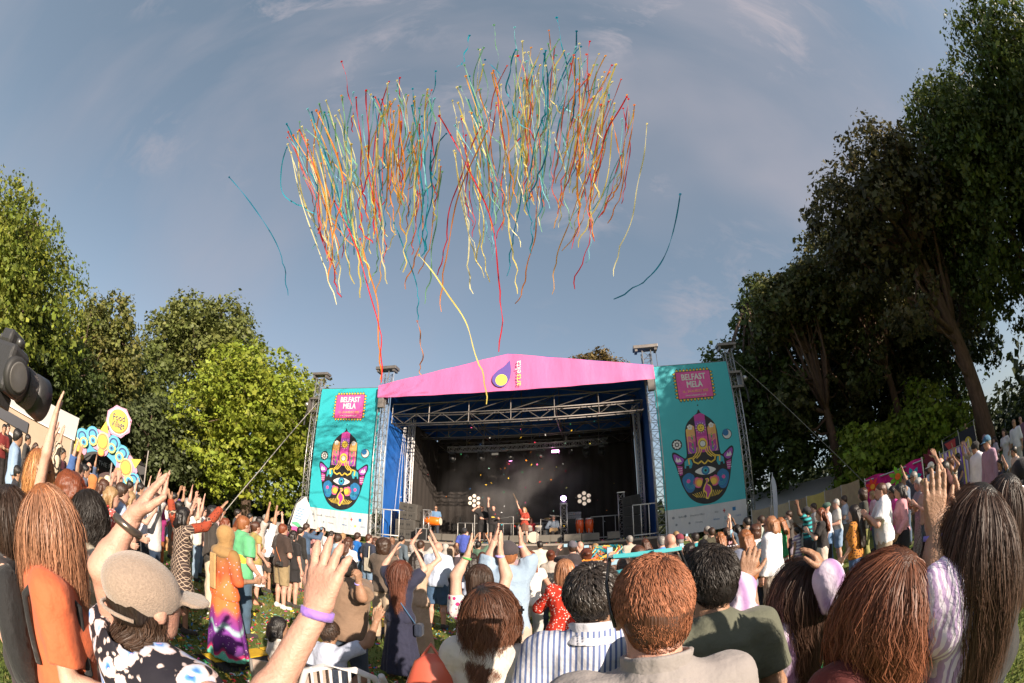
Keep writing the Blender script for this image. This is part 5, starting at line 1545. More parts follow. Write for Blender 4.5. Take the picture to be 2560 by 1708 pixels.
for k, (px, t, w, h, lab) in enumerate(((1058, .5, .5, .55, 'black flight case with pale edges left of the drummer'), (1034, 1.6, .5, .8, 'black equipment rack behind the left speaker stack'), (1112, .8, .3, .25, 'small box with a white top beside the drummer'))):
 r = empty('flight_case', S(s_of(px, t), t, DK_Z), ST_R, lab, 'case', 'equipment cases on the deck')
 mb = MB(); mb.box((0, 0, h / 2), (w, .45, h)); mb.build('body', mat('fixture_black', (0, 0, 0)), r)
 mb = MB()
 for x in (-1, 1):
  for y in (-1, 1): mb.box((x * w / 2, y * .225, h / 2), (.035, .035, h + .02))
  for z in (0.01, h): mb.box((x * w / 2, 0, z), (.03, .47, .03)); mb.box((0, x * .225, z), (w, .03, .03))
 tag(mb.build('edge_trim', ALU, r), kind='stuff')
def fan():
 r = empty('stage_fan', S(s_of(1150, 6.2), 6.2, DK_Z), ST_R, 'large round black fan in front of the back drape', 'fan')
 mb = MB()
 for q in (.55, .45, .34, .22, .1): mb.tube([(q * math.cos(a), 0, .95 + q * math.sin(a)) for a in np.linspace(0, 6.283, 25)], .012, 4, False)
 mb.box((0, 0, .2), (.5, .3, .4)); tag(mb.build('guard', mat('handle_black', (0, 0, 0)), r), kind='stuff')
 for k in range(4):
  mb = MB(); mb.box((.26 * math.cos(k * 1.57), .02, .95 + .26 * math.sin(k * 1.57)), (.46, .02, .12), mtx=Matrix.Rotation(-k * 1.57, 3, 'Y')); mb.build('blade', mat('handle_black', (0, 0, 0)), r)
fan()
def stage_litter():
 n = 900; s = nr.uniform(-5.5, 5.6, n); t = nr.uniform(-.3, 2.6, n)
 P = np.array([S(a, b, DK_Z) for a, b in zip(s, t)])
 o = scatter_quads(n, P, .06, .5, np.array(PAPER)[nr.randint(0, len(PAPER), n)], 'confetti_on_deck', mat('paper_bits', (1, 1, 1)), zbase=.004); tag(o, kind='stuff')
 n = 120; s = nr.normal(.4, 1.9, n); z = nr.uniform(1.9, 7.2, n); t = nr.uniform(-.2, 2.5, n)
 P = np.array([S(a, b, c) for a, b, c in zip(s, t, z)])
 o = scatter_quads(n, P, .06, 1.4, np.array(PAPER)[nr.randint(0, len(PAPER), n)], 'falling_confetti', mat('paper_bits', (1, 1, 1)), .6, 0); tag(o, kind='stuff')
stage_litter()
def smoke():
 m = bpy.data.materials.new('stage_smoke'); m.use_nodes = True; nt = m.node_tree; nt.nodes.clear()
 out = nt.nodes.new('ShaderNodeOutputMaterial'); v = nt.nodes.new('ShaderNodeVolumePrincipled')
 v.inputs['Color'].default_value = (.9, .88, .9, 1); v.inputs['Anisotropy'].default_value = .2
 tcn = nt.nodes.new('ShaderNodeTexCoord'); n = nt.nodes.new('ShaderNodeTexNoise'); n.inputs['Scale'].default_value = .55; n.inputs['Detail'].default_value = 3
 nt.links.new(tcn.outputs['Object'], n.inputs['Vector'])
 mr = nt.nodes.new('ShaderNodeMapRange'); mr.inputs['From Min'].default_value = .42; mr.inputs['From Max'].default_value = .70; mr.inputs['To Max'].default_value = .60
 nt.links.new(n.outputs['Fac'], mr.inputs['Value'])
 g = nt.nodes.new('ShaderNodeTexGradient'); g.gradient_type = 'SPHERICAL'
 mp = nt.nodes.new('ShaderNodeMapping'); mp.inputs['Scale'].default_value = (1 / 4.6, 1 / 2.2, 1 / 2.8)
 nt.links.new(tcn.outputs['Object'], mp.inputs[0]); nt.links.new(mp.outputs[0], g.inputs[0])
 mu = nt.nodes.new('ShaderNodeMath'); mu.operation = 'MULTIPLY'; nt.links.new(mr.outputs[0], mu.inputs[0]); nt.links.new(g.outputs['Fac'], mu.inputs[1])
 nt.links.new(mu.outputs[0], v.inputs['Density']); nt.links.new(v.outputs[0], out.inputs['Volume'])
 mb = MB(); mb.box((0, 0, 0), (9.6, 4.2, 5.2)); o = mb.build('stage_smoke', m)
 o.location = S(-.2, 4.3, 4.3); o.rotation_euler = (0, 0, ST_R); tag(o, kind='stuff')
smoke()
# ------------------------------------------------------------------ crowd barrier, fences, tents, gate
def barrier_run():
 WM = mat('barrier_sheet', (.42, .39, .36), .7, noise=.12, nscale=1.5); FM = mat('barrier_frame', (.55, .53, .5), .5, .4)
 for k in range(9):
  s0 = -8.2 + 2.3 * k; pos = S(s0 + 1.1, -2.1 - .12 * math.sin(k))
  lab = 'pale crowd barrier before the stage, %s from the left' % ('first', 'second', 'third', 'fourth', 'fifth', 'sixth', 'seventh', 'eighth', 'last')[k]
  r = empty('crowd_barrier', pos, ST_R, lab, 'barrier', 'crowd barriers in front of the stage')
  mb = MB(); mb.tube([(-1.1, 0, .12), (-1.1, 0, 1.1), (1.1, 0, 1.1), (1.1, 0, .12), (-1.1, 0, .12)], .022, 6); mb.build('frame', FM, r)
  mb = MB(); mb.box((0, .0, .62), (2.1, .02, .88)); mb.build('cover_sheet', WM, r)
  for x in (-.8, .8):
   mb = MB(); mb.box((x, 0, .03), (.06, .6, .05)); mb.build('foot', FM, r)
barrier_run()
def fence_right():
 pts = [polar(31.8, 18.5), polar(37, 18.3), polar(42, 17.2), polar(47, 15.5)]
 cols = ('#a89780', '#b4a487', '#9c8a72', '#c8b46a', '#a38f78', '#b09a7c', '#bdaa5e', '#a08a70')
 r = empty('cloth_fence', (0, 0, 0), 0, 'tall temporary fence hung with beige and yellow cloth on the right', 'fence')
 segs = []
 for a, b in zip(pts, pts[1:]):
  d = math.hypot(b[0] - a[0], b[1] - a[1]); n = max(1, round(d / .95))
  for k in range(n): segs.append(((a[0] + (b[0] - a[0]) * k / n, a[1] + (b[1] - a[1]) * k / n), (a[0] + (b[0] - a[0]) * (k + 1) / n, a[1] + (b[1] - a[1]) * (k + 1) / n)))
 for k, (a, b) in enumerate(segs):
  V = []; F = []; m = 10; zt = 2.05 + .02 * k
  for i in range(m + 1):
   f = i / m; x = a[0] + (b[0] - a[0]) * f; y = a[1] + (b[1] - a[1]) * f; w = .03 * math.sin(f * 9 + k)
   V += [(x + w, y + w, .1), (x + w * .3, y + w * .3, zt - .03 * math.sin(f * 3.14))]
  for i in range(m): F.append((2 * i, 2 * i + 2, 2 * i + 3, 2 * i + 1))
  link('cloth_panel', mesh_np('panel', np.array(V), np.array(F), True), cloth(cols[k % len(cols)]), r)
  mb = MB(); mb.tube([(a[0], a[1], 0), (a[0], a[1], 2.15)], .025, 6); mb.build('post', ALU, r)
fence_right()
def ridge_tent(name, label, c, w, d, hw_, hr, rz, wallc, roofc, open_front=False):
 r = empty(name, (c[0], c[1], gz(*c)), rz, label, 'tent')
 RM = mat('tent_roof_' + roofc, srgb(roofc), .6, noise=.05, nscale=2, bump=.3, bscale=2); WM = mat('tent_wall_' + wallc, srgb(wallc), .7, noise=.08, nscale=1.5, bump=.3, bscale=2)
 for sg in (-1, 1):
  a = [(-w / 2 - .1, sg * (d / 2 + .1), hw_), (w / 2 + .1, sg * (d / 2 + .1), hw_), (w / 2 + .1, 0, hr), (-w / 2 - .1, 0, hr)]; b = [(x, y, z + .05) for x, y, z in a]
  mb = MB(); mb.add(a + b, [(0, 1, 2, 3), (7, 6, 5, 4), (0, 4, 5, 1), (1, 5, 6, 2), (2, 6, 7, 3), (3, 7, 4, 0)]); mb.build('roof', RM, r)
  mb = MB(); mb.box((0, sg * d / 2, hw_ / 2), (w, .05, hw_ - .02)); mb.build('wall', WM, r)
  mb = MB(); x = sg * w / 2; a = [(x, -d / 2, 0), (x, d / 2, 0), (x, d / 2, hw_), (x, 0, hr - .06), (x, -d / 2, hw_)]; b = [(q[0] - sg * .05, q[1], q[2]) for q in a]
  mb.add(a + b, [(0, 1, 2, 3, 4), (9, 8, 7, 6, 5)] + [(i, (i + 1) % 5, 5 + (i + 1) % 5, 5 + i) for i in range(5)]); mb.build('gable_wall', WM, r)
  for sy in (-1, 1):
   mb = MB(); mb.tube([(sg * w / 2, sy * d / 2, 0), (sg * w / 2, sy * d / 2, hw_)], .05, 6); mb.build('leg', ALU, r)
 return r
x, y = polar(38.5, 27); ridge_tent('white_tent', 'white pitched roof tent behind the cloth fence', (x, y), 6.0, 5.0, 2.0, 3.05, R(-30), '#c9c2b8', '#d8d4cf')
x, y = polar(-72, 19.5); t_ = ridge_tent('cream_marquee', 'cream marquee with a white roof at the left edge of the field', (x, y), 7.5, 6, 2.25, 3.2, R(60), '#a5907c', '#d6d0c8')
mb = MB(); mb.box((0, -3.08, 1.9), (3.6, .05, .36)); mb.build('dark_sign_board', mat('sign_navy', (.015, .017, .03), .5), t_)
text_mesh('FOOD', .26, mat('sign_letters', (.5, .5, .55)), t_, (-1.0, -3.12, 1.9))
x, y = polar(-50.5, 30); ridge_tent('small_grey_tent', 'small grey pitched tent right of the painted arch', (x, y), 4.0, 3.0, 1.9, 2.6, R(-35), '#6a625c', '#a39a94')
# painted arch
def gate():
 x, y = polar(-56.6, 23.0)
 r = empty('food_village_arch', (x, y, 0), R(52), 'colourful scalloped cut-out arch painted with yellow suns and blue fans', 'arch')
 PKP = mat('arch_pink', (.52, .26, .38), .7); YE = mat('arch_yellow', (.72, .52, .07), .7); OR = mat('arch_orange', (.72, .22, .08), .7); BL = mat('arch_blue', (.07, .32, .48), .7); LM = mat('arch_lime', (.62, .66, .18), .7); CR = mat('arch_cream', (.60, .52, .30), .7); NV = mat('arch_navy', (.02, .05, .16), .7)
 mid = [(1.95 * math.cos(a), .9 + 2.05 * math.sin(a)) for a in np.linspace(-.25, math.pi + .25, 13)]
 def slab(name, poly, m, lay, th=.06):
  mb = MB(); mb.prism(poly, th, Matrix.Translation((0, -lay * .03, 0)) @ Matrix(((1, 0, 0, 0), (0, 0, -1, 0), (0, 1, 0, 0), (0, 0, 0, 1)))); return mb.build(name, m, r)
 # arch band
 outer = [(2.45 * math.cos(a), .9 + 2.55 * math.sin(a)) for a in np.linspace(-.38, math.pi + .38, 41)]; inner = [(1.42 * math.cos(a), .9 + 1.50 * math.sin(a)) for a in np.linspace(-.45, math.pi + .45, 41)]
 mb = MB(); V = [(p[0], 0, p[1]) for p in outer] + [(p[0], 0, p[1]) for p in inner] + [(p[0], .08, p[1]) for p in outer] + [(p[0], .08, p[1]) for p in inner]
 F = []
 for i in range(40): F += [(i, i + 1, 42 + i, 41 + i), (82 + i, 123 + i, 124 + i, 83 + i), (i, 82 + i, 83 + i, i + 1), (41 + i, 42 + i, 124 + i, 123 + i)]
 mb.add(V, F); mb.build('arch_band', BL, r)
 for k, (px_, pz) in enumerate(mid):
  if k % 3 == 0:
   d = nz(np.array((px_, pz - .9))); tip = (px_ + d[0] * 1.05, pz + d[1] * 1.05)
   pet = [(px_ + .62 * math.cos(a) * (1 + .12 * math.cos(5 * a)), pz + .62 * math.sin(a) * (1 + .12 * math.cos(5 * a))) for a in np.linspace(0, 6.283, 31)[:-1]]
   slab('sun_panel', pet, PKP, 1)
   slab('tip', [(px_ + d[0] * .5 - d[1] * .25, pz + d[1] * .5 + d[0] * .25), tip, (px_ + d[0] * .5 + d[1] * .25, pz + d[1] * .5 - d[0] * .25)], YE, 2)
   slab('sun_rim', ring(px_, pz, .42, 20, .9, 1.1), CR, 3); slab('sun_ring', ring(px_, pz, .36, 20, .9, 1.1), OR, 4); slab('sun_disc', ring(px_, pz, .28, 20, .9, 1.1), YE, 5)
   slab('half_disc', ring(px_ - d[0] * .52, pz - d[1] * .52, .20, 14), OR, 5); slab('half_disc', ring(px_ - d[0] * .52, pz - d[1] * .52, .15, 14), YE, 6)
  elif k % 3 == 1 or k % 3 == 2:
   s = 1 if k % 3 == 1 else -1
   slab('blue_fan', ring(px_ * 1.12, .9 + (pz - .9) * 1.12, .40, 16), BL, 1)
   for q in (.34, .26, .18): slab('fan_line', ring(px_ * 1.12, .9 + (pz - .9) * 1.12, q, 16), (mat('arch_skyblue', (.10, .38, .52), .7), NV, BL)[int((.34 - q) / .08 + .5)], 2 + (.34 - q) * 8)
   slab('paisley', ring(px_ * .98, .9 + (pz - .9) * .98, .25, 14), LM, 5); slab('paisley_eye', ring(px_ * .98, .9 + (pz - .9) * .98, .16, 12), BL, 6); slab('paisley_pupil', ring(px_ * .98, .9 + (pz - .9) * .98, .07, 8), NV, 7)
 mb = MB(); mb.box((-2.7, .2, 1.7), (.06, .06, 3.4)); mb.box((2.7, .2, 1.7), (.06, .06, 3.4)); mb.tube([(-1.6, .1, 3.0), (-3.2, 1.0, 1.2)], .03, 5); mb.tube([(1.6, .1, 3.0), (3.2, 1.0, 1.0)], .03, 5)
 tag(mb.build('bracing', mat('arch_frame', (.25, .22, .2)), r), kind='stuff')
 # sign
 x2, y2 = x, y
 sgn = empty('octagon_sign', (x + .15, y + .75, 0), R(52), 'eight pointed pink and yellow sign reading Food Village above the arch', 'sign')
 def oc(rad, k=.9): return [((rad if i % 2 == 0 else rad * k) * math.cos(i * math.pi / 8 + math.pi / 8), 4.25 + (rad if i % 2 == 0 else rad * k) * math.sin(i * math.pi / 8 + math.pi / 8)) for i in range(16)]
 def slab2(name, poly, m, lay):
  mb = MB(); mb.prism(poly, .05, Matrix.Translation((0, -lay * .03, 0)) @ Matrix(((1, 0, 0, 0), (0, 0, -1, 0), (0, 1, 0, 0), (0, 0, 0, 1)))); return mb.build(name, m, sgn)
 slab2('board', oc(.82), PKP, 0); slab2('board_rim', oc(.70, .94), mat('arch_white', (.7, .68, .62)), 1); slab2('orange_ring', ring(0, 4.25, .60, 22), OR, 2); slab2('yellow_disc', ring(0, 4.25, .54, 22), YE, 3)
 text_mesh('Food', .46, NV, sgn, (-.02, -.19, 4.42), (R(90), R(-8), 0), sx=.8); text_mesh('Village', .44, NV, sgn, (.0, -.19, 4.08), (R(90), R(-8), 0), sx=.72)
 mb = MB(); mb.box((0, .08, 2.0), (.08, .08, 4.0)); mb.build('post', mat('arch_frame', (0, 0, 0)), sgn)
 # black food stall inside the arch
 v = empty('black_food_stall', (x - 1.6 * 1.3, y + 2.6, 0), R(38), 'black food stall with white lettering seen through the arch', 'stall')
 BK = mat('stall_black', (.022, .02, .022), .6, bump=.3, bscale=3)
 mb = MB(); mb.box((0, 0, 1.3), (4.6, 2.4, 2.6)); mb.build('body', BK, v)
 mb = MB(); a = [(-2.4, -1.3, 2.6), (2.4, -1.3, 2.6), (2.4, 1.3, 2.6), (-2.4, 1.3, 2.6), (-.9, 0, 3.3), (.9, 0, 3.3)]; mb.add(a, [(0, 1, 5, 4), (1, 2, 5), (2, 3, 4, 5), (3, 0, 4), (3, 2, 1, 0)]); mb.build('canopy', BK, v)
 mb = MB(); mb.box((.2, -1.22, 1.25), (2.4, .03, .7)); mb.build('serving_hatch', mat('hatch_dark', (.05, .02, .02)), v)
 text_mesh('THE PATTY', .34, mat('sign_letters', (0, 0, 0)), v, (.1, -1.24, 1.9))
 # the black stall is made large to fill the arch opening with dark
gate()
def feather_flag(name, label, base, top, w, rz, colr, marks):
 r = empty(name, (base[0], base[1], 0), rz, label, 'flag')
 H = top; V = []; F = []; n = 24
 mb = MB(); mb.tube([(0, 0, 0), (0, 0, H * .6), (.04, 0, H * .85), (.16, 0, H * .97), (w * .6, 0, H)], .022, 6); mb.build('pole', ALU, r)
 for i in range(n + 1):
  f = i / n; z = H * .10 + (H * .90) * f
  l = .03 + (.04 if f < .85 else .04 + (f - .85) * w * 2.4); rr = w * (.42 + .58 * math.sin(min(1, f / .8) * 1.57)) * (1 if f < .8 else math.sqrt(max(0, 1 - ((f - .8) / .2) ** 2)) * .98 + .02)
  rr = max(rr, l + .02)
  V += [(l, .03 * math.sin(f * 6), z), (rr, .05 * math.sin(f * 5 + 1), z)]
 for i in range(n): F.append((2 * i, 2 * i + 1, 2 * i + 3, 2 * i + 2))
 link('sail', mesh_np('sail', np.array(V), np.array(F), True), mat('flag_' + name, colr, .7, transl=.25), r)
 return r
x, y = polar(-31.0, 16.2)
ff = feather_flag('feather_flag', 'white feather flag with green and pink swirl at the foot of the left banner', (x, y), 2.95, .62, R(18), (.72, .72, .72), 1)
ff.rotation_euler = (0, R(14), R(25))
poly_inlay(ff, 'blue_lettering', [p for k in range(5) for p in stroke([(.14, 2.42 - .10 * k), (.46 - .04 * (k % 2), 2.45 - .10 * k)], .03)], 14, mat('flag_blue', (.05, .20, .38)))
poly_inlay(ff, 'green_swirl', [smooth_poly([(.10, 1.80), (.28, 1.90), (.46, 1.82), (.42, 1.72), (.26, 1.76)], 4)], 15, mat('flag_green', (.06, .34, .16)))
poly_inlay(ff, 'pink_swirl', [smooth_poly([(.14, 1.66), (.32, 1.72), (.42, 1.64), (.32, 1.50), (.20, 1.54)], 4)], 16, mat('flag_pink', (.62, .05, .24)))
x, y = polar(34.6, 16.5)
f2 = feather_flag('slim_flag', 'slim white and blue flag standing before the cloth fence', (x, y), 3.3, .26, R(-10), (.62, .64, .74), 0)
# guy wires
def wire(label, a, b, r_=.016):
 mb = MB(); a = Vector(a); b = Vector(b); mb.tube([a, a.lerp(b, .5) + Vector((0, 0, -.12)), b], r_, 5)
 o = mb.build('guy_wire', mat('wire_grey', (.30, .28, .26), .6)); tag(o, label, 'wire', 'guy wires of the banner masts')
x, y = polar(-40.9, 21); wire('guy wire running down left from the left banner mast', (-10.3, 19.9, 8.2), (x, y, .05), .022)
x, y = polar(52, 19); wire('guy wire running down right from the right banner mast', (10.1, 16.3, 9.3), (x, y, .05), .012)
# pink draped stall, striped cloths, ornaments
def right_stall():
 (ax, ay), (bx, by) = polar(47.8, 15.3), polar(56.3, 14.2)
 r = empty('pink_draped_fence', (0, 0, 0), 0, 'railing draped with bright pink cloth and big paper flowers', 'fence')
 V = []; F = []; n = 30
 for i in range(n + 1):
  f = i / n; x = ax + (bx - ax) * f; y = ay + (by - ay) * f; w = .06 * math.sin(f * 22)
  for z in (.3, 1.2, 2.05 + .06 * math.sin(f * 9)): V.append((x + w, y + w, z))
 for i in range(n):
  for k in (0, 1): q = i * 3 + k; F.append((q, q + 3, q + 4, q + 1))
 link('pink_cloth', mesh_np('pink', np.array(V), np.array(F), True), cloth('#d81f86'), r)
 mb = MB(); mb.tube([(ax, ay, 2.0), (bx, by, 2.0)], .03, 6); mb.tube([(ax, ay, 0), (ax, ay, 2.1)], .03, 6); mb.tube([(bx, by, 0), (bx, by, 2.1)], .03, 6); mb.build('rail', ALU, r)
 for k, (f, z, c1, c2, s) in enumerate(((.12, 1.75, '#e8402c', '#f0a030', .30), (.34, 1.35, '#2b4fb0', '#f0c030', .34), (.56, 1.8, '#7ab52c', '#e86a20', .36), (.80, 1.6, '#29a3b8', '#f0d8a0', .34), (.22, .95, '#e02a2a', '#f0c030', .3), (.93, 1.2, '#1f9e9e', '#f2b8a0', .26))):
  x = ax + (bx - ax) * f; y = ay + (by - ay) * f
  q = empty('paper_flower', (x - .18, y - .18, z), R(-52), '%s paper flower with a %s centre on the pink cloth' % (('red', 'dark blue', 'green', 'light blue', 'scarlet', 'teal')[k], ('orange', 'yellow', 'orange red', 'cream', 'golden', 'peach')[k]), 'paper flower', 'paper flowers on the pink cloth')
  for a in range(7):
   t = a * 6.283 / 7; p = [(.08 * math.cos(t - .6), .08 * math.sin(t - .6)), (s * .7 * math.cos(t - .3), s * .7 * math.sin(t - .3)), (s * math.cos(t), s * math.sin(t)), (s * .7 * math.cos(t + .3), s * .7 * math.sin(t + .3)), (.08 * math.cos(t + .6), .08 * math.sin(t + .6))]
   mb = MB(); mb.prism(p, .015, Matrix.Rotation(R(90), 4, 'X') @ Matrix.Translation((0, 0, .012 * (a % 3)))); mb.build('petal', cloth(c1), q)
  mb = MB(); mb.prism(ring(0, 0, s * .3, 10), .03, Matrix.Rotation(R(90), 4, 'X') @ Matrix.Translation((0, 0, .05))); mb.build('flower_centre', cloth(c2), q)
right_stall()
def striped_cloth(a, b, z0, z1, label):
 r = empty('striped_cloth', (0, 0, 0), 0, label, 'cloth', 'purple and yellow striped cloths on the railing')
 cols = ('#6b3fa0', '#d9c25a', '#8e7ab8', '#c8b8d8'); n = 18
 for k in range(n):
  f0, f1 = k / n, (k + 1) / n; p = [(a[0] + (b[0] - a[0]) * f, a[1] + (b[1] - a[1]) * f) for f in (f0, f1)]
  w = [.05 * math.sin(f * 14) for f in (f0, f1)]
  V = [(p[0][0] + w[0], p[0][1] + w[0], z0), (p[1][0] + w[1], p[1][1] + w[1], z0), (p[1][0], p[1][1], z1), (p[0][0], p[0][1], z1)]
  me = bpy.data.meshes.new('stripe'); me.from_pydata(V, [], [(0, 1, 2, 3)]); link('stripe', me, cloth(cols[k % 4]), r)
 mb = MB(); mb.tube([(a[0], a[1], z1), (b[0], b[1], z1)], .025, 6)
 for p in (a, b): mb.tube([(p[0], p[1], 0), (p[0], p[1], z1 + .1)], .025, 6)
 mb.build('rail', ALU, r)
striped_cloth(polar(52.5, 12.2), polar(57.5, 12.6), .5, 1.45, 'purple and yellow striped cloth behind the clapping man in maroon')
striped_cloth(polar(59.0, 14.5), polar(63.5, 15.5), .7, 1.95, 'purple and yellow striped cloth further up the right slope')
def art_frame():
 x, y = polar(62.2, 20); r = empty('display_frame', (x, y, 0), R(-58), 'dark display frame with red and gold painted shapes on the right slope', 'display frame')
 mb = MB(); mb.tube([(-.9, 0, 0), (-.9, 0, 2.5), (.9, 0, 2.7), (.9, 0, 0)], .03, 6); mb.tube([(0, 0, 0), (0, 0, 2.6)], .02, 5); mb.build('frame', ALU, r)
 mb = MB(); mb.box((-.45, .03, 1.7), (.84, .03, 1.4)); mb.box((.45, .03, 1.75), (.84, .03, 1.5)); mb.build('panels', mat('panel_dark', (.02, .02, .035), .7), r)
 poly_inlay(r, 'gold_oval', [ring(.45, 1.9, .2, 14, 1, 1.4)], 2, mat('arch_yellow', (0, 0, 0))); poly_inlay(r, 'red_shape', [[(-.8, 2.3), (-.2, 2.35), (-.3, 1.4)]], 2, mat('print_red', (0, 0, 0)))
art_frame()
x, y = polar(57.5, 17.5)
q = empty('paper_star', (x, y, 0), R(-55), 'dark red paper star on a stick between the pine trunks', 'ornament')
mb = MB(); mb.prism([((.42 if k % 2 == 0 else .24) * math.cos(k * math.pi / 8), 1.95 + (.42 if k % 2 == 0 else .24) * math.sin(k * math.pi / 8)) for k in range(16)], .05, Matrix.Rotation(R(90), 4, 'X')); mb.build('star', mat('star_red', (.16, .012, .02), .7), q)
mb = MB(); mb.tube([(0, .03, 0), (0, .03, 1.7)], .02, 5); mb.build('stick', mat('stick_wood', (.2, .12, .06)), q)
# cable ramps over the lawn
def ramp_line(a, b, k0):
 a = Vector((*a, 0)); b = Vector((*b, 0)); d = b - a; n = max(1, round(d.length / .9)); rz = math.atan2(d.y, d.x)
 for k in range(n):
  c = a + d * ((k + .5) / n); L = d.length / n
  r = empty('cable_ramp', c, rz, 'black and yellow cable ramp lying on the grass, %s' % RL[k0 + k], 'cable ramp', 'cable ramps across the lawn')
  mb = MB(); mb.prism([(-.28, 0), (.28, 0), (.13, .06), (-.13, .06)], L - .02, Matrix(((0, 0, 1, -L / 2 + .01), (1, 0, 0, 0), (0, 1, 0, .003), (0, 0, 0, 1)))); mb.build('base', mat('rubber_black', (.022, .021, .02), .8, bump=.4, bscale=60), r)
  mb = MB(); mb.box((0, 0, .072), (L - .04, .24, .016)); mb.build('lid', mat('ramp_yellow', (.70, .42, .02), .6, noise=.2, nscale=9, bump=.6, bscale=70), r, bevel=.004)
 return n
def gp(px, py):
 d = ray_dir(px, py); return (d.x * CAMH / -d.z, d.y * CAMH / -d.z)
RL = ['furthest left', 'left of the patterned dress', 'near the patterned dress', 'at the hem of the orange dress', 'right of the orange dress', 'behind the seated boy', 'right of the seated boy', 'left of the navy dress', 'at the navy dress', 'right of the navy dress', 'nearly under the striped shirt', 'at its right end'] + ['far right piece %d' % k for k in range(9)]
ramp_line(gp(520, 1660), gp(1050, 1538), 2)
ramp_line(gp(2, 1500), gp(120, 1640), 0)
# things people left on the grass
def paper_bag(px, py, label, s=.3, c='#b8875a'):
 x, y = gp(px, py); r = empty('paper_bag', (x, y, 0), rnd.uniform(0, 1), label, 'bag', 'paper bags on the grass')
 mb = MB(); h = s * 1.0; a = [(-s * .55, -s * .35, 0), (s * .55, -s * .35, 0), (s * .55, s * .35, 0), (-s * .55, s * .35, 0), (-s * .5, -s * .3, h), (s * .5, -s * .3, h), (s * .5, s * .3, h), (-s * .5, s * .3, h)]
 mb.add(a, [(3, 2, 1, 0), (0, 1, 5, 4), (1, 2, 6, 5), (2, 3, 7, 6), (3, 0, 4, 7)]); o = mb.build('bag_body', cloth(c), r)
 for sy in (-1, 1):
  mb = MB(); mb.tube([(-s * .25, sy * s * .3, h), (-s * .2, sy * s * .3, h * 1.35), (s * .2, sy * s * .3, h * 1.35), (s * .25, sy * s * .3, h)], .008, 5); mb.build('handle', cloth(c), r)
paper_bag(408, 1372, 'brown paper bag with white paper standing on the grass', .42)
paper_bag(632, 1478, 'brown paper bag beside the woman in the white skirt', .32, '#c09a6a')
x, y = gp(1415, 1510); r = empty('dark_bag', (x + .2, y + 1.5, 0), .3, 'dark brown bag standing on confetti beside the woman in red', 'bag')
mb = MB(); mb.box((0, 0, .17), (.45, .25, .34)); mb.build('bag_body', cloth('#2e1511'), r, bevel=.03)
# chairs
def garden_chair(x, y, rz, label):
 r = empty('garden_chair', (x, y, 0), rz, label, 'chair')
 W = mat('white_plastic', (.66, .63, .62), .35)
 for sx in (-1, 1):
  for sy in (-1, 1):
   mb = MB(); mb.tube([(sx * .24, sy * .22, 0), (sx * .21, sy * .19, .43)], .022, 6); mb.build('leg', W, r, True)
  mb = MB(); mb.tube([(sx * .27, -.2, .84), (sx * .31, -.05, .70), (sx * .31, .12, .66), (sx * .29, .24, .64), (sx * .26, .25, .45)], .024, 8); mb.build('armrest', W, r, True)
 mb = MB(); mb.box((0, .0, .44), (.48, .46, .03)); mb.build('seat', W, r, bevel=.012)
 mb = MB(); mb.tube([(-.25, -.22, .45), (-.27, -.27, .70), (-.22, -.31, .86), (-.10, -.335, .92), (.10, -.335, .92), (.22, -.31, .86), (.27, -.27, .70), (.25, -.22, .45)], .024, 8); mb.build('back_frame', W, r, True)
 for k in range(7):
  xx = -.18 + .06 * k; mb = MB(); mb.tube([(xx, -.22, .46), (xx * 1.02, -.29, .70), (xx * 1.02, -.33, .90)], .011, 5); mb.build('back_slat', W, r, True)
 return r
def deck_chair(x, y, rz, label):
 r = empty('canvas_chair', (x, y, 0), rz, label, 'chair')
 F = mat('chair_frame', (.45, .43, .42), .4, .6)
 for s in (-1, 1):
  mb = MB(); mb.tube([(s * .27, .25, 0), (s * .27, -.22, .46), (s * .27, -.30, .85)], .012, 6); mb.build('frame_tube', F, r)
  mb = MB(); mb.tube([(s * .27, -.28, 0), (s * .27, .20, .45)], .012, 6); mb.build('frame_tube', F, r)
 mb = MB(); a = [(-.26, -.22, .44), (.26, -.22, .44), (.26, -.30, .85), (-.26, -.30, .85)]; mb.add(a + [(x, y + .015, z) for x, y, z in a], [(0, 1, 2, 3), (7, 6, 5, 4), (0, 4, 5, 1), (1, 5, 6, 2), (2, 6, 7, 3), (3, 7, 4, 0)]); mb.build('back_canvas', cloth('#a8958a'), r)
 mb = MB(); mb.box((0, 0, .44), (.52, .44, .015)); mb.build('seat_canvas', cloth('#a8958a'), r)
x, y = polar(-22.5, 3.05); garden_chair(x, y, R(20), 'white slatted plastic garden chair beside the boy in the pale shirt')
x, y = polar(-29.5, 3.15); deck_chair(x, y, R(30), 'beige canvas folding chair left of the white garden chair')
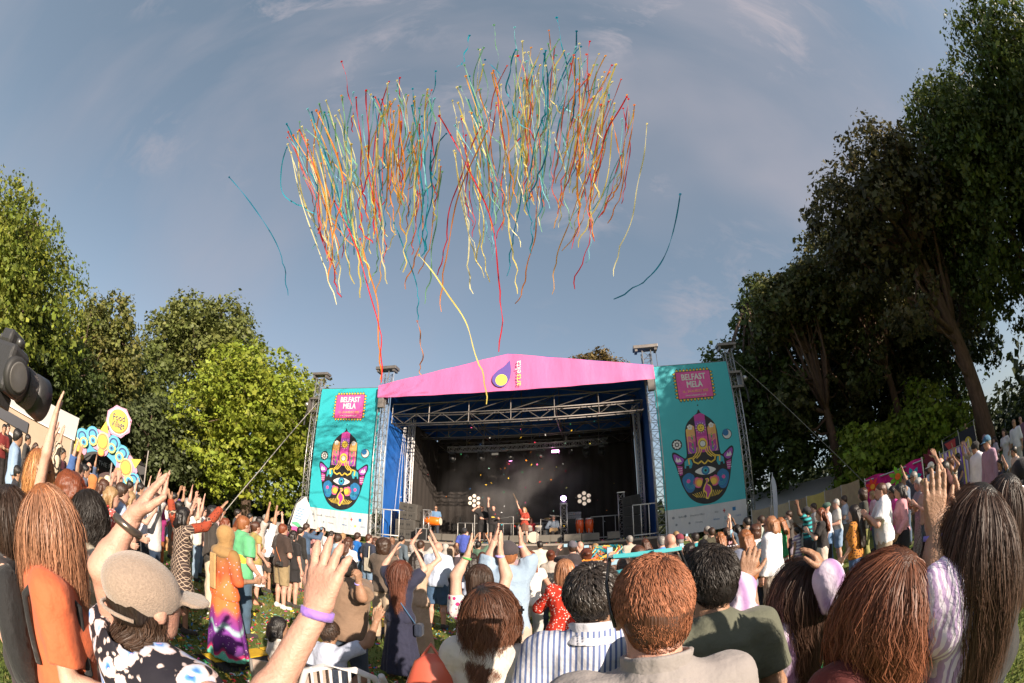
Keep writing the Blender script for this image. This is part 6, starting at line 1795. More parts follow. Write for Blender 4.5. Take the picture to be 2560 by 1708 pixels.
# the hand held camera at the left edge
def held_camera():
 d = ray_dir(10, 920); L = .92; p = Vector((0, 0, CAMH)) + d * L
 r = empty('mirrorless_camera', p, 0, 'black mirrorless camera with a big lens held up at the left edge', 'camera')
 # lens axis points to the stage: to the right and slightly down in the picture
 fwd = (ray_dir(190, 1010) - ray_dir(40, 905)); fwd = (fwd.normalized() * .80 + Vector((d.x, d.y, 0)).normalized() * .55).normalized()
 up = Vector((0, 0, 1)); up = (up - fwd * up.dot(fwd)).normalized(); rt = fwd.cross(up)
 M3 = Matrix((rt, fwd, up)).transposed()
 r.rotation_euler = M3.to_euler()
 B = mat('camera_black', (.034, .033, .034), .42, bump=.15, bscale=120); RB = mat('lens_rubber', (.028, .027, .027), .6)
 mb = MB(); mb.box((0, 0, 0), (.125, .055, .088)); mb.build('body', B, r, bevel=.010)
 mb = MB(); mb.box((-.052, .022, -.004), (.026, .04, .078)); mb.build('grip', RB, r, bevel=.01)
 mb = MB(); mb.box((0, .0, .054), (.052, .05, .03)); mb.build('viewfinder_hump', B, r, bevel=.008)
 for x in (-.045, -.030, .045):
  mb = MB(); mb.lathe([(.010, 0), (.010, .012), (.008, .014)], 16, (x, -.005, .044)); mb.build('dial', mat('dial_metal', (.09, .09, .09), .4, .6), r, True)
 mb = MB(); mb.lathe([(.0075, .012), (.0085, .016)], 14, (-.052, .018, .044)); mb.build('shutter_button', mat('ring_orange', (.75, .12, .03), .4), r, True)
 Q = Matrix.Rotation(R(-90), 3, 'X')
 for nm, prof, m in (('lens_mount', [(.030, .027), (.033, .03), (.033, .038)], mat('dial_metal', (0, 0, 0))), ('lens_barrel', [(.033, .038), (.036, .044), (.037, .062)], RB), ('zoom_ring', [(.0385, .063), (.0395, .066), (.0395, .090), (.0385, .092)], mat('zoom_rubber', (.13, .115, .11), .7, bump=.8, bscale=300)), ('lens_hood', [(.038, .092), (.042, .105), (.0455, .135), (.044, .135), (.038, .100)], B)):
  mb = MB(); mb.lathe(prof, 36, (0, 0, -.002), Q); mb.build(nm, m, r, True)
 mb = MB(); mb.lathe([(.036, .108), (.02, .112), (.004, .113)], 28, (0, 0, -.002), Q); mb.build('front_glass', mat('front_glass', (.01, .008, .02), .05, spec=.9), r, True)
 mb = MB(); mb.box((0, .0, -.055), (.07, .05, .025)); mb.build('mounting_plate', B, r, bevel=.004)
 mb = MB(); mb.tube([(0, 0, -.06), (0, -.012, -.13), (-.004, -.03, -.36)], .019, 14, radii=[.016, .022, .020]); mb.build('handle', B, r, True)
 # side cap facing the viewer: round motor housing of the stabiliser
 side = Matrix.Rotation(R(90), 3, 'Y')
 for sg in (1, -1):
  mb = MB(); mb.lathe([(.034, 0), (.034, .012), (.030, .017)], 30, (sg * .0625 - (.017 if sg < 0 else 0), -.002, -.006), side); o = mb.build('motor_cap', RB, r, True)
  mb = MB(); mb.lathe([(.026, .0175), (.026, .019), (.023, .0195), (.0, .0195)], 30, (sg * .0625 - (.037 if sg < 0 else 0), -.002, -.006), side); mb.build('cap_disc', mat('cap_grey', (.11, .105, .10), .5, noise=.2, nscale=40), o, True)
held_camera()
def aircraft():
 d = ray_dir(378, 816); p = Vector((0, 0, CAMH)) + d * 2400
 r = empty('airliner', p, R(-120), 'tiny white airliner low in the sky above the trees on the left', 'aircraft')
 W = mat('plane_white', (.8, .8, .8), .4)
 mb = MB(); mb.tube([(-17, 0, 0), (-14, 0, 0), (12, 0, 0), (17, 0, 1)], 2, 10, radii=[.5, 2, 2, .4]); mb.build('fuselage', W, r, True)
 for s in (-1, 1):
  mb = MB(); a = [(3, 0, -.5), (-3, 0, -.5), (-8, s * 16, 1), (-5.5, s * 16, 1)]; mb.add(a + [(x, y, z + .5) for x, y, z in a], [(0, 1, 2, 3), (7, 6, 5, 4), (0, 4, 5, 1), (1, 5, 6, 2), (2, 6, 7, 3), (3, 7, 4, 0)]); mb.build('wing', W, r)
 mb = MB(); a = [(12, -.2, 1), (16.5, -.2, 1), (18, -.2, 7), (15.5, -.2, 7)]; mb.add(a + [(x, .2, z) for x, y, z in a], [(0, 1, 2, 3), (7, 6, 5, 4), (0, 4, 5, 1), (1, 5, 6, 2), (2, 6, 7, 3), (3, 7, 4, 0)]); mb.build('tail_fin', W, r)
aircraft()
# ------------------------------------------------------------------ streamers in the air
SC = {'orange': '#fb9a38', 'amber': '#fbb84a', 'yellow': '#fae47a', 'pale yellow': '#fbf2b8', 'teal': '#22a8c4', 'light blue': '#8fdbe8', 'red': '#e8303a', 'coral': '#f0705a', 'mint green': '#8fc9a0', 'blue': '#1f86a8'}
def streamer_mesh(pts, w, tw, seed):
 rs = random.Random(seed); n = len(pts); P = np.array(pts)
 T = np.gradient(P, axis=0); T /= np.linalg.norm(T, axis=1)[:, None]
 V = []; ph = rs.uniform(0, 6.28)
 view = P[n // 2] - np.array((0, 0, CAMH)); view = view / np.linalg.norm(view) * .55 - np.array(tosun) * .6; view /= np.linalg.norm(view)   # broad sides catch the sun
 for i in range(n):
  a = np.cross(T[i], view); a /= max(np.linalg.norm(a), 1e-6); b = np.cross(T[i], a)
  an = .50 * math.sin(ph + tw * i / n * 6.28) + .20 * math.sin(ph * 2 + i * 1.9)
  d = a * math.cos(an) + b * math.sin(an)
  ww = w * (1 if 0 < i < n - 1 else .7)
  V += [P[i] - d * ww / 2, P[i] + d * ww / 2]
 # the curled up end runs on from the first crosswise edge
 c = P[0]; C = []
 for j in range(9):
  a = j * .9; q = c + T[0] * -.03 + np.array((math.cos(a), .4 * math.sin(a * .5), math.sin(a))) * w * (.9 - .05 * j)
  C = [q - np.array((0, w / 2, 0)), q + np.array((0, w / 2, 0))] + C
 V = C + V; F = [(2 * i, 2 * i + 1, 2 * i + 3, 2 * i + 2) for i in range(n + 8)]
 return mesh_np('streamer', np.array(V), np.array(F), True)
def build_streamers():
 rs = random.Random(21); L = []
 def env(x, tab):
  for (a, ya), (b, yb) in zip(tab, tab[1:]):
   if a <= x <= b: return ya + (yb - ya) * (x - a) / (b - a)
  return tab[0][1] if x < tab[0][0] else tab[-1][1]
 topL = [(715, 320), (770, 270), (850, 235), (900, 225), (960, 200), (1010, 195), (1070, 215), (1130, 290)]
 topR = [(1120, 270), (1170, 130), (1240, 105), (1330, 100), (1390, 90), (1450, 110), (1520, 140), (1560, 180), (1590, 270)]
 for k in range(116):
  x = 715 + 400 * rs.random() ** .95; y = env(x, topL) + abs(rs.gauss(0, 95)) * (.6 if x < 770 else 1); ln = rs.uniform(150, 390)
  dx = (980 - x) * .36 * rs.uniform(.5, 1.3) * ln / 300 + rs.gauss(0, 16)
  L.append((x, y, x + dx, min(y + ln, 760), 'left'))
 for k in range(138):
  x = 1590 - 460 * rs.random() ** 1.0; y = env(x, topR) + abs(rs.gauss(0, 115)); ln = rs.uniform(150, 400)
  dx = (1310 - x) * .32 * rs.uniform(.4, 1.3) * ln / 300 + rs.gauss(0, 18)
  L.append((x, y, x + dx, min(y + ln, 735), 'right'))
 spec = [(573, 445, 722, 738, 'blue', 30), (1700, 488, 1540, 752, 'blue', 45), (1618, 312, 1530, 690, 'pale yellow', 14), (1585, 265, 1525, 560, 'orange', 10), (720, 345, 790, 545, 'coral', 8), (716, 312, 800, 500, 'teal', 8),
   (1098, 292, 1247, 880, 'red', 60), (838, 505, 960, 955, 'red', 26), (855, 155, 885, 330, 'red', 4), (1048, 640, 1218, 1010, 'yellow', 34), (1044, 805, 1052, 938, 'orange', 6), (900, 600, 947, 950, 'orange', 20), (1200, 320, 1100, 690, 'red', -18), (1215, 330, 1105, 780, 'orange', -30),
   (985, 560, 1048, 800, 'teal', 14), (795, 575, 850, 745, 'red', 6), (1475, 105, 1440, 280, 'red', 4), (1391, 46, 1415, 200, 'teal', 5), (1371, 78, 1385, 230, 'orange', 5), (1530, 165, 1445, 290, 'red', 8), (1440, 80, 1425, 330, 'blue', 6), (1173, 90, 1148, 170, 'teal', 4), (1345, 470, 1290, 760, 'orange', 14), (1090, 180, 1055, 330, 'teal', 6), (1286, 70, 1290, 260, 'light blue', 5), (1234, 64, 1245, 240, 'mint green', 5)]
 allS = []
 names = ['orange', 'amber', 'yellow', 'pale yellow', 'teal', 'light blue', 'red', 'mint green', 'coral', 'blue']; wts = [10, 11, 17, 20, 10, 16, 11, 14, 6, 5]
 for (x0, y0, x1, y1, side) in L: allS.append((x0, y0, x1, y1, rs.choices(names, wts)[0], rs.gauss(0, 20), side, False))
 for (x0, y0, x1, y1, c, bow) in spec: allS.append((x0, y0, x1, y1, c, bow, 'left' if x0 < 1115 else 'right', True))
 out = []
 for i, (x0, y0, x1, y1, c, bow, side, sp) in enumerate(allS):
  n = 26; pts = []; R0 = rs.uniform(10.5, 13.0); R1 = R0 + rs.uniform(.3, 2.2)
  ph = rs.uniform(0, 6.28); am = rs.uniform(2.5, 6) if not sp else 3.5; fr = rs.uniform(1.2, 2.6)
  dx, dy = x1 - x0, y1 - y0; ll = math.hypot(dx, dy)
  for j in range(n):
   f = j / (n - 1); b = bow * math.sin(math.pi * f) + am * math.sin(ph + f * fr * 6.28) * (.35 + f) + (am * .7 * math.sin(ph * 3 + f * 40) if f > .72 else 0)
   px, py = x0 + dx * f + b * dy / ll, y0 + dy * f - b * dx / ll
   d = ray_dir(px, py); pts.append(tuple(Vector((0, 0, CAMH)) + d * (R0 + (R1 - R0) * f)))
  out.append((c, side, x0, y0, ll, abs(bow), pts, i))
 # labels: colour, length, shape and place among its own colour counted from the left
 out.sort(key=lambda o: o[2])
 ordn = lambda k: '%d%s' % (k, 'th' if 10 <= k % 100 <= 20 else {1: 'st', 2: 'nd', 3: 'rd'}.get(k % 10, 'th'))
 cnt = {}
 for (c, side, x0, y0, ll, bow, pts, i) in out:
  cnt[(c, side)] = cnt.get((c, side), 0) + 1
  word = 'short' if ll < 210 else ('long' if ll > 320 else 'middling')
  if x0 < 640: lab = 'single blue streamer drifting far to the left of the burst'
  elif x0 > 1650: lab = 'single curved blue streamer drifting to the right of the burst'
  else: lab = '%s %s streamer, %s %s one from the left in the %s burst' % (word, c, ordn(cnt[(c, side)]), c, side)
  o = link('paper_streamer', streamer_mesh(pts, rs.uniform(.030, .043), rs.uniform(1.2, 3.5), i), mat('streamer_' + c.replace(' ', '_'), srgb(SC[c]), .6, transl=.35, spec=.3))
  tag(o, lab, 'streamer', 'paper streamers bursting over the crowd')
build_streamers()
# ------------------------------------------------------------------ close figures: hair built strand by strand
def strand_mat(k):
 c = HAIRS[k]
 m = mat('strand_' + k, c, .36, attr='tint', spec=.6)
 b = m.node_tree.nodes['Principled BSDF']; b.inputs['Anisotropic'].default_value = .5
 return m
def strands(root, J, HM, n, L, color, seed=1, w=.0032, wave=.0, clump=.55, lift=.004, steps=9, short=False, curl=0.0, lvar=.2, tip=1.25, light=0.0, spread=0.0, m=None, zmax=9, narrow=1.0):
 if not short: w *= .44; clump *= .38; n = int(n * 1.6)
 rs = np.random.RandomState(seed)
 c = hpt(J, HM, (0, 0, 0)); dz = J['dz']
 d = rs.normal(size=(n * 3, 3)); d /= np.linalg.norm(d, axis=1)[:, None]
 r0 = np.array((.083, .100, .097)); c0 = np.array((0, -.013, .032))
 q = c0 + d * r0
 ok = (q[:, 1] < .040 + np.clip((q[:, 2] - .02) * .75, -.05, .06)) & (q[:, 2] > -.070 + np.clip(-q[:, 1], 0, 1) * -.2)
 if short: ok &= ~((np.abs(q[:, 0]) > .060) & (q[:, 2] < .005) & (q[:, 1] > -.03))
 ok &= q[:, 2] < zmax
 q = q[ok][:n]; n = len(q)
 K = max(12, n // 18); gi = rs.randint(0, K, n)
 gdir = q[rs.randint(0, n, K)]
 gi = np.argmin(((q[:, None, :] - gdir[None]) ** 2).sum(2), 1)
 wh = np.array((.012, -.055, .105))
 v = q - wh; nrm = (q - c0) / r0 ** 2; nrm /= np.linalg.norm(nrm, axis=1)[:, None]
 v -= nrm * (v * nrm).sum(1)[:, None]; v /= np.maximum(np.linalg.norm(v, axis=1)[:, None], 1e-6)
 if short: v = v + np.cross(nrm, v) * .5
 if short:
  c2 = np.array((0, -.05, -.02)); r2 = np.array((.073, .065, .078)); t2 = q - c2; e2 = np.sqrt(((t2 / r2) ** 2).sum(1)); i2 = (e2 < 1.02) & (q[:, 2] < .02)
  q[i2] = (c2 + t2 / np.maximum(e2, 1e-6)[:, None])[i2]
 P = q @ HM.T + c; v = v @ HM.T
 lenv = L * (1 + rs.uniform(-lvar, lvar * .4, n)) * (.75 + .25 * rs.uniform(0, 1, K)[gi])
 ds = lenv / steps
 layer = rs.uniform(.0, 1, n)
 out = [P.copy()]
 g = np.array((0, 0, -1.0))
 gph = rs.uniform(0, 6.28, K)[gi]; off = rs.normal(0, 1, (K, 3))[gi] * spread
 for s in range(steps):
  k = .05 if short else min(.80, .15 + .12 * s)
  if short: v = v + g * .03 + rs.normal(0, .10, (n, 3))
  else: v = v * (1 - k) + g * k + rs.normal(0, .035, (n, 3)) + off * (.04 if s > 4 else 0)
  v /= np.linalg.norm(v, axis=1)[:, None]
  P = P + v * ds[:, None]
  Q = (P - c) @ HM - c0
  rr = r0 + (lift if short else .002) + .008 * layer[:, None] * (0.4 if short else 1)
  e = np.sqrt(((Q / rr) ** 2).sum(1)); ins = e < 1
  if ins.any(): Q[ins] /= e[ins][:, None]; P[ins] = (Q[ins] + c0) @ HM.T + c
  if not short:
   for (tc_, tr) in (((0, -.005, 1.25 + dz), (.185, .128, .215)), ((0, -.01, 1.43 + dz), (.075, .07, .10))):
    tr = np.array(tr) + .012 * layer[:, None]
    Q = P - np.array(tc_); e = np.sqrt(((Q / tr) ** 2).sum(1)); ins = e < 1
    if ins.any():
     bk = ins & (P[:, 1] < c[1] + .03); rest = ins & ~bk
     P[rest] = (Q / np.maximum(e, 1e-6)[:, None] + np.array(tc_))[rest]
     w2 = np.clip(1 - (Q[:, 0] / tr[:, 0]) ** 2 - (Q[:, 2] / tr[:, 2]) ** 2, 0, 1)
     P[bk, 1] = (np.array(tc_)[1] - tr[:, 1] * np.sqrt(w2))[bk]
  out.append(P.copy())
 A = np.stack(out, 1)                                   # n, steps+1, 3
 tt = np.linspace(0, 1, steps + 1)
 if not short:
  dn = np.clip((c[2] - .05 - A[:, :, 2]) / .28, 0, 1); dn = dn * dn * (3 - 2 * dn)
  A[:, :, 0] = c[0] + (A[:, :, 0] - c[0]) * (1 - .36 * narrow * dn)
 gm = np.zeros((K, steps + 1, 3)); cnt = np.bincount(gi, minlength=K)[:, None, None]
 np.add.at(gm, gi, A); gm /= np.maximum(cnt, 1)
 cl = clump * np.clip(tt * 1.6 - .15, 0, 1)[None, :, None]
 A = A * (1 - cl) + gm[gi] * cl
 cen = A.copy(); cen[:, :, 2] = 0; cx = c.copy(); cx[2] = 0
 outw = cen - cx; outw /= np.maximum(np.linalg.norm(outw, axis=2)[:, :, None], 1e-6)
 up = (A - c); up /= np.maximum(np.linalg.norm(up, axis=2)[:, :, None], 1e-6)
 hd_ = (A[:, :, 2] > c[2])[:, :, None]; outw = np.where(hd_, up, outw)
 T = np.gradient(A, axis=1); T /= np.maximum(np.linalg.norm(T, axis=2)[:, :, None], 1e-6)
 side = np.cross(T, outw); side /= np.maximum(np.linalg.norm(side, axis=2)[:, :, None], 1e-6)
 if wave or curl:
  arc = tt[None, :] * lenv[:, None]
  a = wave * np.clip(tt * 2.2 - .2, 0, 1.2)[None, :] * np.sin(arc * 62 + gph[:, None])
  b = (wave * .7) * np.clip(tt * 2.2 - .2, 0, 1.2)[None, :] * np.cos(arc * 62 + gph[:, None])
  A = A + side * a[:, :, None] + outw * (b + wave * .3)[:, :, None]
 an = rs.normal(0, .5, (n, 1, 1))
 sd = side * np.cos(an) + outw * np.sin(an)
 ww = w * (np.sin(np.clip(tt * 1.0 + .12, 0, 1) * math.pi) ** .5 * .85 + .15)[None, :, None] * rs.uniform(.6, 1.35, (n, 1, 1))
 V = np.stack([A - sd * ww / 2, A + sd * ww / 2], 2).reshape(n, -1, 3)
 m2 = 2 * (steps + 1)
 base = (np.arange(n) * m2)[:, None, None]
 j = np.arange(steps)[None, :, None] * 2
 F = (base + j + np.array((0, 1, 3, 2))[None, None, :]).reshape(-1, 4)
 tint = (rs.uniform(.78, 1.18, (n, 1)) * rs.uniform(.86, 1.14, (K, 1))[gi])[:, :, None] * (1 + (tip - 1) * tt ** 1.5)[None, :, None] * np.ones((1, 1, 3))
 if light: tint *= (1 + light * (rs.uniform(0, 1, K) ** 3)[gi])[:, None, None]
 col = np.repeat(tint, 2, axis=1).reshape(-1, 3)
 me = mesh_np('hair_strands', V.reshape(-1, 3), F, True, col)
 o = link('hair_strands', me, m or strand_mat(color), root)
 o['kind'] = 'stuff'
 return o
def collar(root, J, m, h=.008):
 dz = J['dz']
 def fn(P):
  r = np.sqrt(P[:, 0] ** 2 + ((P[:, 1] + .012) * 1.02) ** 2)
  z = P[:, 2] - dz
  prof = np.where(z > 1.475, .070 + (z - 1.475) * .12, .070 + (1.475 - z) * .85)
  d = np.abs(r - prof) * .8 - .006
  d = np.maximum(d, np.maximum(z - 1.505 + P[:, 1] * .18, 1.435 - z - .0 * r))
  return np.maximum(d, P[:, 1] - .055)
 r = surface(fn, (-.16, -.17, 1.40 + dz), (.16, .12, 1.54 + dz), h, 'collar')
 if r: link('collar', mesh_np('collar', r[0], r[1], True), m, root)
def hero_xyh(px, py, d, extra=0.0):
 v = ray_dir(px, py); hl = math.hypot(v.x, v.y)
 return v.x / hl * d, v.y / hl * d, CAMH + d * v.z / hl - extra
def to_body(x, y, yaw, s, p, wide=1.0):
 """world point to the body frame of a figure standing at x,y"""
 q = Vector((p[0] - x, p[1] - y, p[2])); q.rotate(Matrix.Rotation(R(yaw), 3, 'Z')); return np.array(q) / s / np.array((wide, wide, 1.0))
def armpose(x, y, yaw, h, i, el, wr, tip, pn=None, wide=1.0):
 """shoulder-elbow-wrist given as rays (px,py,distance): returns the joint override"""
 s = h / 1.72
 P = [to_body(x, y, yaw, s, Vector((0, 0, CAMH)) + ray_dir(a, b) * dd, wide) for a, b, dd in (el, wr, tip)]
 n = pn if pn is not None else (0, 1, .1)
 return (i, P[0], P[1], nz(P[2] - P[1]), np.array(n, float))
_old_skel = skel
_OVR = []
def skel(*a, **k):
 J = _old_skel(*a, **k)
 for (i, e, w, f, n) in _OVR:
  J['el'][i] = e; J['wr'][i] = w; J['hd'][i] = f; J['pn'][i] = nz(n)
 return J
_hk = [0]
def hero(ovr=(), **k):
 """a person whose arms may be set joint by joint"""
 global _OVR
 _OVR = list(ovr); _hk[0] += 1
 if ovr: k['rp'] = k.get('rp', 'up') + ''
 before = dict(_NET) if ovr else None
 if ovr: _NET.clear()
 r = person(**k)
 if ovr:
  _NET.clear(); _NET.update(before)
 _OVR = []
 return r
def floral_blue():
 m = mat('floral_blue_cloth', (.02, .018, .025), .8, bump=.3, bscale=30)
 nt = m.node_tree; b = nt.nodes['Principled BSDF']
 tcn = nt.nodes.new('ShaderNodeTexCoord')
 nw = nt.nodes.new('ShaderNodeTexNoise'); nw.inputs['Scale'].default_value = 26; nw.inputs['Detail'].default_value = 3; nt.links.new(tcn.outputs['Object'], nw.inputs[0])
 sub = nt.nodes.new('ShaderNodeVectorMath'); sub.operation = 'MULTIPLY_ADD'; sub.inputs[1].default_value = (.035, .035, .035); nt.links.new(nw.outputs['Color'], sub.inputs[0]); nt.links.new(tcn.outputs['Object'], sub.inputs[2])
 def vor(scale, rand=1.0):
  v = nt.nodes.new('ShaderNodeTexVoronoi'); v.inputs['Scale'].default_value = scale; v.inputs['Randomness'].default_value = rand; nt.links.new(sub.outputs[0], v.inputs['Vector']); return v
 v = vor(15)
 r = nt.nodes.new('ShaderNodeValToRGB'); r.color_ramp.interpolation = 'LINEAR'
 el = r.color_ramp.elements
 el[0].position = 0; el[0].color = (.02, .10, .42, 1); el[1].position = .55; el[1].color = (.012, .010, .018, 1)
 for p, c in ((.14, (.10, .28, .72, 1)), (.26, (.50, .62, .86, 1)), (.40, (.66, .66, .74, 1)), (.47, (.60, .45, .42, 1)), (.50, (.02, .018, .025, 1))):
  e = el.new(p); e.color = c
 nt.links.new(v.outputs['Distance'], r.inputs[0])
 v2 = vor(34); r2 = nt.nodes.new('ShaderNodeValToRGB'); r2.color_ramp.elements[0].color = (.62, .50, .48, 1); r2.color_ramp.elements[0].position = .22; r2.color_ramp.elements[1].color = (0, 0, 0, 1); r2.color_ramp.elements[1].position = .34
 nt.links.new(v2.outputs['Distance'], r2.inputs[0])
 mx = nt.nodes.new('ShaderNodeMix'); mx.data_type = 'RGBA'; mx.blend_type = 'LIGHTEN'; mx.inputs['Factor'].default_value = 1
 nt.links.new(r.outputs[0], mx.inputs[6]); nt.links.new(r2.outputs[0], mx.inputs[7]); nt.links.new(mx.outputs[2], b.inputs['Base Color'])
 return m
def lamb(mname, fn):
 return fn
def build_heroes():
 FG = 'people in the festival crowd'
 # --- man with ginger brown hair and sunglasses on his head
 x, y, h = hero_xyh(1640, 1400, .98); yaw = 4
 r, J, HM = hero(x=x, y=y, h=h, yaw=yaw, rp='down', lp='down', sk='pink', hair='short', hc='chestnut', top=('tee', '#8f8886'), bot=('jeans', '#34435a'), neck='collar', hy=-4, hp=-6,
     label='nearest man, cropped ginger brown hair, sunglasses pushed up, grey collared shirt', wide=.97)
 strands(r, J, HM, 16000, .021, 'ginger', 3, .0017, short=True, steps=3, clump=.15, lift=.006, lvar=.5, light=.4, m=mat('strand_redbrown', (.27, .105, .055), .60, attr='tint', spec=.28))
 collar(r, J, cloth('#8f8886'))
 mb = MB(); Mh = Matrix([list(q) for q in HM.tolist()])
 for s in (-1, 1):
  mb = MB(); a = [hpt(J, HM, (s * .086, .030, .138)), hpt(J, HM, (s * .099, .012, .080)), hpt(J, HM, (s * .098, -.015, .020)), hpt(J, HM, (s * .090, -.024, -.022))]; mb.tube(a, .0042, 6); mb.build('sunglasses_arm', mat('frame_black', (.015, .014, .014), .25), r, True)
 mb = MB()
 for s in (-1, 1): mb.box(hpt(J, HM, (s * .048, .030, .140)), (.070, .050, .009), mtx=Mh)
 mb.box(hpt(J, HM, (0, .030, .143)), (.04, .012, .006), mtx=Mh)
 mb.build('sunglasses_lenses', mat('teal_lens', (.02, .30, .34), .15, spec=.8), r)
 # --- striped shirt man
 x, y, h = hero_xyh(1478, 1422, 1.66)
 r, J, HM = hero(x=x, y=y, h=h, yaw=8, rp='relax', lp='relax', sk='olive', hair='short', hc='black', top=('long', '#c9c9d2', 'vstripe', '#5f6f9a'), bot=('jeans', '#2b3346'), neck='collar', hy=22, hp=0, glasses=True,
     label='man in a blue and white striped shirt, dark wavy hair, left of the nearest man', wide=1.04)
 strands(r, J, HM, 9500, .042, 'dark', 5, .0022, short=True, steps=5, clump=.55, lift=.016, lvar=.4, wave=.003, light=.8, m=mat('strand_darkgrey', (.030, .023, .019), .40, attr='tint', spec=.6))
 collar(r, J, cloth('#c9c9d2'))
 # --- olive tee man
 x, y, h = hero_xyh(1775, 1372, 1.55)
 r, J, HM = hero(x=x, y=y, h=h, yaw=2, rp='relax', lp='relax', sk='olive', hair='short', hc='black', top=('tee', '#5d5f50'), bot=('jeans', '#23262e'), hy=-14, hp=-2,
     label='man in a plain olive green tee with short black hair, right of the nearest man', wide=1.08)
 strands(r, J, HM, 9500, .028, 'black', 7, .0020, short=True, steps=4, clump=.3, lift=.009, lvar=.5, light=.9, m=mat('strand_black', (.016, .012, .010), .50, attr='tint', spec=.38))
 # --- white top woman with sunglasses
 x, y, h = hero_xyh(1222, 1466, 1.78)
 r, J, HM = hero(x=x, y=y, h=h, yaw=18, rp='relax', lp='relax', fem=True, sk='fair', hair='short', hc='dark', top=('cap', '#d8cfc4'), bot=('jeans', '#4a5f80'), neck='boat', hy=38, hp=0, glasses=True,
     label='woman in a cream top and sunglasses with long wavy dark to auburn hair', hr=0)
 strands(r, J, HM, 3600, .36, 'brown', 9, .0042, wave=.010, clump=.7, lvar=.3, tip=2.2, light=.6, spread=.5, m=mat('strand_ombre', (.075, .030, .016), .50, attr='tint', spec=.38))
 # --- the large head of long brown hair
 x, y, h = hero_xyh(2200, 1388, 1.22)
 r, J, HM = hero(x=x, y=y, h=h, yaw=-4, rp='relax', lp='relax', fem=True, sk='fair', hair='short', hc='chestnut', top=('long', '#5a1f1c'), bot=('jeans', '#23303f'), hy=0, hp=8,
     label='woman with long loose reddish brown hair filling the lower right, seen from behind', wide=1.12)
 strands(r, J, HM, 6500, .52, 'chestnut', 11, .0042, wave=.011, clump=.55, lvar=.2, tip=1.7, light=.7, spread=.25, m=mat('strand_chestnut', (.135, .046, .022), .50, attr='tint', spec=.38))
 # --- very long black hair at the right, both hands raised beside her
 x, y, h = hero_xyh(2432, 1222, 1.34, .0); yaw = 10
 ov = [armpose(x, y, yaw, h, 0, (2432, 1450, 1.36), (2408, 1330, 1.38), (2396, 1240, 1.38), (-.7, .7, 0), .94), armpose(x, y, yaw, h, 1, (2330, 1440, 1.24), (2334, 1325, 1.28), (2338, 1235, 1.28), (.5, .85, 0), .94)]
 r, J, HM = hero(ov, x=x, y=y, h=h, yaw=yaw, fem=True, sk='tan', hair='short', hc='black', top=('puff', '#b59cc4', 'zebra', '#e0d6e6'), bot=('wide', '#17161a'), hy=-10, hp=0, styles=('flat', 'flat'),
     label='woman with waist length black hair and puffed lilac sleeves holding both hands up', wide=.94)
 strands(r, J, HM, 6500, .74, 'dark', 13, .0042, wave=.010, clump=.65, lvar=.15, tip=1.8, light=.9, spread=.15, m=mat('strand_verydark', (.048, .023, .014), .50, attr='tint', spec=.38))
 wristband(r, J, 1, '#8f86e0');
 x, y, h = hero_xyh(2505, 1195, 1.9)
 r, J, HM = hero(x=x, y=y, h=h, yaw=10, rp='relax', lp='relax', fem=True, sk='tan', hair='short', hc='black', top=('tee', '#1b1a1c'), bot=('jeans', '#1d222c'), label='dark haired woman in black partly hidden behind the woman with waist length hair')
 strands(r, J, HM, 2200, .45, 'dark', 15, .0050, clump=.6, light=1.0, m=mat('strand_verydark', (0, 0, 0)))
 # --- lilac sleeves, both hands up
 x, y, h = hero_xyh(1998, 1402, 1.95); yaw = -6
 ov = [armpose(x, y, yaw, h, 0, (2090, 1500, 1.85), (2060, 1425, 1.85), (2020, 1355, 1.85), (-.5, .8, 0)), armpose(x, y, yaw, h, 1, (1835, 1530, 1.80), (1858, 1450, 1.80), (1882, 1375, 1.80), (.5, .8, 0))]
 r, J, HM = hero(ov, x=x, y=y, h=h, yaw=yaw, fem=True, sk='olive', hair='short', hc='black', top=('bishop', '#9a78a8', 'marble', '#d5c8d8'), bot=('wide', '#1b1a1c'), styles=('curl', 'curl'), hp=6,
     label='woman in a marbled lilac blouse and long dark wavy hair, hands at her head')
 strands(r, J, HM, 4200, .62, 'dark', 17, .0046, wave=.009, clump=.65, lvar=.2, tip=1.6, light=.9, spread=.2, m=mat('strand_verydark', (0, 0, 0)))
 wristband(r, J, 1, '#a79be6')
 # --- orange tee woman with a backpack
 x, y, h = hero_xyh(136, 1226, 1.62)
 r, J, HM = hero(x=x, y=y, h=h, yaw=32, rp='hold', lp='relax', fem=True, sk='fair', hair='short', hc='ginger', top=('tee', '#c8633c'), bot=('jeans', '#22406a'), hy=16, hp=4, boxy=.012,
     label='woman in an orange tee with long ginger blond hair and a black backpack, far left')
 strands(r, J, HM, 5200, .47, 'ginger', 19, .0044, wave=.004, clump=.6, lvar=.25, tip=1.15, light=.8, spread=.45, m=mat('strand_copper', (.31, .15, .085), .45, attr='tint', spec=.5))
 mb = MB(); mb.lathe([(.02, -.25), (.13, -.22), (.155, -.05), (.15, .12), (.10, .22), (.02, .25)], 18, (0, 0, 0)); me = mb.me('backpack', True)
 bp = link('backpack', me, cloth('#1b1b1d')); bp.location = (x - .20 * math.sin(R(32)) - .03, y - .20 * math.cos(R(32)) + .0, h - .58); bp.scale = (.85, .55, .95); bp.rotation_euler = (0, 0, R(-32)); tag(bp, 'black backpack worn by the woman in the orange tee', 'backpack')
 mb = MB()
 for i in (0, 1):
  s = 1 if i == 0 else -1; mb.tube([(s * .10, -.115, 1.10), (s * .12, -.12, 1.35), (s * .115, -.03, 1.465), (s * .12, .10, 1.38), (s * .15, .10, 1.15), (s * .15, -.02, 1.0)], .014, 6)
 mb.build('shoulder_straps', cloth('#1b1b1d'), r, True)
 wristband(r, J, 0, '#3a2a24', 'bracelet', .030, .008)
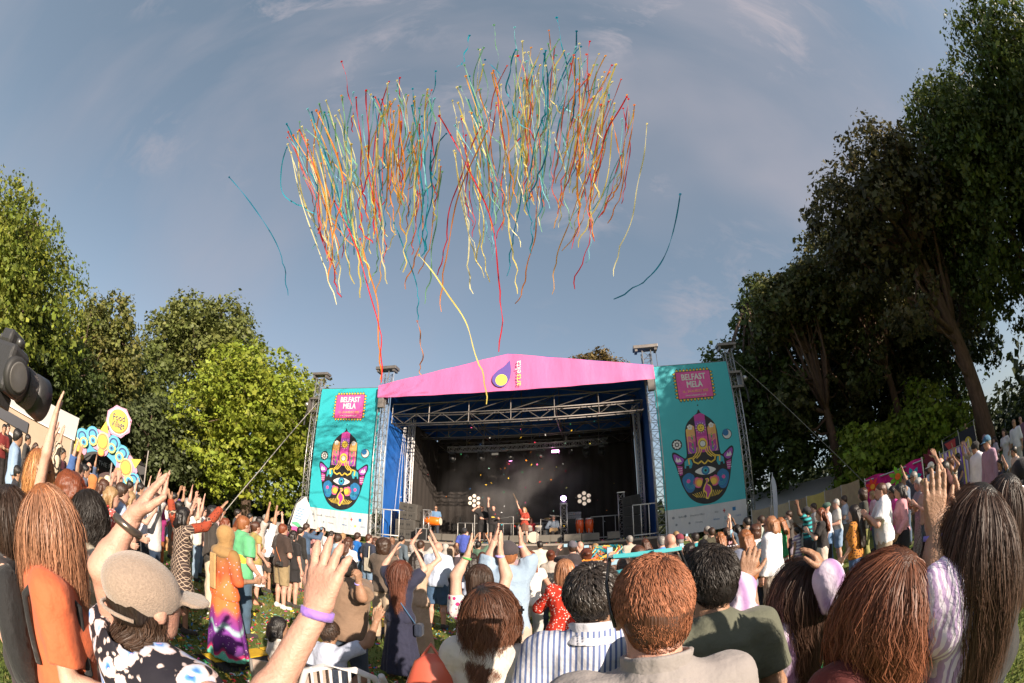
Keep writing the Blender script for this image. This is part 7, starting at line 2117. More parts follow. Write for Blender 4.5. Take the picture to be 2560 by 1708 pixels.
 # --- woman in the cap, arms raised
 x, y, h = hero_xyh(345, 1376, 1.20, .02); yaw = 14
 ov = [armpose(x, y, yaw, h, 0, (640, 1800, 1.0), (795, 1522, .93), (838, 1330, .93), (.15, .95, .1), 1.16), armpose(x, y, yaw, h, 1, (256, 1425, 1.28), (333, 1292, 1.26), (402, 1192, 1.27), (.35, .9, 0), 1.16)]
 r, J, HM = hero(ov, x=x, y=y, h=h, yaw=yaw, fem=True, sk='pink', hair='short', hc='dark', top=('cap', '#141418'), bot=('jeans', '#22262e'), styles=('wide', 'wide'), hy=0, hp=-4, neck='boat', boxy=.02,
     label='woman in a beige felt cap and blue floral top waving both bare arms in front', wide=1.16)
 for ch in r.children:
  if ch.name.startswith('shirt'): ch.material_slots[0].material = floral_blue()
 strands(r, J, HM, 3600, .17, 'dark', 23, .0042, wave=.010, clump=.65, lvar=.3, tip=1.4, light=.8, spread=.3, zmax=-.012, m=mat('strand_darkbrown', (.040, .022, .014), .50, attr='tint', spec=.38))
 def capfn(P):
  c = hpt(J, HM, (0, 0, 0)).astype(np.float32); Q = (P - c) @ HM
  d = np.maximum(ell(Q, (0, -.018, .036), (.092, .111, .100)), -(Q[:, 2] + .012 - Q[:, 1] * .34))
  d = smin(d, np.maximum(np.abs(Q[:, 2] - .040 - .9 * Q[:, 0] ** 2 * -3) - .006, ell(Q, (0, .112, .040), (.078, .070, .05))), .012)
  return d + wav(P, 60, 3, 5) * .0012
 c = hpt(J, HM, (0, 0, 0)); q = surface(capfn, c - .24, c + .26, .006, 'cap')
 link('cap', mesh_np('cap', q[0], q[1], True), mat('felt_beige', (.31, .235, .185), .95, noise=.22, nscale=160, bump=.5, bscale=220, sheen=.3), r)
 mb = MB(); mb.tube([hpt(J, HM, (s * .082, -.03 - .085 * math.cos(a), -.022 - .02 * abs(math.cos(a)))) if False else hpt(J, HM, (.088 * math.sin(a), -.018 - .108 * math.cos(a), -.040)) for a in np.linspace(-1.0, 1.0, 9) for s in (1,)], .006, 6)
 mb.build('cap_strap', mat('felt_beige', (0, 0, 0)), r, True)
 wristband(r, J, 0, '#9a72cf', r=.0295, t=.020, off=.012)
 w_, f_ = J['wr'][1], nz(J['hd'][1]); fa = nz(J['wr'][1] - J['el'][1]); qm = Vector(fa).to_track_quat('Z', 'Y').to_matrix()
 mb = MB(); mb.lathe([(.037, -.012), (.044, -.010), (.046, 0), (.044, .010), (.037, .012)], 24, Vector(w_ - fa * .035), qm); mb.build('bangle', mat('bangle_metal', (.20, .165, .14), .28, .8), r, True)
 qm = Vector(J['hd'][0]).to_track_quat('Z', 'Y').to_matrix()
 # --- striped top, curly black hair
 x, y, h = hero_xyh(228, 1232, 2.45)
 r, J, HM = hero(x=x, y=y, h=h, yaw=24, rp='clap', lp='clap', fem=True, sk='brown', hair='short', hc='black', top=('tee', '#b8ad98', 'widestripe', '#ddd6cc'), bot=('jeans', '#d8d5d0'), hy=28,
     label='woman with long tight black curls in a cream and beige striped top')
 strands(r, J, HM, 4200, .32, 'black', 27, .0040, wave=.014, clump=.5, lvar=.3, tip=1.3, light=.5, spread=.5, m=mat('strand_black', (0, 0, 0)))
 # --- beads in dark hair
 x, y, h = hero_xyh(34, 1222, 1.95)
 r, J, HM = hero(x=x, y=y, h=h, yaw=38, rp='relax', lp='relax', fem=True, sk='fair', hair='short', hc='dark', top=('tank', '#2a2426'), bot=('long', '#3a2630'), hy=10,
     label='woman with long shiny dark brown hair threaded with coloured beads at the left edge')
 strands(r, J, HM, 3800, .50, 'brown', 29, .0046, wave=.004, clump=.6, light=.8, m=mat('strand_darkbrown', (0, 0, 0)))
 for k, (c1) in enumerate(('#2fb6c8', '#e85a20', '#f0b020', '#e8b0b8', '#e85a20')):
  p = hpt(J, HM, (.045 - .004 * k, -.115 - .012 * k, .06 - .075 * k)); mb = MB(); mb.lathe([(.003, -.012), (.010, -.005), (.010, .005), (.003, .012)], 8, p); mb.build('hair_bead', mat('bead_' + c1, srgb(c1), .3), r, True)
 # --- red curls, black top
 x, y, h = hero_xyh(183, 1190, 3.0)
 r, J, HM = hero(x=x, y=y, h=h, yaw=20, rp='down', lp='down', fem=True, sk='fair', hair='curly', hc='red', top=('tank', '#161616'), bot=('wide', '#b9bfca'), neck='boat', label='person with a round mass of red curls in a black top and pale jeans')
 strands(r, J, HM, 3000, .19, 'red', 31, .0050, wave=.020, clump=.5, lvar=.4, tip=1.3, light=.5, spread=1.2, m=mat('strand_red', (.30, .055, .014), .42, attr='tint', spec=.5))
 # --- ginger woman in sunglasses stretching an arm forward
 x, y, h = hero_xyh(104, 1128, 3.3)
 r, J, HM = hero(x=x, y=y, h=h, yaw=22, rp='high', lp='upout', fem=True, sk='fair', hair='short', hc='ginger', top=('tank', '#8a7f72', 'zebra', '#3a342e'), bot=('jeans', '#3a4a60'), neck='strap', hy=25, glasses=True,
     label='woman in sunglasses with long golden ginger hair and an arm raised, left side')
 strands(r, J, HM, 2200, .42, 'ginger', 33, .0060, wave=.006, clump=.6, light=.8, m=mat('strand_gold', (.42, .20, .075), .4, attr='tint', spec=.5))
 # --- navy dress
 x, y, h = hero_xyh(1002, 1402, 5.1)
 r, J, HM = hero(x=x, y=y, h=h, yaw=2, rp='clapup', lp='clapup', fem=True, sk='fair', hair='short', hc='auburn', top=('puff', '#23253c'), bot=('long', '#23253c'), label='woman in a navy dress with very long auburn hair clapping overhead', lod=1, dress=True, shoe='#5a4438')
 strands(r, J, HM, 2600, .66, 'auburn', 35, .0070, wave=.007, clump=.6, light=.9, tip=1.6, m=mat('strand_auburn', (.11, .038, .022), .50, attr='tint', spec=.38))
 mb = MB(); mb.tube([(-.12, .1, 1.40), (.05, -.14, 1.15), (.22, -.10, .88)], .008, 5); mb.build('bag_strap', cloth('#3f6488'), r, True)
 mb = MB(); mb.box((.25, -.02, .78), (.10, .18, .18)); mb.build('shoulder_bag', cloth('#20293c'), r, bevel=.03)
 # --- short dark hair, floral sleeves, arms up; between the navy dress and the cream top
 x, y, h = hero_xyh(1200, 1415, 2.9); yaw = 0
 ov = [armpose(x, y, yaw, h, 0, (1266, 1440, 2.95), (1250, 1385, 2.95), (1252, 1345, 2.95), (-1, .2, 0)), armpose(x, y, yaw, h, 1, (1140, 1440, 2.95), (1168, 1390, 2.95), (1178, 1342, 2.95), (1, .2, 0))]
 r, J, HM = hero(ov, x=x, y=y, h=h, yaw=yaw, fem=True, sk='fair', hair='short', hc='brown', top=('cap', '#d9d0cc', 'floral', '#b02a6a'), bot=('jeans', '#3a4a60'), styles=('flat', 'flat'), label='woman with short brown hair and floral white sleeves clapping overhead behind the cream top')
 wristband(r, J, 1, '#5aa85a'); wristband(r, J, 0, '#a79be6')
 strands(r, J, HM, 2400, .14, 'brown', 37, .0050, clump=.5, light=.6, m=mat('strand_darkbrown', (0, 0, 0)))
 # --- red floral top
 x, y, h = hero_xyh(1412, 1400, 4.3)
 r, J, HM = hero(x=x, y=y, h=h, yaw=-2, rp='clap', lp='clap', fem=True, sk='fair', hair='short', hc='strawberry', top=('elbow', '#c3301c', 'dots', '#e8d8d0'), bot=('jeans', '#5f86ad'), lod=1, label='woman in a red spotted top and blue jeans with straight strawberry blond hair')
 strands(r, J, HM, 2000, .30, 'strawberry', 39, .0070, clump=.5, light=.5, m=mat('strand_strawberry', (.38, .17, .085), .4, attr='tint', spec=.5))
 # --- denim shirt man in dark cap, arms overhead
 x, y, h = hero_xyh(1268, 1352, 4.1, .02); yaw = 0
 ov = [armpose(x, y, yaw, h, 0, (1322, 1402, 4.15), (1303, 1362, 4.15), (1300, 1322, 4.15), (-1, .2, 0), 1.05), armpose(x, y, yaw, h, 1, (1222, 1402, 4.15), (1236, 1352, 4.15), (1244, 1318, 4.15), (1, .2, 0), 1.05)]
 r, J, HM = hero(ov, x=x, y=y, h=h, yaw=yaw, sk='pink', hair='short', hc='ginger', hat='cap', hatc='#3a3338', top=('elbow', '#8fa3b8'), bot=('shorts', '#b5a495'), styles=('flat', 'flat'), lod=1, neck='collar', hy=180 if False else 0, boxy=.01,
     label='man in a pale denim shirt and dark cap clapping with both arms overhead', wide=1.05)
 wristband(r, J, 0, '#a79be6')
 # --- orange to purple dress with a mustard headscarf
 x, y, h = hero_xyh(566, 1312, 4.9, .02)
 r, J, HM = hero(x=x, y=y, h=h, yaw=14, rp='hold', lp='hold', fem=True, sk='tan', hair=None, hat='hijab', hatc='#9c7a4c', top=('elbow', '#b5642a'), bot=('long', '#b5642a'), lod=1, dress=True, label='woman in a mustard headscarf and a long orange and purple patterned dress', wide=1.08)
 m = bpy.data.materials.new('ombre_dress'); m.use_nodes = True; nt = m.node_tree; b = nt.nodes['Principled BSDF']; b.inputs['Roughness'].default_value = .8
 tcn = nt.nodes.new('ShaderNodeTexCoord'); sp = nt.nodes.new('ShaderNodeSeparateXYZ'); nt.links.new(tcn.outputs['Object'], sp.inputs[0])
 wv = nt.nodes.new('ShaderNodeMath'); wv.operation = 'SINE'; mu = nt.nodes.new('ShaderNodeMath'); mu.operation = 'MULTIPLY'; mu.inputs[1].default_value = 34; nt.links.new(sp.outputs[0], mu.inputs[0]); nt.links.new(mu.outputs[0], wv.inputs[0])
 ma = nt.nodes.new('ShaderNodeMath'); ma.operation = 'MULTIPLY_ADD'; ma.inputs[1].default_value = .045; nt.links.new(wv.outputs[0], ma.inputs[0]); nt.links.new(sp.outputs[2], ma.inputs[2])
 mr = nt.nodes.new('ShaderNodeMapRange'); mr.inputs['From Min'].default_value = .05; mr.inputs['From Max'].default_value = 1.45; nt.links.new(ma.outputs[0], mr.inputs['Value'])
 rp = nt.nodes.new('ShaderNodeValToRGB'); rp.color_ramp.interpolation = 'LINEAR'; e = rp.color_ramp.elements
 e[0].position = 0; e[0].color = (*srgb('#5fb8a0'), 1); e[1].position = 1; e[1].color = (*srgb('#8a6a3c'), 1)
 for p, c in ((.09, '#62b8a2'), (.105, '#c02060'), (.14, '#3a1c50'), (.20, '#6a2a80'), (.30, '#7a3590'), (.33, '#9cc4c0'), (.37, '#7a3088'), (.44, '#8a2f70'), (.50, '#e07038'), (.70, '#e8703c'), (.80, '#a8502c')):
  q = e.new(p); q.color = (*srgb(c), 1)
 nt.links.new(mr.outputs[0], rp.inputs[0])
 vo = nt.nodes.new('ShaderNodeTexVoronoi'); vo.inputs['Scale'].default_value = 24; nt.links.new(tcn.outputs['Object'], vo.inputs['Vector'])
 lt = nt.nodes.new('ShaderNodeMath'); lt.operation = 'LESS_THAN'; lt.inputs[1].default_value = .16; nt.links.new(vo.outputs['Distance'], lt.inputs[0])
 mx = nt.nodes.new('ShaderNodeMix'); mx.data_type = 'RGBA'; mx.inputs[7].default_value = (.55, .40, .55, 1); nt.links.new(lt.outputs[0], mx.inputs['Factor']); nt.links.new(rp.outputs[0], mx.inputs[6]); nt.links.new(mx.outputs[2], b.inputs['Base Color'])
 for ch in r.children:
  if ch.name.startswith(('bodice', 'skirt')): ch.material_slots[0].material = m
 mb = MB(); mb.box((0, -.17, 1.18), (.10, .025, .42)); mb.build('scarf_tail', cloth('#b39060'), r, bevel=.01)
 # --- lattice dress, orange sleeves, arms spread high
 x, y, h = hero_xyh(459, 1270, 5.8); yaw = 22
 ov = [armpose(x, y, yaw, h, 0, (512, 1318, 5.8), (552, 1272, 5.85), (572, 1248, 5.9), (.2, 1, 0)), armpose(x, y, yaw, h, 1, (432, 1290, 5.8), (427, 1252, 5.8), (418, 1222, 5.8), (0, 1, 0))]
 r, J, HM = hero(ov, x=x, y=y, h=h, yaw=yaw, fem=True, sk='tan', hair='bob', hc='black', top=('long', '#3a2d2a', 'lattice', '#b5a08c'), bot=('skirt', '#3a2d2a', 'lattice', '#b5a08c'), styles=('wide', 'wide'), lod=1, dress=True, label='woman in a brown and cream lattice dress with orange sleeves flinging both arms up')
 for i in (0, 1):
  q = surface(lambda P, i=i: np.maximum(smin(cap(P, J['sh'][i] * .6 + J['el'][i] * .4, J['el'][i], .066, .062), cap(P, J['el'][i], J['wr'][i] * .9 + J['el'][i] * .1, .062, .055), .02) + wav(P, 40, 4) * .003, -1), np.minimum(J['el'][i], np.minimum(J['sh'][i], J['wr'][i])) - .1, np.maximum(J['el'][i], np.maximum(J['sh'][i], J['wr'][i])) + .1, .014, 'sleeve')
  link('sleeve', mesh_np('sleeve', q[0], q[1], True), cloth('#8f3a20', 'dots', '#3a1a14'), r)
 # --- big brown tee behind the waving hand
 x, y, h = hero_xyh(868, 1395, 4.0); yaw = 6
 ov = [armpose(x, y, yaw, h, 0, (905, 1495, 3.7), (896, 1455, 3.65), (896, 1425, 3.6), (-1, .2, 0), 1.14)]
 r, J, HM = hero(ov, x=x, y=y, h=h, yaw=yaw, rp='up', lp='relax', sk='olive', hair='short', hc='black', top=('tee', '#7d6552'), bot=('jeans', '#3a4656'), styles=('fist', 'curl'), boxy=.03, lod=1, label='broad man in a brown tee with a fist raised behind the waving hand', wide=1.14)
 wristband(r, J, 0, '#a79be6')
 # --- seated boy and the child beside him
 x, y, _ = hero_xyh(822, 1590, 3.7)
 r, J, HM = hero(x=x, y=y, h=1.56, yaw=12, rp='upout', lp='relax', legs='squat', sk='olive', hair='short', hc='dark', top=('tee', '#b9c0d4'), bot=('jeans', '#2b3448'), lod=1, label='boy in a pale blue tee crouching in front of the white chair', hp=-4)
 strands(r, J, HM, 2200, .040, 'brown', 41, .0046, short=True, steps=5, lift=.010, m=mat('strand_darkbrown', (0, 0, 0)))
 x, y, _ = hero_xyh(697, 1565, 3.9)
 r, J, HM = hero(x=x, y=y, h=1.45, yaw=40, rp='relax', lp='relax', legs='squat', sk='olive', hair='bob', hc='black', top=('tee', '#ddd5cc'), bot=('trousers', '#333333'), lod=1, label='small child with black hair crouching left of the waving arm')
 # --- coral handbag beside the cream top
 x, y, _ = hero_xyh(1078, 1650, 1.80)
 b_ = empty('handbag', (x, y, .70), R(10), 'smooth coral leather bag at the left of the cream top', 'bag')
 mb = MB(); mb.lathe([(.02, .0), (.17, .02), (.19, .10), (.15, .30), (.11, .50), (.07, .62), (.02, .66)], 20); o = mb.build('bag_body', mat('coral_leather', (.52, .10, .06), .32, noise=.1, nscale=5), b_, True); o.scale = (1, .55, 1)
 mb = MB(); mb.tube([(-.06, 0, .60), (0, .02, .70), (.06, 0, .60)], .010, 6); mb.build('bag_strap', mat('coral_leather', (0, 0, 0)), b_, True)
build_heroes()
# ------------------------------------------------------------------ the rest of the crowd, one row each
TGT = S(0, 2)
def Q(px, d, label, h=1.70, o=0, **k):
 """px: column of the head in the frame; d: metres away; o: degrees turned right of the stage"""
 x, y = ground_at(px, d)
 yaw = math.degrees(math.atan2(TGT.x - x, TGT.y - y)) + o
 return person(x, y, h, yaw, label=label, z=gz(x, y) * .9, **k)
F_ = dict(fem=True)
def crowd():
 W = dict(fem=True)
 # left slope
 Q(46, 7.6, 'man in a light blue short sleeved shirt and black trousers at the left edge', 1.82, 0, sk='olive', hc='black', top=('elbow', '#8ba3bf'), bot=('trousers', '#1d1a1a'), boxy=.012, neck='collar')
 Q(56, 6.4, 'boy with black hair in dark clothes below the man in light blue', 1.38, 10, rp='fold', lp='fold', sk='tan', hc='black', top=('long', '#22222a'), bot=('trousers', '#1a1a1c'))
 Q(70, 12.0, 'man in an open grey jacket and pale jeans behind the man in light blue', 1.78, 0, sk='olive', hc='dark', top=('long', '#3c3a3a'), bot=('jeans', '#8fa2b5'))
 Q(91, 13.0, 'woman in a pale print top near the cream marquee', 1.66, 15, sk='fair', hc='brown', hair='half', top=('tee', '#b8b0a4', 'dots', '#4a4a4a'), bot=('jeans', '#5a6a80'), **W)
 Q(103, 6.0, 'bearded man with cropped dark hair beside the raised zebra sleeve', 1.74, 0, sk='olive', hc='black', top=('tee', '#5a5248'), bot=('jeans', '#2b3340'))
 Q(86, 5.2, 'woman with long straight black hair behind the ginger woman in sunglasses', 1.66, 5, sk='tan', hc='black', hair='vlong', top=('long', '#2c2630'), bot=('jeans', '#222630'), **W)
 Q(126, 4.4, 'woman in a zebra print blouse with one arm straight up', 1.68, 0, rp='high', lp='relax', sk='fair', hc='brown', hair='long', top=('long', '#c9b8a2', 'zebra', '#2e2620'), bot=('jeans', '#2a3242'), **W)
 Q(156, 11.5, 'man in a maroon tee leaning forward in front of the arch', 1.86, 20, rp='hold', lp='hold', sk='tan', hc='dark', top=('tee', '#5c2436'), bot=('jeans', '#3a4a5c'))
 Q(12, 12.5, 'person in a dark red top beside the marquee entrance', 1.70, 60, rp='fold', lp='fold', sk='tan', hc='black', top=('tee', '#6e1d1c'), bot=('trousers', '#221c1c'))
 Q(20, 13.5, 'person in black standing right of the dark red top at the marquee', 1.74, 40, sk='fair', hc='dark', top=('long', '#1e1a1c'), bot=('trousers', '#221c1c'))
 Q(186, 17.0, 'woman in a black vest top under the left foot of the arch', 1.66, 40, rp='phone', lp='phone', sk='fair', hc='blond', hair='half', top=('tank', '#1c1c1e'), bot=('jeans', '#4c6a90'), **W)
 Q(199, 17.5, 'man in black beside the woman in the vest under the arch', 1.78, 40, sk='tan', hc='dark', top=('tee', '#232326'), bot=('jeans', '#3c5a80'))
 Q(222, 13.0, 'bald man in sunglasses and a pale blue shirt before the black food stall', 1.80, 40, sk='pink', hair='bald', top=('tee', '#9fb4cf'), bot=('jeans', '#39424f'), glasses=True)
 Q(202, 10.5, 'girl with black hair and a white top near the bald man', 1.40, 20, sk='tan', hc='black', hair='long', top=('tee', '#ddd6d0'), bot=('skirt', '#6a6a78'), **W)
 Q(236, 7.8, 'woman in a tan orange headscarf and white patterned tunic', 1.66, 30, sk='tan', hair=None, hat='hijab', hatc='#b5703c', top=('long', '#c9c4c8', 'floral', '#8f8f98'), bot=('long', '#4a4a50'), **W)
 Q(270, 11.0, 'woman in a cream bucket hat and striped top', 1.66, 30, sk='fair', hc='brown', hair='half', hat='hat', hatc='#cfc0a4', top=('tee', '#9a9f96', 'hstripe', '#d5d2c8'), bot=('jeans', '#54647a'), **W)
 Q(284, 12.0, 'bald man behind the woman in the bucket hat', 1.82, 30, sk='pink', hair='bald', top=('tee', '#8e98ac'), bot=('trousers', '#3a3c42'))
 Q(290, 9.5, 'woman in a white top and sunglasses right of the bucket hat', 1.62, 20, sk='fair', hc='brown', hair='bob', top=('tee', '#e2dcd8'), bot=('jeans', '#4a5a70'), glasses=True, **W)
 Q(180, 7.2, 'person in a mint green top with black hair', 1.64, 10, sk='tan', hc='black', hair='bob', top=('tee', '#a9d0bc'), bot=('jeans', '#39404c'), **W)
 Q(163, 5.0, 'woman with black hair lifting one open hand beside the red curls', 1.66, 5, rp='up', lp='relax', sk='fair', hc='black', hair='half', top=('long', '#3f5f96'), bot=('jeans', '#2b3340'), **W)
 Q(176, 5.8, 'dark haired person in grey lifting a hand above the red curls', 1.66, 0, rp='up', lp='relax', sk='tan', hc='dark', hair='short', top=('tee', '#6a6a70'), bot=('jeans', '#2b3340'))
 Q(250, 4.6, 'person with a blond bob between the red curls and the striped top', 1.58, 10, sk='fair', hc='strawberry', hair='bob', top=('tee', '#c9b6a2'), bot=('jeans', '#54647a'), **W)
 Q(219, 4.8, 'child with brown hair in front of the blond bob', 1.34, 10, sk='fair', hc='brown', hair='half', top=('tee', '#cfcac8'), bot=('jeans', '#54647a'), **W)
 Q(284, 5.4, 'woman in a red and white floral dress holding a phone, long wavy blond hair', 1.68, 20, rp='hold', lp='hold', sk='fair', hc='blond', hair='wavy', top=('tee', '#c9524c', 'floral', '#e6d3cc'), bot=('skirt', '#c9524c', 'floral', '#e6d3cc'), dress=True, **W)
 Q(308, 5.8, 'man with brown hair in a light blue shirt right of the red floral dress', 1.76, 10, rp='hold', lp='relax', sk='fair', hc='brown', top=('elbow', '#9db0cc'), bot=('shorts', '#4a4f5a'), neck='collar')
 Q(330, 6.6, 'woman in a dark vest top reaching forward with a phone', 1.66, 15, rp='phone', lp='upout', sk='fair', hc='blond', hair='half', top=('tank', '#2c2438'), bot=('long', '#1f1d24'), neck='strap', **W)
 Q(326, 10.5, 'man in an olive top with his back turned near the arch', 1.76, -10, sk='tan', hc='dark', top=('tee', '#6a6450'), bot=('jeans', '#39404c'))
 Q(372, 8.0, 'man in a white shirt with a purple lanyard, hands lifted', 1.78, 12, rp='clapup', lp='clapup', sk='fair', hc='grey', top=('elbow', '#d8d4dc'), bot=('trousers', '#33353d'), neck='collar')
 Q(352, 9.5, 'man photographing with a dark phone above the white shirt', 1.80, 12, rp='phone', lp='phone', sk='tan', hc='dark', top=('tee', '#2a2c34'), bot=('jeans', '#39404c'))
 Q(388, 10.0, 'person reaching one hand high at the left of the lattice dress', 1.72, 10, rp='high', lp='relax', sk='pink', hc='brown', top=('tee', '#b9402c'), bot=('jeans', '#39404c'))
 Q(405, 8.6, 'woman in a magenta top and orange trousers left of the lattice dress', 1.68, 10, rp='high', lp='clap', sk='fair', hc='blond', hair='half', top=('tee', '#9c2a6e'), bot=('trousers', '#b0622c'), **W)
 Q(392, 6.9, 'man in dark jeans and white tee behind the bangled hand', 1.76, 8, rp='up', lp='up', sk='pink', hc='brown', top=('tee', '#c9c4c4'), bot=('jeans', '#22344c'))
 Q(418, 13.5, 'boy in a white tee and pale jeans alone on the grass', 1.42, 40, rp='fold', lp='relax', sk='tan', hc='black', top=('tee', '#e2dedc'), bot=('jeans', '#8aa2bc'))
 Q(466, 7.4, 'woman in a white top with a green hair clip and both arms up', 1.66, 12, rp='clapup', lp='clapup', sk='fair', hc='brown', hair='bun', top=('tee', '#e0dad4'), bot=('jeans', '#39404c'), **W)
 Q(450, 9.0, 'person in an orange top left of the woman in white', 1.70, 12, sk='dark', hc='black', hair='short', top=('tee', '#c9602c'), bot=('jeans', '#39404c'))
 Q(470, 11.5, 'man with raised hands behind the woman in white', 1.78, 12, rp='up', lp='clapup', sk='pink', hc='grey', top=('tee', '#b9b2ac'), bot=('jeans', '#39404c'))
 Q(497, 9.8, 'woman lifting her hands in a cream top and light jeans', 1.64, 12, rp='up', lp='relax', sk='fair', hc='brown', hair='half', top=('cap', '#d9cfc0'), bot=('jeans', '#8fa6bd'), **W)
 Q(508, 10.6, 'woman in sunglasses and a white blouse behind the light jeans', 1.70, 18, sk='fair', hc='dark', hair='half', top=('tee', '#e6e0de'), bot=('jeans', '#6f8aa6'), glasses=True, **W)
 Q(534, 7.4, 'man in a dark grey hoodie and cream trousers with black hair', 1.80, 26, sk='brown', hc='black', hair='afro', top=('long', '#38322e'), bot=('wide', '#c9b8a2'), boxy=.012)
 Q(566, 8.4, 'woman with long copper hair behind the mustard headscarf', 1.62, 12, sk='fair', hc='red', hair='long', top=('tee', '#b9a890'), bot=('skirt', '#6a5a50'), **W)
 Q(577, 9.4, 'ginger haired girl right of the copper haired woman', 1.40, 12, sk='fair', hc='ginger', hair='long', top=('tee', '#c9b6c0'), bot=('jeans', '#54647a'), **W)
 Q(589, 9.8, 'girl in white with ginger hair looking left', 1.42, -30, sk='fair', hc='ginger', hair='bob', top=('tee', '#e0dcd8'), bot=('jeans', '#54647a'), **W)
 Q(594, 12.0, 'man in a dark top with a blue collar before the dark trees', 1.82, 20, sk='tan', hc='dark', top=('tee', '#1f2430'), bot=('jeans', '#39404c'))
 r, J, HM = Q(610, 6.2, 'man in a green and yellow hooped football shirt with short ginger hair', 1.78, 8, rp='relax', lp='hold', sk='pink', hc='ginger', hair='short', top=('tee', '#5fae7a'), bot=('jeans', '#3f5568'), boxy=.018)
 r2 = surface(lambda P: np.maximum(top_shell(P, J), np.abs(P[:, 2] - 1.14) - .06), (-.3, -.25, 1.05), (.3, .25, 1.22), .014, 'band')
 link('yellow_hoop', mesh_np('band', r2[0], r2[1], True), cloth('#d8a83a'), r)
 r, J, HM = Q(641, 8.6, 'woman in an olive top and full white skirt with hair in a low bun', 1.68, 5, rp='relax', lp='fold', sk='pink', hc='chestnut', hair='bun', top=('cap', '#9c8a52'), bot=('skirt', '#e6e4e4'), shoe='#c08a70', lod=1, **W)
 mb = MB(); mb.tube([(-.14, .10, 1.42), (-.02, -.14, 1.25), (.14, -.13, 1.05), (.18, 0, 1.0)], .010, 5); mb.lathe([(.02, -.12), (.055, -.06), (.06, .06), (.02, .12)], 10, (.15, -.15, 1.08), Matrix.Rotation(R(60), 3, 'Y')); mb.build('sling_bag', cloth('#8a6650'), r, True)
 Q(640, 12.0, 'grey haired man behind the woman in the white skirt', 1.72, 5, sk='pink', hc='grey', top=('tee', '#7d8088'), bot=('jeans', '#39404c'))
 Q(664, 13.2, 'grey haired man in a grey shirt before the dark trees', 1.84, 0, sk='pink', hc='grey', hair='short', top=('tee', '#8a8680'), bot=('trousers', '#3a3c42'), glasses=True)
 Q(674, 10.2, 'person in a loose white shirt pointing one arm straight up', 1.72, 5, rp='high', lp='relax', sk='tan', hc='dark', hair='short', top=('tee', '#e6e6ea'), bot=('shorts', '#4a3f36'), boxy=.02)
 Q(697, 10.8, 'person with grey curls in a black and white print top and orange shorts', 1.70, 5, rp='relax', lp='clap', sk='pink', hc='grey', hair='curly', top=('tee', '#3a3636', 'zebra', '#cfc6c0'), bot=('mini', '#d8602c'), **W)
 r, J, HM = Q(708, 8.6, 'young man with red brown hair in a dark brown tee, khaki shorts and white trainers', 1.74, 8, rp='fold', lp='relax', sk='pink', hc='red', hair='short', top=('tee', '#3a2c26'), bot=('shorts', '#8f7c5c'), shoe='#d8d4d0', lod=1, boxy=.02)
 mb = MB(); mb.tube([(-.12, .10, 1.42), (-.10, -.10, 1.40), (.05, -.15, 1.18), (.17, -.12, .98)], .007, 5); mb.build('camera_strap', cloth('#b56a3c'), r, True)
 mb = MB(); mb.box((.18, -.15, .95), (.13, .07, .09)); mb.lathe([(.03, 0), (.03, .06)], 12, (.18, -.18, .95), Matrix.Rotation(R(90), 3, 'X')); mb.build('hip_camera', mat('camera_black', (0, 0, 0)), r, bevel=.005)
 Q(736, 8.9, 'person in black close to the right of the khaki shorts', 1.64, 5, sk='pink', hc='dark', hair='half', top=('tee', '#1f1c1e'), bot=('mini', '#1f1c1e'), **W)
 Q(752, 11.2, 'person in black jacket beside the feather flag', 1.70, 5, sk='fair', hc='dark', top=('long', '#22201e'), bot=('shorts', '#3a3a3c'))
 Q(655, 15.0, 'woman in pink far back below the yellow green tree', 1.66, 5, sk='fair', hc='blond', hair='half', top=('tee', '#d89aa8'), bot=('jeans', '#54647a'), **W)
 Q(625, 14.0, 'man in a cream tee far back left of the grey shirt', 1.76, 5, sk='tan', hc='black', top=('tee', '#d0c4ae'), bot=('jeans', '#39404c'))
 # towards the foot of the left banner
 Q(829, 13.6, 'woman with dark hair in a black top under the left banner', 1.68, 10, rp='relax', lp='clap', sk='fair', hc='dark', hair='half', top=('tee', '#262022'), bot=('jeans', '#39404c'), **W)
 Q(872, 8.6, 'person in a white tee seen between the raised fingers', 1.68, 5, sk='pink', hc='chestnut', hair='half', top=('tee', '#dcd8d8'), bot=('jeans', '#5f7f9f'), **W)
 Q(846, 9.6, 'person with brown hair in a light blue top behind the raised hand', 1.70, 5, sk='pink', hc='brown', hair='short', top=('tee', '#9fb8c9'), bot=('jeans', '#39404c'))
 r, J, HM = Q(894, 12.0, 'man in a bright blue tee with a white number, leaning beside the navy tee', 1.76, 5, sk='pink', hc='brown', hair='short', top=('tee', '#1668b8'), bot=('shorts', '#5a6a78'))
 text_mesh('97', .13, mat('print_white', (0, 0, 0)), r, (0, -.150, 1.30), (R(90), 0, 0), 'number')
 r, J, HM = Q(922, 11.4, 'man in a navy tee carrying a cream tote bag', 1.76, 10, rp='relax', lp='relax', sk='pink', hc='chestnut', hair='crop', top=('tee', '#262c3e'), bot=('shorts', '#6a8098'), shoe='#d8d4d0')
 mb = MB(); mb.tube([(.15, .1, 1.40), (.16, -.1, 1.40), (.20, -.14, 1.08)], .014, 5); mb.box((.2, -.13, .93), (.30, .07, .34)); mb.build('tote_bag', cloth('#cfc4b0'), r)
 Q(938, 11.8, 'woman in navy next to the man with the tote bag', 1.68, 10, sk='fair', hc='chestnut', hair='half', top=('tee', '#2a3044'), bot=('shorts', '#39404c'), **W)
 Q(960, 6.9, 'man with curly brown hair in a brown hooded top and cream trousers, clapping', 1.76, 5, rp='clap', lp='clap', sk='fair', hc='brown', hair='curly', top=('tee', '#5d5046'), bot=('trousers', '#b09c86'), boxy=.012)
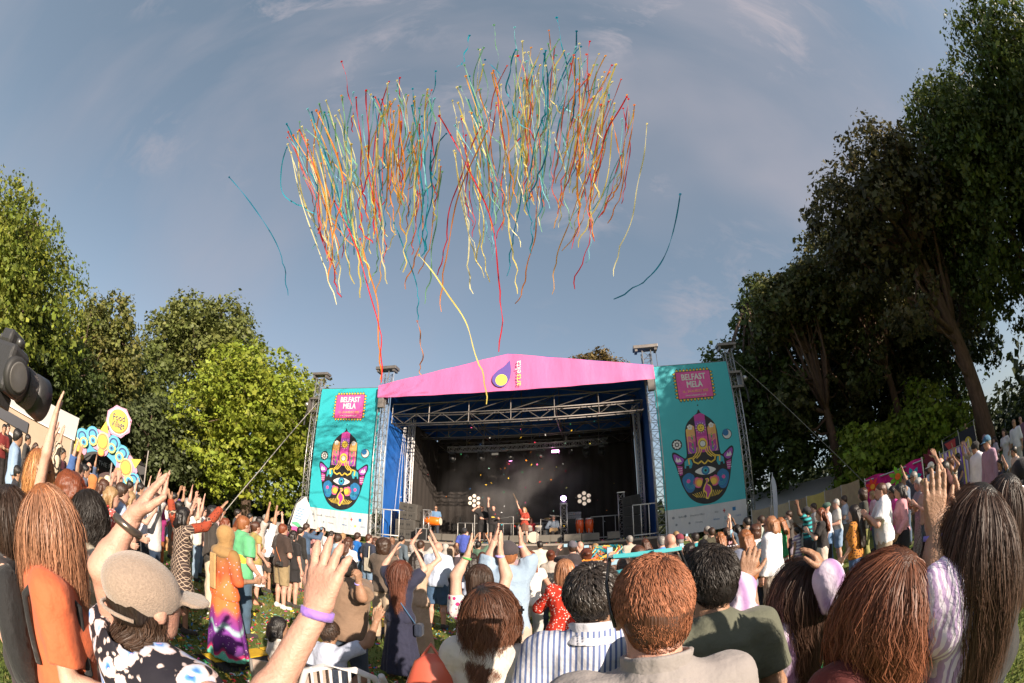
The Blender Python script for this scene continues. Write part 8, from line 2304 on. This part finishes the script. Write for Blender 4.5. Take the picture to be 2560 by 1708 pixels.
 Q(980, 12.6, 'bald man in brown behind the curly haired man', 1.74, 5, sk='brown', hair='bald', top=('tee', '#5a4a44'), bot=('trousers', '#3a3c42'))
 Q(1044, 6.1, 'woman with long dark hair in a beige dress clapping behind the navy dress', 1.64, 3, rp='clapup', lp='relax', sk='fair', hc='dark', hair='long', top=('cap', '#b59a84'), bot=('long', '#b59a84'), dress=True, **W)
 Q(1052, 9.2, 'man in a white shirt with thin stripes clapping above his head', 1.76, 3, rp='clapup', lp='clapup', sk='pink', hc='brown', hair='crop', top=('tee', '#cfc9c2', 'vstripe', '#5a5048'), bot=('trousers', '#3a3436'))
 Q(1095, 8.2, 'bald man in a light blue shirt and blue shorts seen from behind', 1.76, 0, rp='fold', lp='fold', sk='pink', hair='bald', top=('elbow', '#b3bdd0'), bot=('shorts', '#3f5a78'), lod=1, boxy=.02, wide=1.06, neck='collar')
 Q(1114, 11.5, 'woman in a grey headscarf beside the bald man in light blue', 1.66, 0, sk='tan', hair=None, hat='hijab', hatc='#a9a39c', top=('long', '#5a505a'), bot=('long', '#3a343a'), **W)
 Q(1127, 10.3, 'woman in a beige headscarf right of the grey headscarf', 1.62, 0, sk='tan', hair=None, hat='hijab', hatc='#a58c78', top=('long', '#6a5a66'), bot=('long', '#3a343a'), **W)
 x, y = ground_at(1160, 9.4); r, J, HM = person(x, y, 1.10, 0, 'relax', 'relax', 'sit', sk='tan', hair='short', hc='black', hat='cap', hatc='#2a2a2e', top=('tee', '#3f4fa0'), bot=('trousers', '#333344'), z=1.28, label='child in a blue tee and dark cap carried on shoulders before the stage')
 Q(1161, 9.55, 'adult in dark clothes carrying the child in blue on the shoulders', 1.66, 0, rp='hold', lp='hold', sk='tan', hair='short', hc='black', top=('tee', '#4a4048'), bot=('jeans', '#2f3440'))
 Q(1182, 7.2, 'woman with a long dark plait in a pale blue and white top', 1.60, 0, sk='tan', hc='dark', hair='long', top=('elbow', '#b3bcd0'), bot=('skirt', '#d9d2d2'), **W)
 Q(1206, 8.6, 'person with chestnut hair left of the dark cap', 1.58, 0, sk='fair', hc='chestnut', hair='half', top=('tank', '#b59c84'), bot=('jeans', '#39404c'), neck='strap', **W)
 r = Q(1326, 6.3, 'woman in a white tee and tight pale jeans stepping forward', 1.68, 12, rp='clap', lp='relax', legs='step', sk='pink', hc='red', hair='half', top=('cap', '#dcd4d0'), bot=('jeans', '#b5b2b0'), lod=1, shoe='#b5aca4', **W)
 Q(1308, 8.8, 'person in mauve shorts behind the pale jeans', 1.66, 5, sk='pink', hc='brown', top=('tee', '#a88f96'), bot=('shorts', '#8f7c84'))
 Q(1376, 7.8, 'woman with a dark red bun in a pale beige top', 1.64, 0, rp='clap', lp='clap', sk='fair', hc='auburn', hair='bun', top=('elbow', '#a59a90'), bot=('jeans', '#39404c'), **W)
 Q(1431, 8.3, 'man in a black tee and grey cap filming with a phone', 1.78, 0, rp='phone', lp='phone', sk='pink', hc='brown', hat='cap', hatc='#5a5660', top=('tee', '#332c30'), bot=('jeans', '#39404c'))
 Q(1465, 6.6, 'woman in a purple grey tee with a dark red bun and shoulder strap', 1.68, 0, rp='clap', lp='clap', sk='fair', hc='auburn', hair='bun', top=('tee', '#564a5e'), bot=('jeans', '#2f3440'), lod=1, wide=1.12, **W)
 Q(1450, 9.6, 'bald man clapping behind the woman in purple grey', 1.76, 0, rp='clap', lp='clap', sk='pink', hair='bald', top=('tee', '#9a8a84'), bot=('jeans', '#39404c'))
 r, J, HM = Q(1520, 6.6, 'person whose head is draped with orange, green and blue streamers', 1.60, 0, sk='fair', hc='chestnut', hair='vlong', top=('tee', '#8a7a50'), bot=('long', '#2f6a4a'), **W)
 rs = random.Random(3)
 for k in range(26):
  a = rs.uniform(0, 6.28); c1 = rs.choice(('orange', 'yellow', 'mint green', 'teal', 'coral')); q = .22 + rs.random() * .12
  pts = [Vector((q * .55 * math.sin(t + a) * (1 + .3 * math.sin(3 * t)) + .02, q * .45 * math.cos(t * 1.3 + a), 1.70 + .10 * math.sin(t * 1.7 + a) + .03 * k / 26)) for t in np.linspace(0, 4.5, 12)]
  if k < 8: pts += [Vector((-.30 - .02 * k, 0, 1.60 - .09 * j)) for j in range(4 + k % 3)]
  mb = MB()
  for p0, p1 in zip(pts, pts[1:]): mb.add([p0, p0 + Vector((0, 0, .025)), p1 + Vector((0, 0, .025)), p1], [(0, 1, 2, 3)])
  mb.build('draped_streamer', mat('streamer_' + c1.replace(' ', '_'), (0, 0, 0)), r)
 Q(1594, 4.6, 'man in a teal tee with cropped hair holding up a phone', 1.74, 0, rp='relax', lp='phone', sk='pink', hc='chestnut', hair='crop', top=('tee', '#2fa3b0'), bot=('jeans', '#39404c'), lod=1, boxy=.01)
 Q(1560, 4.9, 'woman with light skin raising a phone in both hands left of the teal tee', 1.60, 0, rp='phone', lp='phone', sk='fair', hc='brown', hair='half', top=('tank', '#c9bfb4'), bot=('jeans', '#39404c'), **W)
 Q(1623, 6.8, 'girl with dark hair tied with a red scrunchie', 1.58, 0, sk='tan', hc='dark', hair='bun', top=('tee', '#4a443a'), bot=('jeans', '#39404c'), **W)
 Q(1653, 8.6, 'man in a blue tee with cropped grey hair before the right banner', 1.74, 0, sk='pink', hc='grey', hair='crop', top=('tee', '#4f86c0'), bot=('jeans', '#39404c'))
 Q(1675, 6.4, 'bald man in a dark grey tee before the right banner', 1.80, 0, sk='pink', hair='bald', top=('tee', '#3f3a36'), bot=('jeans', '#39404c'))
 Q(1678, 3.6, 'man with thick brown hair just behind the sunglasses of the nearest man', 1.66, 0, sk='fair', hc='chestnut', hair='crop', top=('tee', '#6a6058'), bot=('jeans', '#39404c'), lod=1)
 Q(1698, 9.0, 'person in a maroon cap and white shirt below the right banner', 1.72, 0, sk='pink', hc='grey', hat='cap', hatc='#7a2f42', top=('elbow', '#d5d0cc'), bot=('trousers', '#4a4a4c'))
 Q(1722, 5.8, 'woman with long dark wavy hair in a green and white checked shirt', 1.64, 0, rp='phone', lp='relax', sk='fair', hc='dark', hair='wavy', top=('elbow', '#6f8f84', 'check', '#e0e2da'), bot=('jeans', '#39404c'), lod=1, **W)
 Q(1737, 9.4, 'person in a teal shirt holding up a phone below the right banner', 1.70, 0, rp='phone', lp='relax', sk='fair', hc='dark', top=('tee', '#2a8f9a'), bot=('jeans', '#39404c'))
 Q(1756, 7.0, 'woman with a dark bun right of the checked shirt', 1.62, 0, sk='tan', hc='black', hair='bun', top=('tee', '#5a4a5e'), bot=('jeans', '#39404c'), **W)
 Q(1778, 10.5, 'person wrapped in a pleated dark olive cape near the barrier', 1.74, 0, sk='fair', hc='brown', hair='short', top=('long', '#3f3c2c'), bot=('long', '#3f3c2c'))
 Q(1798, 8.2, 'woman with bright ginger curls beside the pleated cape', 1.66, 0, sk='pink', hc='ginger', hair='wavy', top=('tank', '#c98a70'), bot=('skirt', '#b5a89c'), neck='strap', **W)
 r, J, HM = Q(1828, 7.2, 'child with a white flower crown and blue top', 1.46, 0, sk='fair', hc='brown', hair='half', top=('tee', '#5a8fc0'), bot=('skirt', '#b5b2b0'), **W)
 for k in range(9):
  a = k * .698; p = hpt(J, HM, (.085 * math.cos(a), -.015 + .10 * math.sin(a), .085)); mb = MB(); mb.lathe([(.004, -.012), (.026, 0), (.004, .016)], 8, p); mb.build('crown_flower', cloth('#e6dce4'), r)
 Q(1860, 6.0, 'woman with long straight copper hair in a grey and blue dress', 1.70, -3, sk='fair', hc='ginger', hair='vlong', top=('elbow', '#6f7488'), bot=('long', '#4a4650', 'zebra', '#b08a6a'), lod=1, dress=True, **W)
 Q(1867, 10.5, 'man with black hair beside the foot of the right mast', 1.84, 0, sk='tan', hc='black', hair='crop', top=('tee', '#8a7f74'), bot=('jeans', '#39404c'))
 Q(1886, 8.0, 'woman with brown curls in a white vest holding up a phone', 1.68, -5, rp='clap', lp='phone', sk='tan', hc='chestnut', hair='curly', top=('tank', '#d8d2cc'), bot=('jeans', '#39404c'), **W)
 r, J, HM = Q(1922, 8.0, 'woman in a turquoise top and rolled beige trousers with a low ponytail', 1.62, -2, rp='relax', lp='fold', sk='pink', hc='strawberry', hair='bun', top=('elbow', '#3fa9b8'), bot=('trousers', '#9a8a7c'), boxy=.03, lod=1, **W)
 mb = MB(); mb.tube([(-.14, .10, 1.42), (-.2, -.02, 1.1), (-.22, 0, .92)], .008, 5); mb.box((-.24, -.02, .83), (.05, .16, .22)); mb.build('patterned_purse', cloth('#c9a83a', 'floral', '#3a2a4a'), r)
 Q(1926, 6.6, 'tall woman in a loose white shirt with blond hair and sunglasses', 1.80, -20, sk='pink', hc='strawberry', hair='bob', top=('long', '#e0dfe4'), bot=('trousers', '#b5a89c'), glasses=True, boxy=.03, lod=1, **W)
 Q(1949, 9.0, 'woman with orange hair in a green top and striped skirt', 1.70, -10, sk='fair', hc='ginger', hair='half', top=('long', '#2f9a5c'), bot=('skirt', '#a8433c', 'hstripe', '#e0d6c0'), **W)
 Q(1972, 12.2, 'man in a grey jacket with a backpack before the cloth fence', 1.76, -25, sk='fair', hc='brown', top=('long', '#4a4440'), bot=('shorts', '#8a7f8c'))
 Q(1989, 10.6, 'girl in a white striped dress right of the backpack', 1.34, 0, sk='tan', hc='black', hair='pony', top=('cap', '#d8d0d4', 'hstripe', '#8a7a9a'), bot=('skirt', '#d8d0d4', 'hstripe', '#8a7a9a'), dress=True, **W)
 Q(2016, 10.6, 'man in a black cap and teal striped shirt applauding', 1.76, -20, rp='clap', lp='clapup', sk='brown', hc='black', hat='cap', hatc='#26262a', top=('tee', '#1f3a44', 'hstripe', '#2f9aa0'), bot=('shorts', '#2a2a30'))
 Q(2034, 12.5, 'man with brown hair behind the black cap', 1.80, -20, sk='fair', hc='brown', top=('tee', '#c9c2bc'), bot=('jeans', '#39404c'))
 r, J, HM = Q(2050, 8.6, 'woman with long curly red hair in black clapping, dark handbag at her hip', 1.70, -28, rp='clap', lp='clap', sk='fair', hc='red', hair='wavy', top=('tee', '#211d1e'), bot=('shorts', '#c9b8ac'), lod=1, **W)
 mb = MB(); mb.tube([(-.12, .1, 1.42), (0, -.13, 1.2), (.2, -.08, .95)], .009, 5); mb.box((.24, -.05, .80), (.12, .32, .28)); mb.build('handbag', cloth('#2a2226'), r)
 Q(2066, 11.0, 'woman in a patterned green headwrap and wide jeans with a teal bag', 1.72, -20, sk='pink', hair=None, hat='turban', hatc='#3f5a50', top=('tee', '#c0c4cc'), bot=('wide', '#5f7fa6'), **W)
 Q(2090, 11.4, 'grey haired man in a grey tee and blue shorts with white trainers', 1.76, -25, rp='clap', lp='hold', sk='pink', hc='white', hair='crop', top=('tee', '#b5b2ae'), bot=('shorts', '#7f97b5'), shoe='#e0dedc', lod=2)
 Q(2132, 6.9, 'woman with long dark hair in a mustard print blouse and denim skirt', 1.64, -8, rp='relax', lp='relax', sk='fair', hc='dark', hair='vlong', top=('elbow', '#b5762c', 'floral', '#4a2c1c'), bot=('jeans', '#3c5a86'), lod=1, **W)
 Q(2156, 10.0, 'young man with curly brown hair in a dark tee and olive trousers', 1.82, -25, rp='hold', lp='hold', sk='fair', hc='brown', hair='curly', top=('tee', '#3a3a34'), bot=('trousers', '#8a8a52'))
 Q(2202, 7.0, 'young man with brown hair in a plain white tee and beige shorts, clapping', 1.84, -32, rp='clap', lp='clap', sk='pink', hc='chestnut', hair='crop', top=('tee', '#e2e1e6'), bot=('shorts', '#a59684'), lod=1, boxy=.03)
 Q(2218, 10.0, 'white haired person behind the young man in the white tee', 1.76, -25, sk='pink', hc='white', hair='bob', top=('tee', '#8a9ac0'), bot=('jeans', '#39404c'), **W)
 Q(2230, 8.6, 'woman in sunglasses with a bright pink scarf', 1.70, -32, sk='tan', hc='black', hair='half', top=('long', '#c93f92'), bot=('trousers', '#2a2230'), glasses=True, **W)
 Q(2247, 7.5, 'woman with short black hair in a pale pink blouse and black skirt', 1.72, -28, rp='hold', lp='relax', sk='tan', hc='black', hair='bob', top=('long', '#c98f98'), bot=('wide', '#1c1a24'), lod=1, **W)
 Q(2360, 7.2, 'bearded man in a maroon shirt and cream shorts clapping on the right', 1.80, -30, rp='clap', lp='clapup', sk='tan', hc='black', hair='crop', top=('tee', '#4a1d20'), bot=('shorts', '#c0b2a2'), glasses=True, lod=1, boxy=.015)
 Q(2284, 10.6, 'grey haired man in sunglasses pointing towards the stage', 1.80, -25, rp='upout', lp='relax', sk='tan', hc='grey', top=('tee', '#3c3e48'), bot=('trousers', '#5a544c'), glasses=True)
 Q(2293, 9.0, 'woman with light grey hair clapping beside the maroon shirt', 1.66, -30, rp='clap', lp='clap', sk='pink', hc='white', hair='bob', top=('tee', '#8a8a90'), bot=('long', '#9c9a9a', 'dots', '#4a4a4a'), **W)
 Q(2306, 8.4, 'fair haired woman next to the striped cloth', 1.62, -30, rp='clap', lp='clap', sk='fair', hc='blond', hair='half', top=('tee', '#b59c8c'), bot=('jeans', '#54647a'), **W)
 Q(2352, 10.2, 'man with shaved head in an olive tee and sunglasses', 1.86, -35, rp='hold', lp='relax', sk='pink', hair='bald', top=('tee', '#5f5a30'), bot=('trousers', '#3a3630'), glasses=True)
 Q(2328, 12.2, 'man in a white cap and white shirt left of the olive tee', 1.84, -30, sk='tan', hc='grey', hat='cap', hatc='#d8cfc4', top=('tee', '#c9d0e0'), bot=('jeans', '#54647a'))
 Q(2376, 10.2, 'woman with hands behind her head in a black and white patterned dress', 1.78, -30, rp='head', lp='head', sk='tan', hc='chestnut', hair='bun', top=('tank', '#5a554e', 'zebra', '#cfc8bc'), bot=('long', '#5a554e', 'zebra', '#cfc8bc'), dress=True, neck='strap', **W)
 Q(2414, 17.0, 'woman in a black dress with red flowers on the right slope', 1.66, -30, sk='tan', hc='black', hair='half', top=('tee', '#241a20', 'floral', '#8a2a3c'), bot=('long', '#241a20', 'floral', '#8a2a3c'), dress=True, **W)
 r, J, HM = Q(2439, 10.6, 'person in a long white shirt and black head covering with a black bag', 1.84, -30, sk='tan', hc='black', hat='turban', hatc='#1f1c1e', top=('long', '#dcdce4'), bot=('trousers', '#1c1c20'), boxy=.03)
 Q(2468, 9.6, 'man in a blue cap and mauve top on the right slope', 1.86, -35, sk='pink', hc='grey', hat='cap', hatc='#3f6a88', top=('long', '#a07f94'), bot=('trousers', '#3a3c48'))
 Q(2464, 15.5, 'man with dark hair and cap standing behind the blue cap', 1.90, -30, sk='fair', hc='brown', hat='cap', hatc='#8a6a70', top=('tee', '#5a4a50'), bot=('trousers', '#3a3c42'))
 Q(2510, 16.5, 'woman in a white dress with long brown hair high on the right slope', 1.78, -30, rp='hold', lp='relax', sk='fair', hc='brown', hair='half', top=('tee', '#e2dcdc'), bot=('skirt', '#e2dcdc'), dress=True, **W)
 Q(2537, 16.0, 'man in a white shirt with a shaved head near the right edge', 1.90, -40, sk='tan', hair='bald', top=('elbow', '#dcdae0'), bot=('trousers', '#c0b8b0'))
 Q(2553, 18.5, 'man in a mauve shirt at the very right edge', 1.86, -40, sk='pink', hair='bald', top=('tee', '#7a5468'), bot=('trousers', '#4a4a4c'))
 x, y = ground_at(2494, 9.4); person(x, y, 1.70, -45, 'relax', 'head', 'sit', fem=True, sk='tan', hair='half', hc='black', top=('tee', '#26304a'), bot=('jeans', '#3a5a86'), z=.1, label='seated woman in navy and jeans shading her eyes on the right slope')
 x, y = ground_at(2480, 12.5); person(x, y, 1.66, -45, 'relax', 'relax', 'sit', fem=True, sk='pink', hair='half', hc='brown', top=('elbow', '#b5acb0'), bot=('jeans', '#8a94a4'), z=.1, label='seated woman in a pale grey top behind the woman shading her eyes')
 x, y = ground_at(2528, 11.5); person(x, y, 1.66, -45, 'relax', 'relax', 'sit', sk='tan', hair='short', hc='black', top=('long', '#c0a898'), bot=('trousers', '#2a2a30'), z=.1, label='seated person in a beige top beside the pushchair')
 x, y = ground_at(2295, 5.6); person(x, y, 1.25, -10, 'relax', 'relax', 'squat', fem=True, sk='tan', hair='bun', hc='dark', top=('tee', '#8a3a1c'), bot=('trousers', '#333333'), label='child with dark tied hair sitting low behind the large brown head')
 # rows nearer the barrier and further back, seen as small heads
 rows = [(215, 9.0, 'tan', 'black', 'short', '#5a5f70', 'between the girl in white and the headscarf'), (258, 8.6, 'fair', 'blond', 'half', '#c9a8a8', 'right of the tan headscarf'), (345, 12.5, 'pink', 'grey', 'short', '#7f8a9c', 'under the small grey tent'), (362, 11.0, 'fair', 'brown', 'half', '#d0c8c4', 'left of the lanyard man'),
   (436, 12.0, 'tan', 'black', 'short', '#5f3f78', 'right of the boy on the grass'), (484, 13.4, 'pink', 'brown', 'short', '#d9cfc8', 'under the dark shaded tree'), (520, 11.8, 'fair', 'chestnut', 'long', '#b58f80', 'left of the dark hoodie'), (548, 10.6, 'fair', 'chestnut', 'half', '#c0a0a0', 'right of the dark hoodie'), (556, 13.0, 'tan', 'black', 'short', '#3f5a48', 'behind the copper haired woman'),
   (603, 10.8, 'fair', 'red', 'half', '#d8a08c', 'left of the football shirt'), (624, 8.8, 'pink', 'brown', 'bob', '#c9b2b8', 'right of the football shirt'), (650, 9.8, 'tan', 'dark', 'short', '#b9b0a8', 'between the white skirt and the white shirt'), (683, 13.5, 'fair', 'blond', 'short', '#8f9ab0', 'behind the pointing arm'), (722, 12.8, 'tan', 'black', 'half', '#7a3a52', 'behind the khaki shorts'),
   (766, 12.4, 'fair', 'brown', 'short', '#3f5570', 'under the outer mast of the left banner'), (785, 13.2, 'pink', 'chestnut', 'half', '#c98a8a', 'left of the waving hand'), (806, 12.8, 'tan', 'black', 'short', '#d0ccc8', 'under the left banner sponsors'), (858, 13.6, 'fair', 'blond', 'half', '#5a4a60', 'between two raised fingers'), (1004, 12.8, 'tan', 'black', 'crop', '#54606a', 'right of the bald man in brown'),
   (1142, 12.8, 'fair', 'chestnut', 'half', '#b5a0a8', 'right of the beige headscarf'), (1196, 12.4, 'tan', 'black', 'short', '#4f6a58', 'behind the plait'),
   (1350, 12.2, 'tan', 'dark', 'short', '#c9c0b0', 'behind the dark red bun'), (1488, 10.8, 'fair', 'blond', 'half', '#8f8470', 'left of the draped streamers'),
   (1574, 11.6, 'pink', 'grey', 'crop', '#a8a094', 'behind the raised phone'), (1612, 10.4, 'fair', 'chestnut', 'half', '#7a8a6a', 'right of the teal tee'), (1690, 12.0, 'fair', 'blond', 'short', '#c0a090', 'behind the maroon cap'),
   (1768, 12.8, 'pink', 'grey', 'short', '#6a6458', 'left of the pleated cape'), (1816, 11.4, 'fair', 'brown', 'half', '#b0848c', 'behind the flower crown'), (1842, 12.4, 'tan', 'black', 'half', '#4a5a6a', 'left of the copper haired dress'), (1903, 10.8, 'fair', 'brown', 'short', '#a0a8a0', 'left of the turquoise top'), (1960, 11.2, 'tan', 'dark', 'half', '#8a5a4a', 'left of the grey jacket'),
   (2110, 12.6, 'fair', 'brown', 'short', '#b0b8c8', 'right of the grey tee'), (2180, 12.4, 'pink', 'blond', 'half', '#c8a0b0', 'left of the white tee'), (2262, 11.6, 'tan', 'black', 'short', '#6a7a90', 'right of the pink blouse'), (2318, 15.0, 'fair', 'chestnut', 'half', '#d0c0c0', 'behind the white cap'), (2395, 14.0, 'tan', 'dark', 'short', '#4f4a5f', 'right of the patterned dress'),
   (2426, 13.2, 'pink', 'grey', 'short', '#b0a090', 'right of the red flowered dress'), (2486, 18.5, 'fair', 'brown', 'half', '#cfc0c8', 'left of the woman in white'), (30, 16.5, 'tan', 'black', 'short', '#b8b0b0', 'inside the shade of the marquee'), (112, 16.0, 'fair', 'brown', 'half', '#7f6f8f', 'at the right end of the marquee'), (134, 14.0, 'pink', 'grey', 'short', '#c0b09a', 'left of the maroon tee'),
   (144, 8.6, 'tan', 'black', 'half', '#a05f4f', 'below the maroon tee'), (196, 6.4, 'fair', 'dark', 'short', '#c9c4c0', 'right of the mint green top'), (240, 16.5, 'tan', 'dark', 'short', '#4f5f7f', 'beside the black food stall'), (264, 6.8, 'pink', 'chestnut', 'half', '#b0a8b8', 'left of the wavy blond hair'), (300, 14.5, 'tan', 'black', 'short', '#8f8f7f', 'at the right foot of the arch')]
 poses = (('relax', 'relax'), ('clap', 'clap'), ('relax', 'relax'), ('up', 'relax'), ('clapup', 'clapup'), ('relax', 'relax'), ('phone', 'phone'), ('fold', 'fold'))
 cname = {'#': ''}
 hn = {'short': 'short', 'crop': 'cropped', 'half': 'shoulder-length', 'long': 'long', 'bob': 'bobbed'}
 def cword(c):
  r_, g_, b_ = [int(c[i:i + 2], 16) for i in (1, 3, 5)]
  mx, mn = max(r_, g_, b_), min(r_, g_, b_)
  if mx - mn < 22: return 'pale grey' if mx > 170 else 'grey'
  t = 'pale ' if mx > 175 else ('dark ' if mx < 110 else '')
  if r_ == mx: return t + ('purple' if b_ > g_ + 18 and b_ > 90 else 'pink' if b_ > g_ + 4 else 'red brown' if r_ - g_ > 35 else 'beige')
  if g_ == mx: return t + 'green'
  return t + ('purple' if r_ > g_ + 4 else 'blue')
 for i, (px, d, sk, hc, hr_, c, where) in enumerate(rows):
  p = poses[i % 8]; fem = hr_ in ('half', 'long', 'bob')
  pw = {'clap': 'clapping', 'clapup': 'clapping overhead', 'up': 'waving', 'phone': 'filming', 'fold': 'arms folded', 'relax': 'standing'}[p[0]]
  Q(px, d, '%s in %s, %s %s hair, %s %s' % ('woman' if fem else 'man', cword(c), hn[hr_], {'grey': 'grey', 'black': 'black'}.get(hc, hc), pw, where), (1.64 if fem else 1.76) + .012 * (i % 5), rnd.uniform(-12, 14), rp=p[0], lp=p[1], fem=fem, sk=sk, hc=hc, hair=hr_,
    top=(('tee', 'elbow', 'long', 'tee')[i % 4], c), bot=(('jeans', '#4a5a70'), ('shorts', '#6a6258'), ('jeans', '#2f3440'), ('skirt', '#54484c'))[i % 4 if fem else (i % 3)])
def top_shell(P, J): return torso(P, J, .042)
crowd()
# ------------------------------------------------------------------ performers on the deck
def on_deck(px, t, label, h=1.72, yaw=180, **k):
 p = S(s_of(px, t, 1.0), t)
 return person(p.x, p.y, h, yaw, z=DK_Z, label=label, group='performers on the stage', lod=2, **k)
on_deck(1088, 2.0, 'drummer in a blue tee behind the orange barrel drum', 1.74, 170, rp='hold', lp='hold', sk='tan', hair='bald', top=('tee', '#5f7fa0'), bot=('jeans', '#2a303c'), glasses=True)
on_deck(1205, 1.6, 'singer in black tee and shorts with a hand at the brow', 1.74, 175, rp='head', lp='fold', sk='pink', hair='crop', hc='ginger', top=('tee', '#211d1e'), bot=('shorts', '#1a1819'), boxy=.02, glasses=True)
r, J, HM = on_deck(1233, 1.3, 'bald man in a black tee with yellow print pointing upwards on stage', 1.74, 180, rp='high', lp='hold', sk='pink', hair='bald', top=('tee', '#262022'), bot=('shorts', '#1a1819'), boxy=.03, wide=1.08)
poly_inlay(r, 'yellow_print', [ring(0, 1.28, .075, 10), ring(0, 1.20, .05, 8, 1.6, .5)], 50, mat('print_yellow', (0, 0, 0))).location = (0, .318, 0)
r, J, HM = on_deck(1311, 1.2, 'woman with long blond hair in a red top raising a stick on stage', 1.66, 200, rp='drumup', lp='fold', fem=True, sk='fair', hair='long', hc='blond', top=('tee', '#b0402c', 'floral', '#2a2a2a'), bot=('mini', '#6a4a3c'))
mb = MB(); w0 = Vector(J['wr'][0] + J['hd'][0] * .08); mb.tube([w0 - Vector((.05, 0, .05)), w0 + Vector((.16, 0, .36))], .014, 6); mb.build('drum_stick', mat('stick_wood', (0, 0, 0)), r)
on_deck(1328, 2.4, 'seated drummer with red brown hair behind the drum kit', 1.66, 180, rp='hold', lp='hold', legs='sit', fem=True, sk='pink', hair='half', hc='red', top=('tee', '#a02c30'), bot=('jeans', '#9aa0b0'))
r, J, HM = on_deck(1384, 1.5, 'seated man with grey hair in a grey shirt playing guitar on stage', 1.76, 175, rp='strum', lp='hold', legs='sit', sk='pink', hair='crop', hc='grey', top=('long', '#6a7482'), bot=('trousers', '#3a3430'))
g = empty('guitar', r.location + Vector((.02, -.24, .58)), R(8), 'pale guitar on the lap of the seated man in the grey shirt', 'guitar')
mb = MB(); mb.prism(smooth_poly([(-.20, -.12), (-.24, 0), (-.18, .12), (-.05, .09), (.08, .12), (.14, 0), (.08, -.12), (-.05, -.09)], 4), .07, Matrix.Rotation(R(90), 4, 'X')); mb.build('guitar_body', mat('guitar_wood', (.35, .20, .08), .3), g)
mb = MB(); mb.box((.34, -.04, .05), (.45, .02, .05), mtx=Matrix.Rotation(R(-14), 3, 'Y')); mb.build('guitar_neck', mat('handle_black', (0, 0, 0)), g)
for k, (px, t) in enumerate(((1328, 2.4), (1384, 1.5))):
 p = S(s_of(px, t, 1.0), t, DK_Z); q = empty('stool', p, 0, ('round stool under the seated drummer', 'round stool under the guitarist')[k], 'stool')
 mb = MB(); mb.lathe([(.16, .38), (.17, .40), (.17, .43), (.15, .44)], 16); mb.build('seat', mat('fixture_black', (0, 0, 0)), q)
 for a in (0, 2.1, 4.2):
  mb = MB(); mb.tube([(0, 0, .38), (.2 * math.cos(a), .2 * math.sin(a), 0)], .012, 5); mb.build('leg', ALU, q)
def pushchair():
 x, y = ground_at(2540, 10.2); q = empty('pushchair', (x, y, 0), R(50), 'black pushchair with big wheels on the right slope', 'pushchair'); Kb = cloth('#1c1c22')
 mb = MB(); mb.lathe([(.02, -.22), (.22, -.20), (.26, 0), (.20, .14), (.02, .22)], 14, (0, 0, .85), Matrix.Rotation(R(80), 3, 'X')); mb.build('hood', Kb, q, True)
 mb = MB(); mb.box((0, .05, .55), (.38, .5, .22)); mb.build('seat', Kb, q, bevel=.04)
 for sx in (-1, 1):
  mb = MB(); mb.tube([(sx * .24, .35, .1), (sx * .22, -.35, 1.0)], .015, 6); mb.tube([(sx * .24, -.3, .13), (sx * .22, .2, .6)], .015, 6); mb.build('frame_tube', ALU, q)
  for yy, rr in ((.35, .10), (-.30, .15)):
   mb = MB(); mb.lathe([(rr * .7, -.02), (rr, -.018), (rr, .018), (rr * .7, .02)], 18, (sx * .26, yy, rr), Matrix.Rotation(R(90), 3, 'Y')); mb.build('wheel', mat('rubber_black', (0, 0, 0)), q)
pushchair()
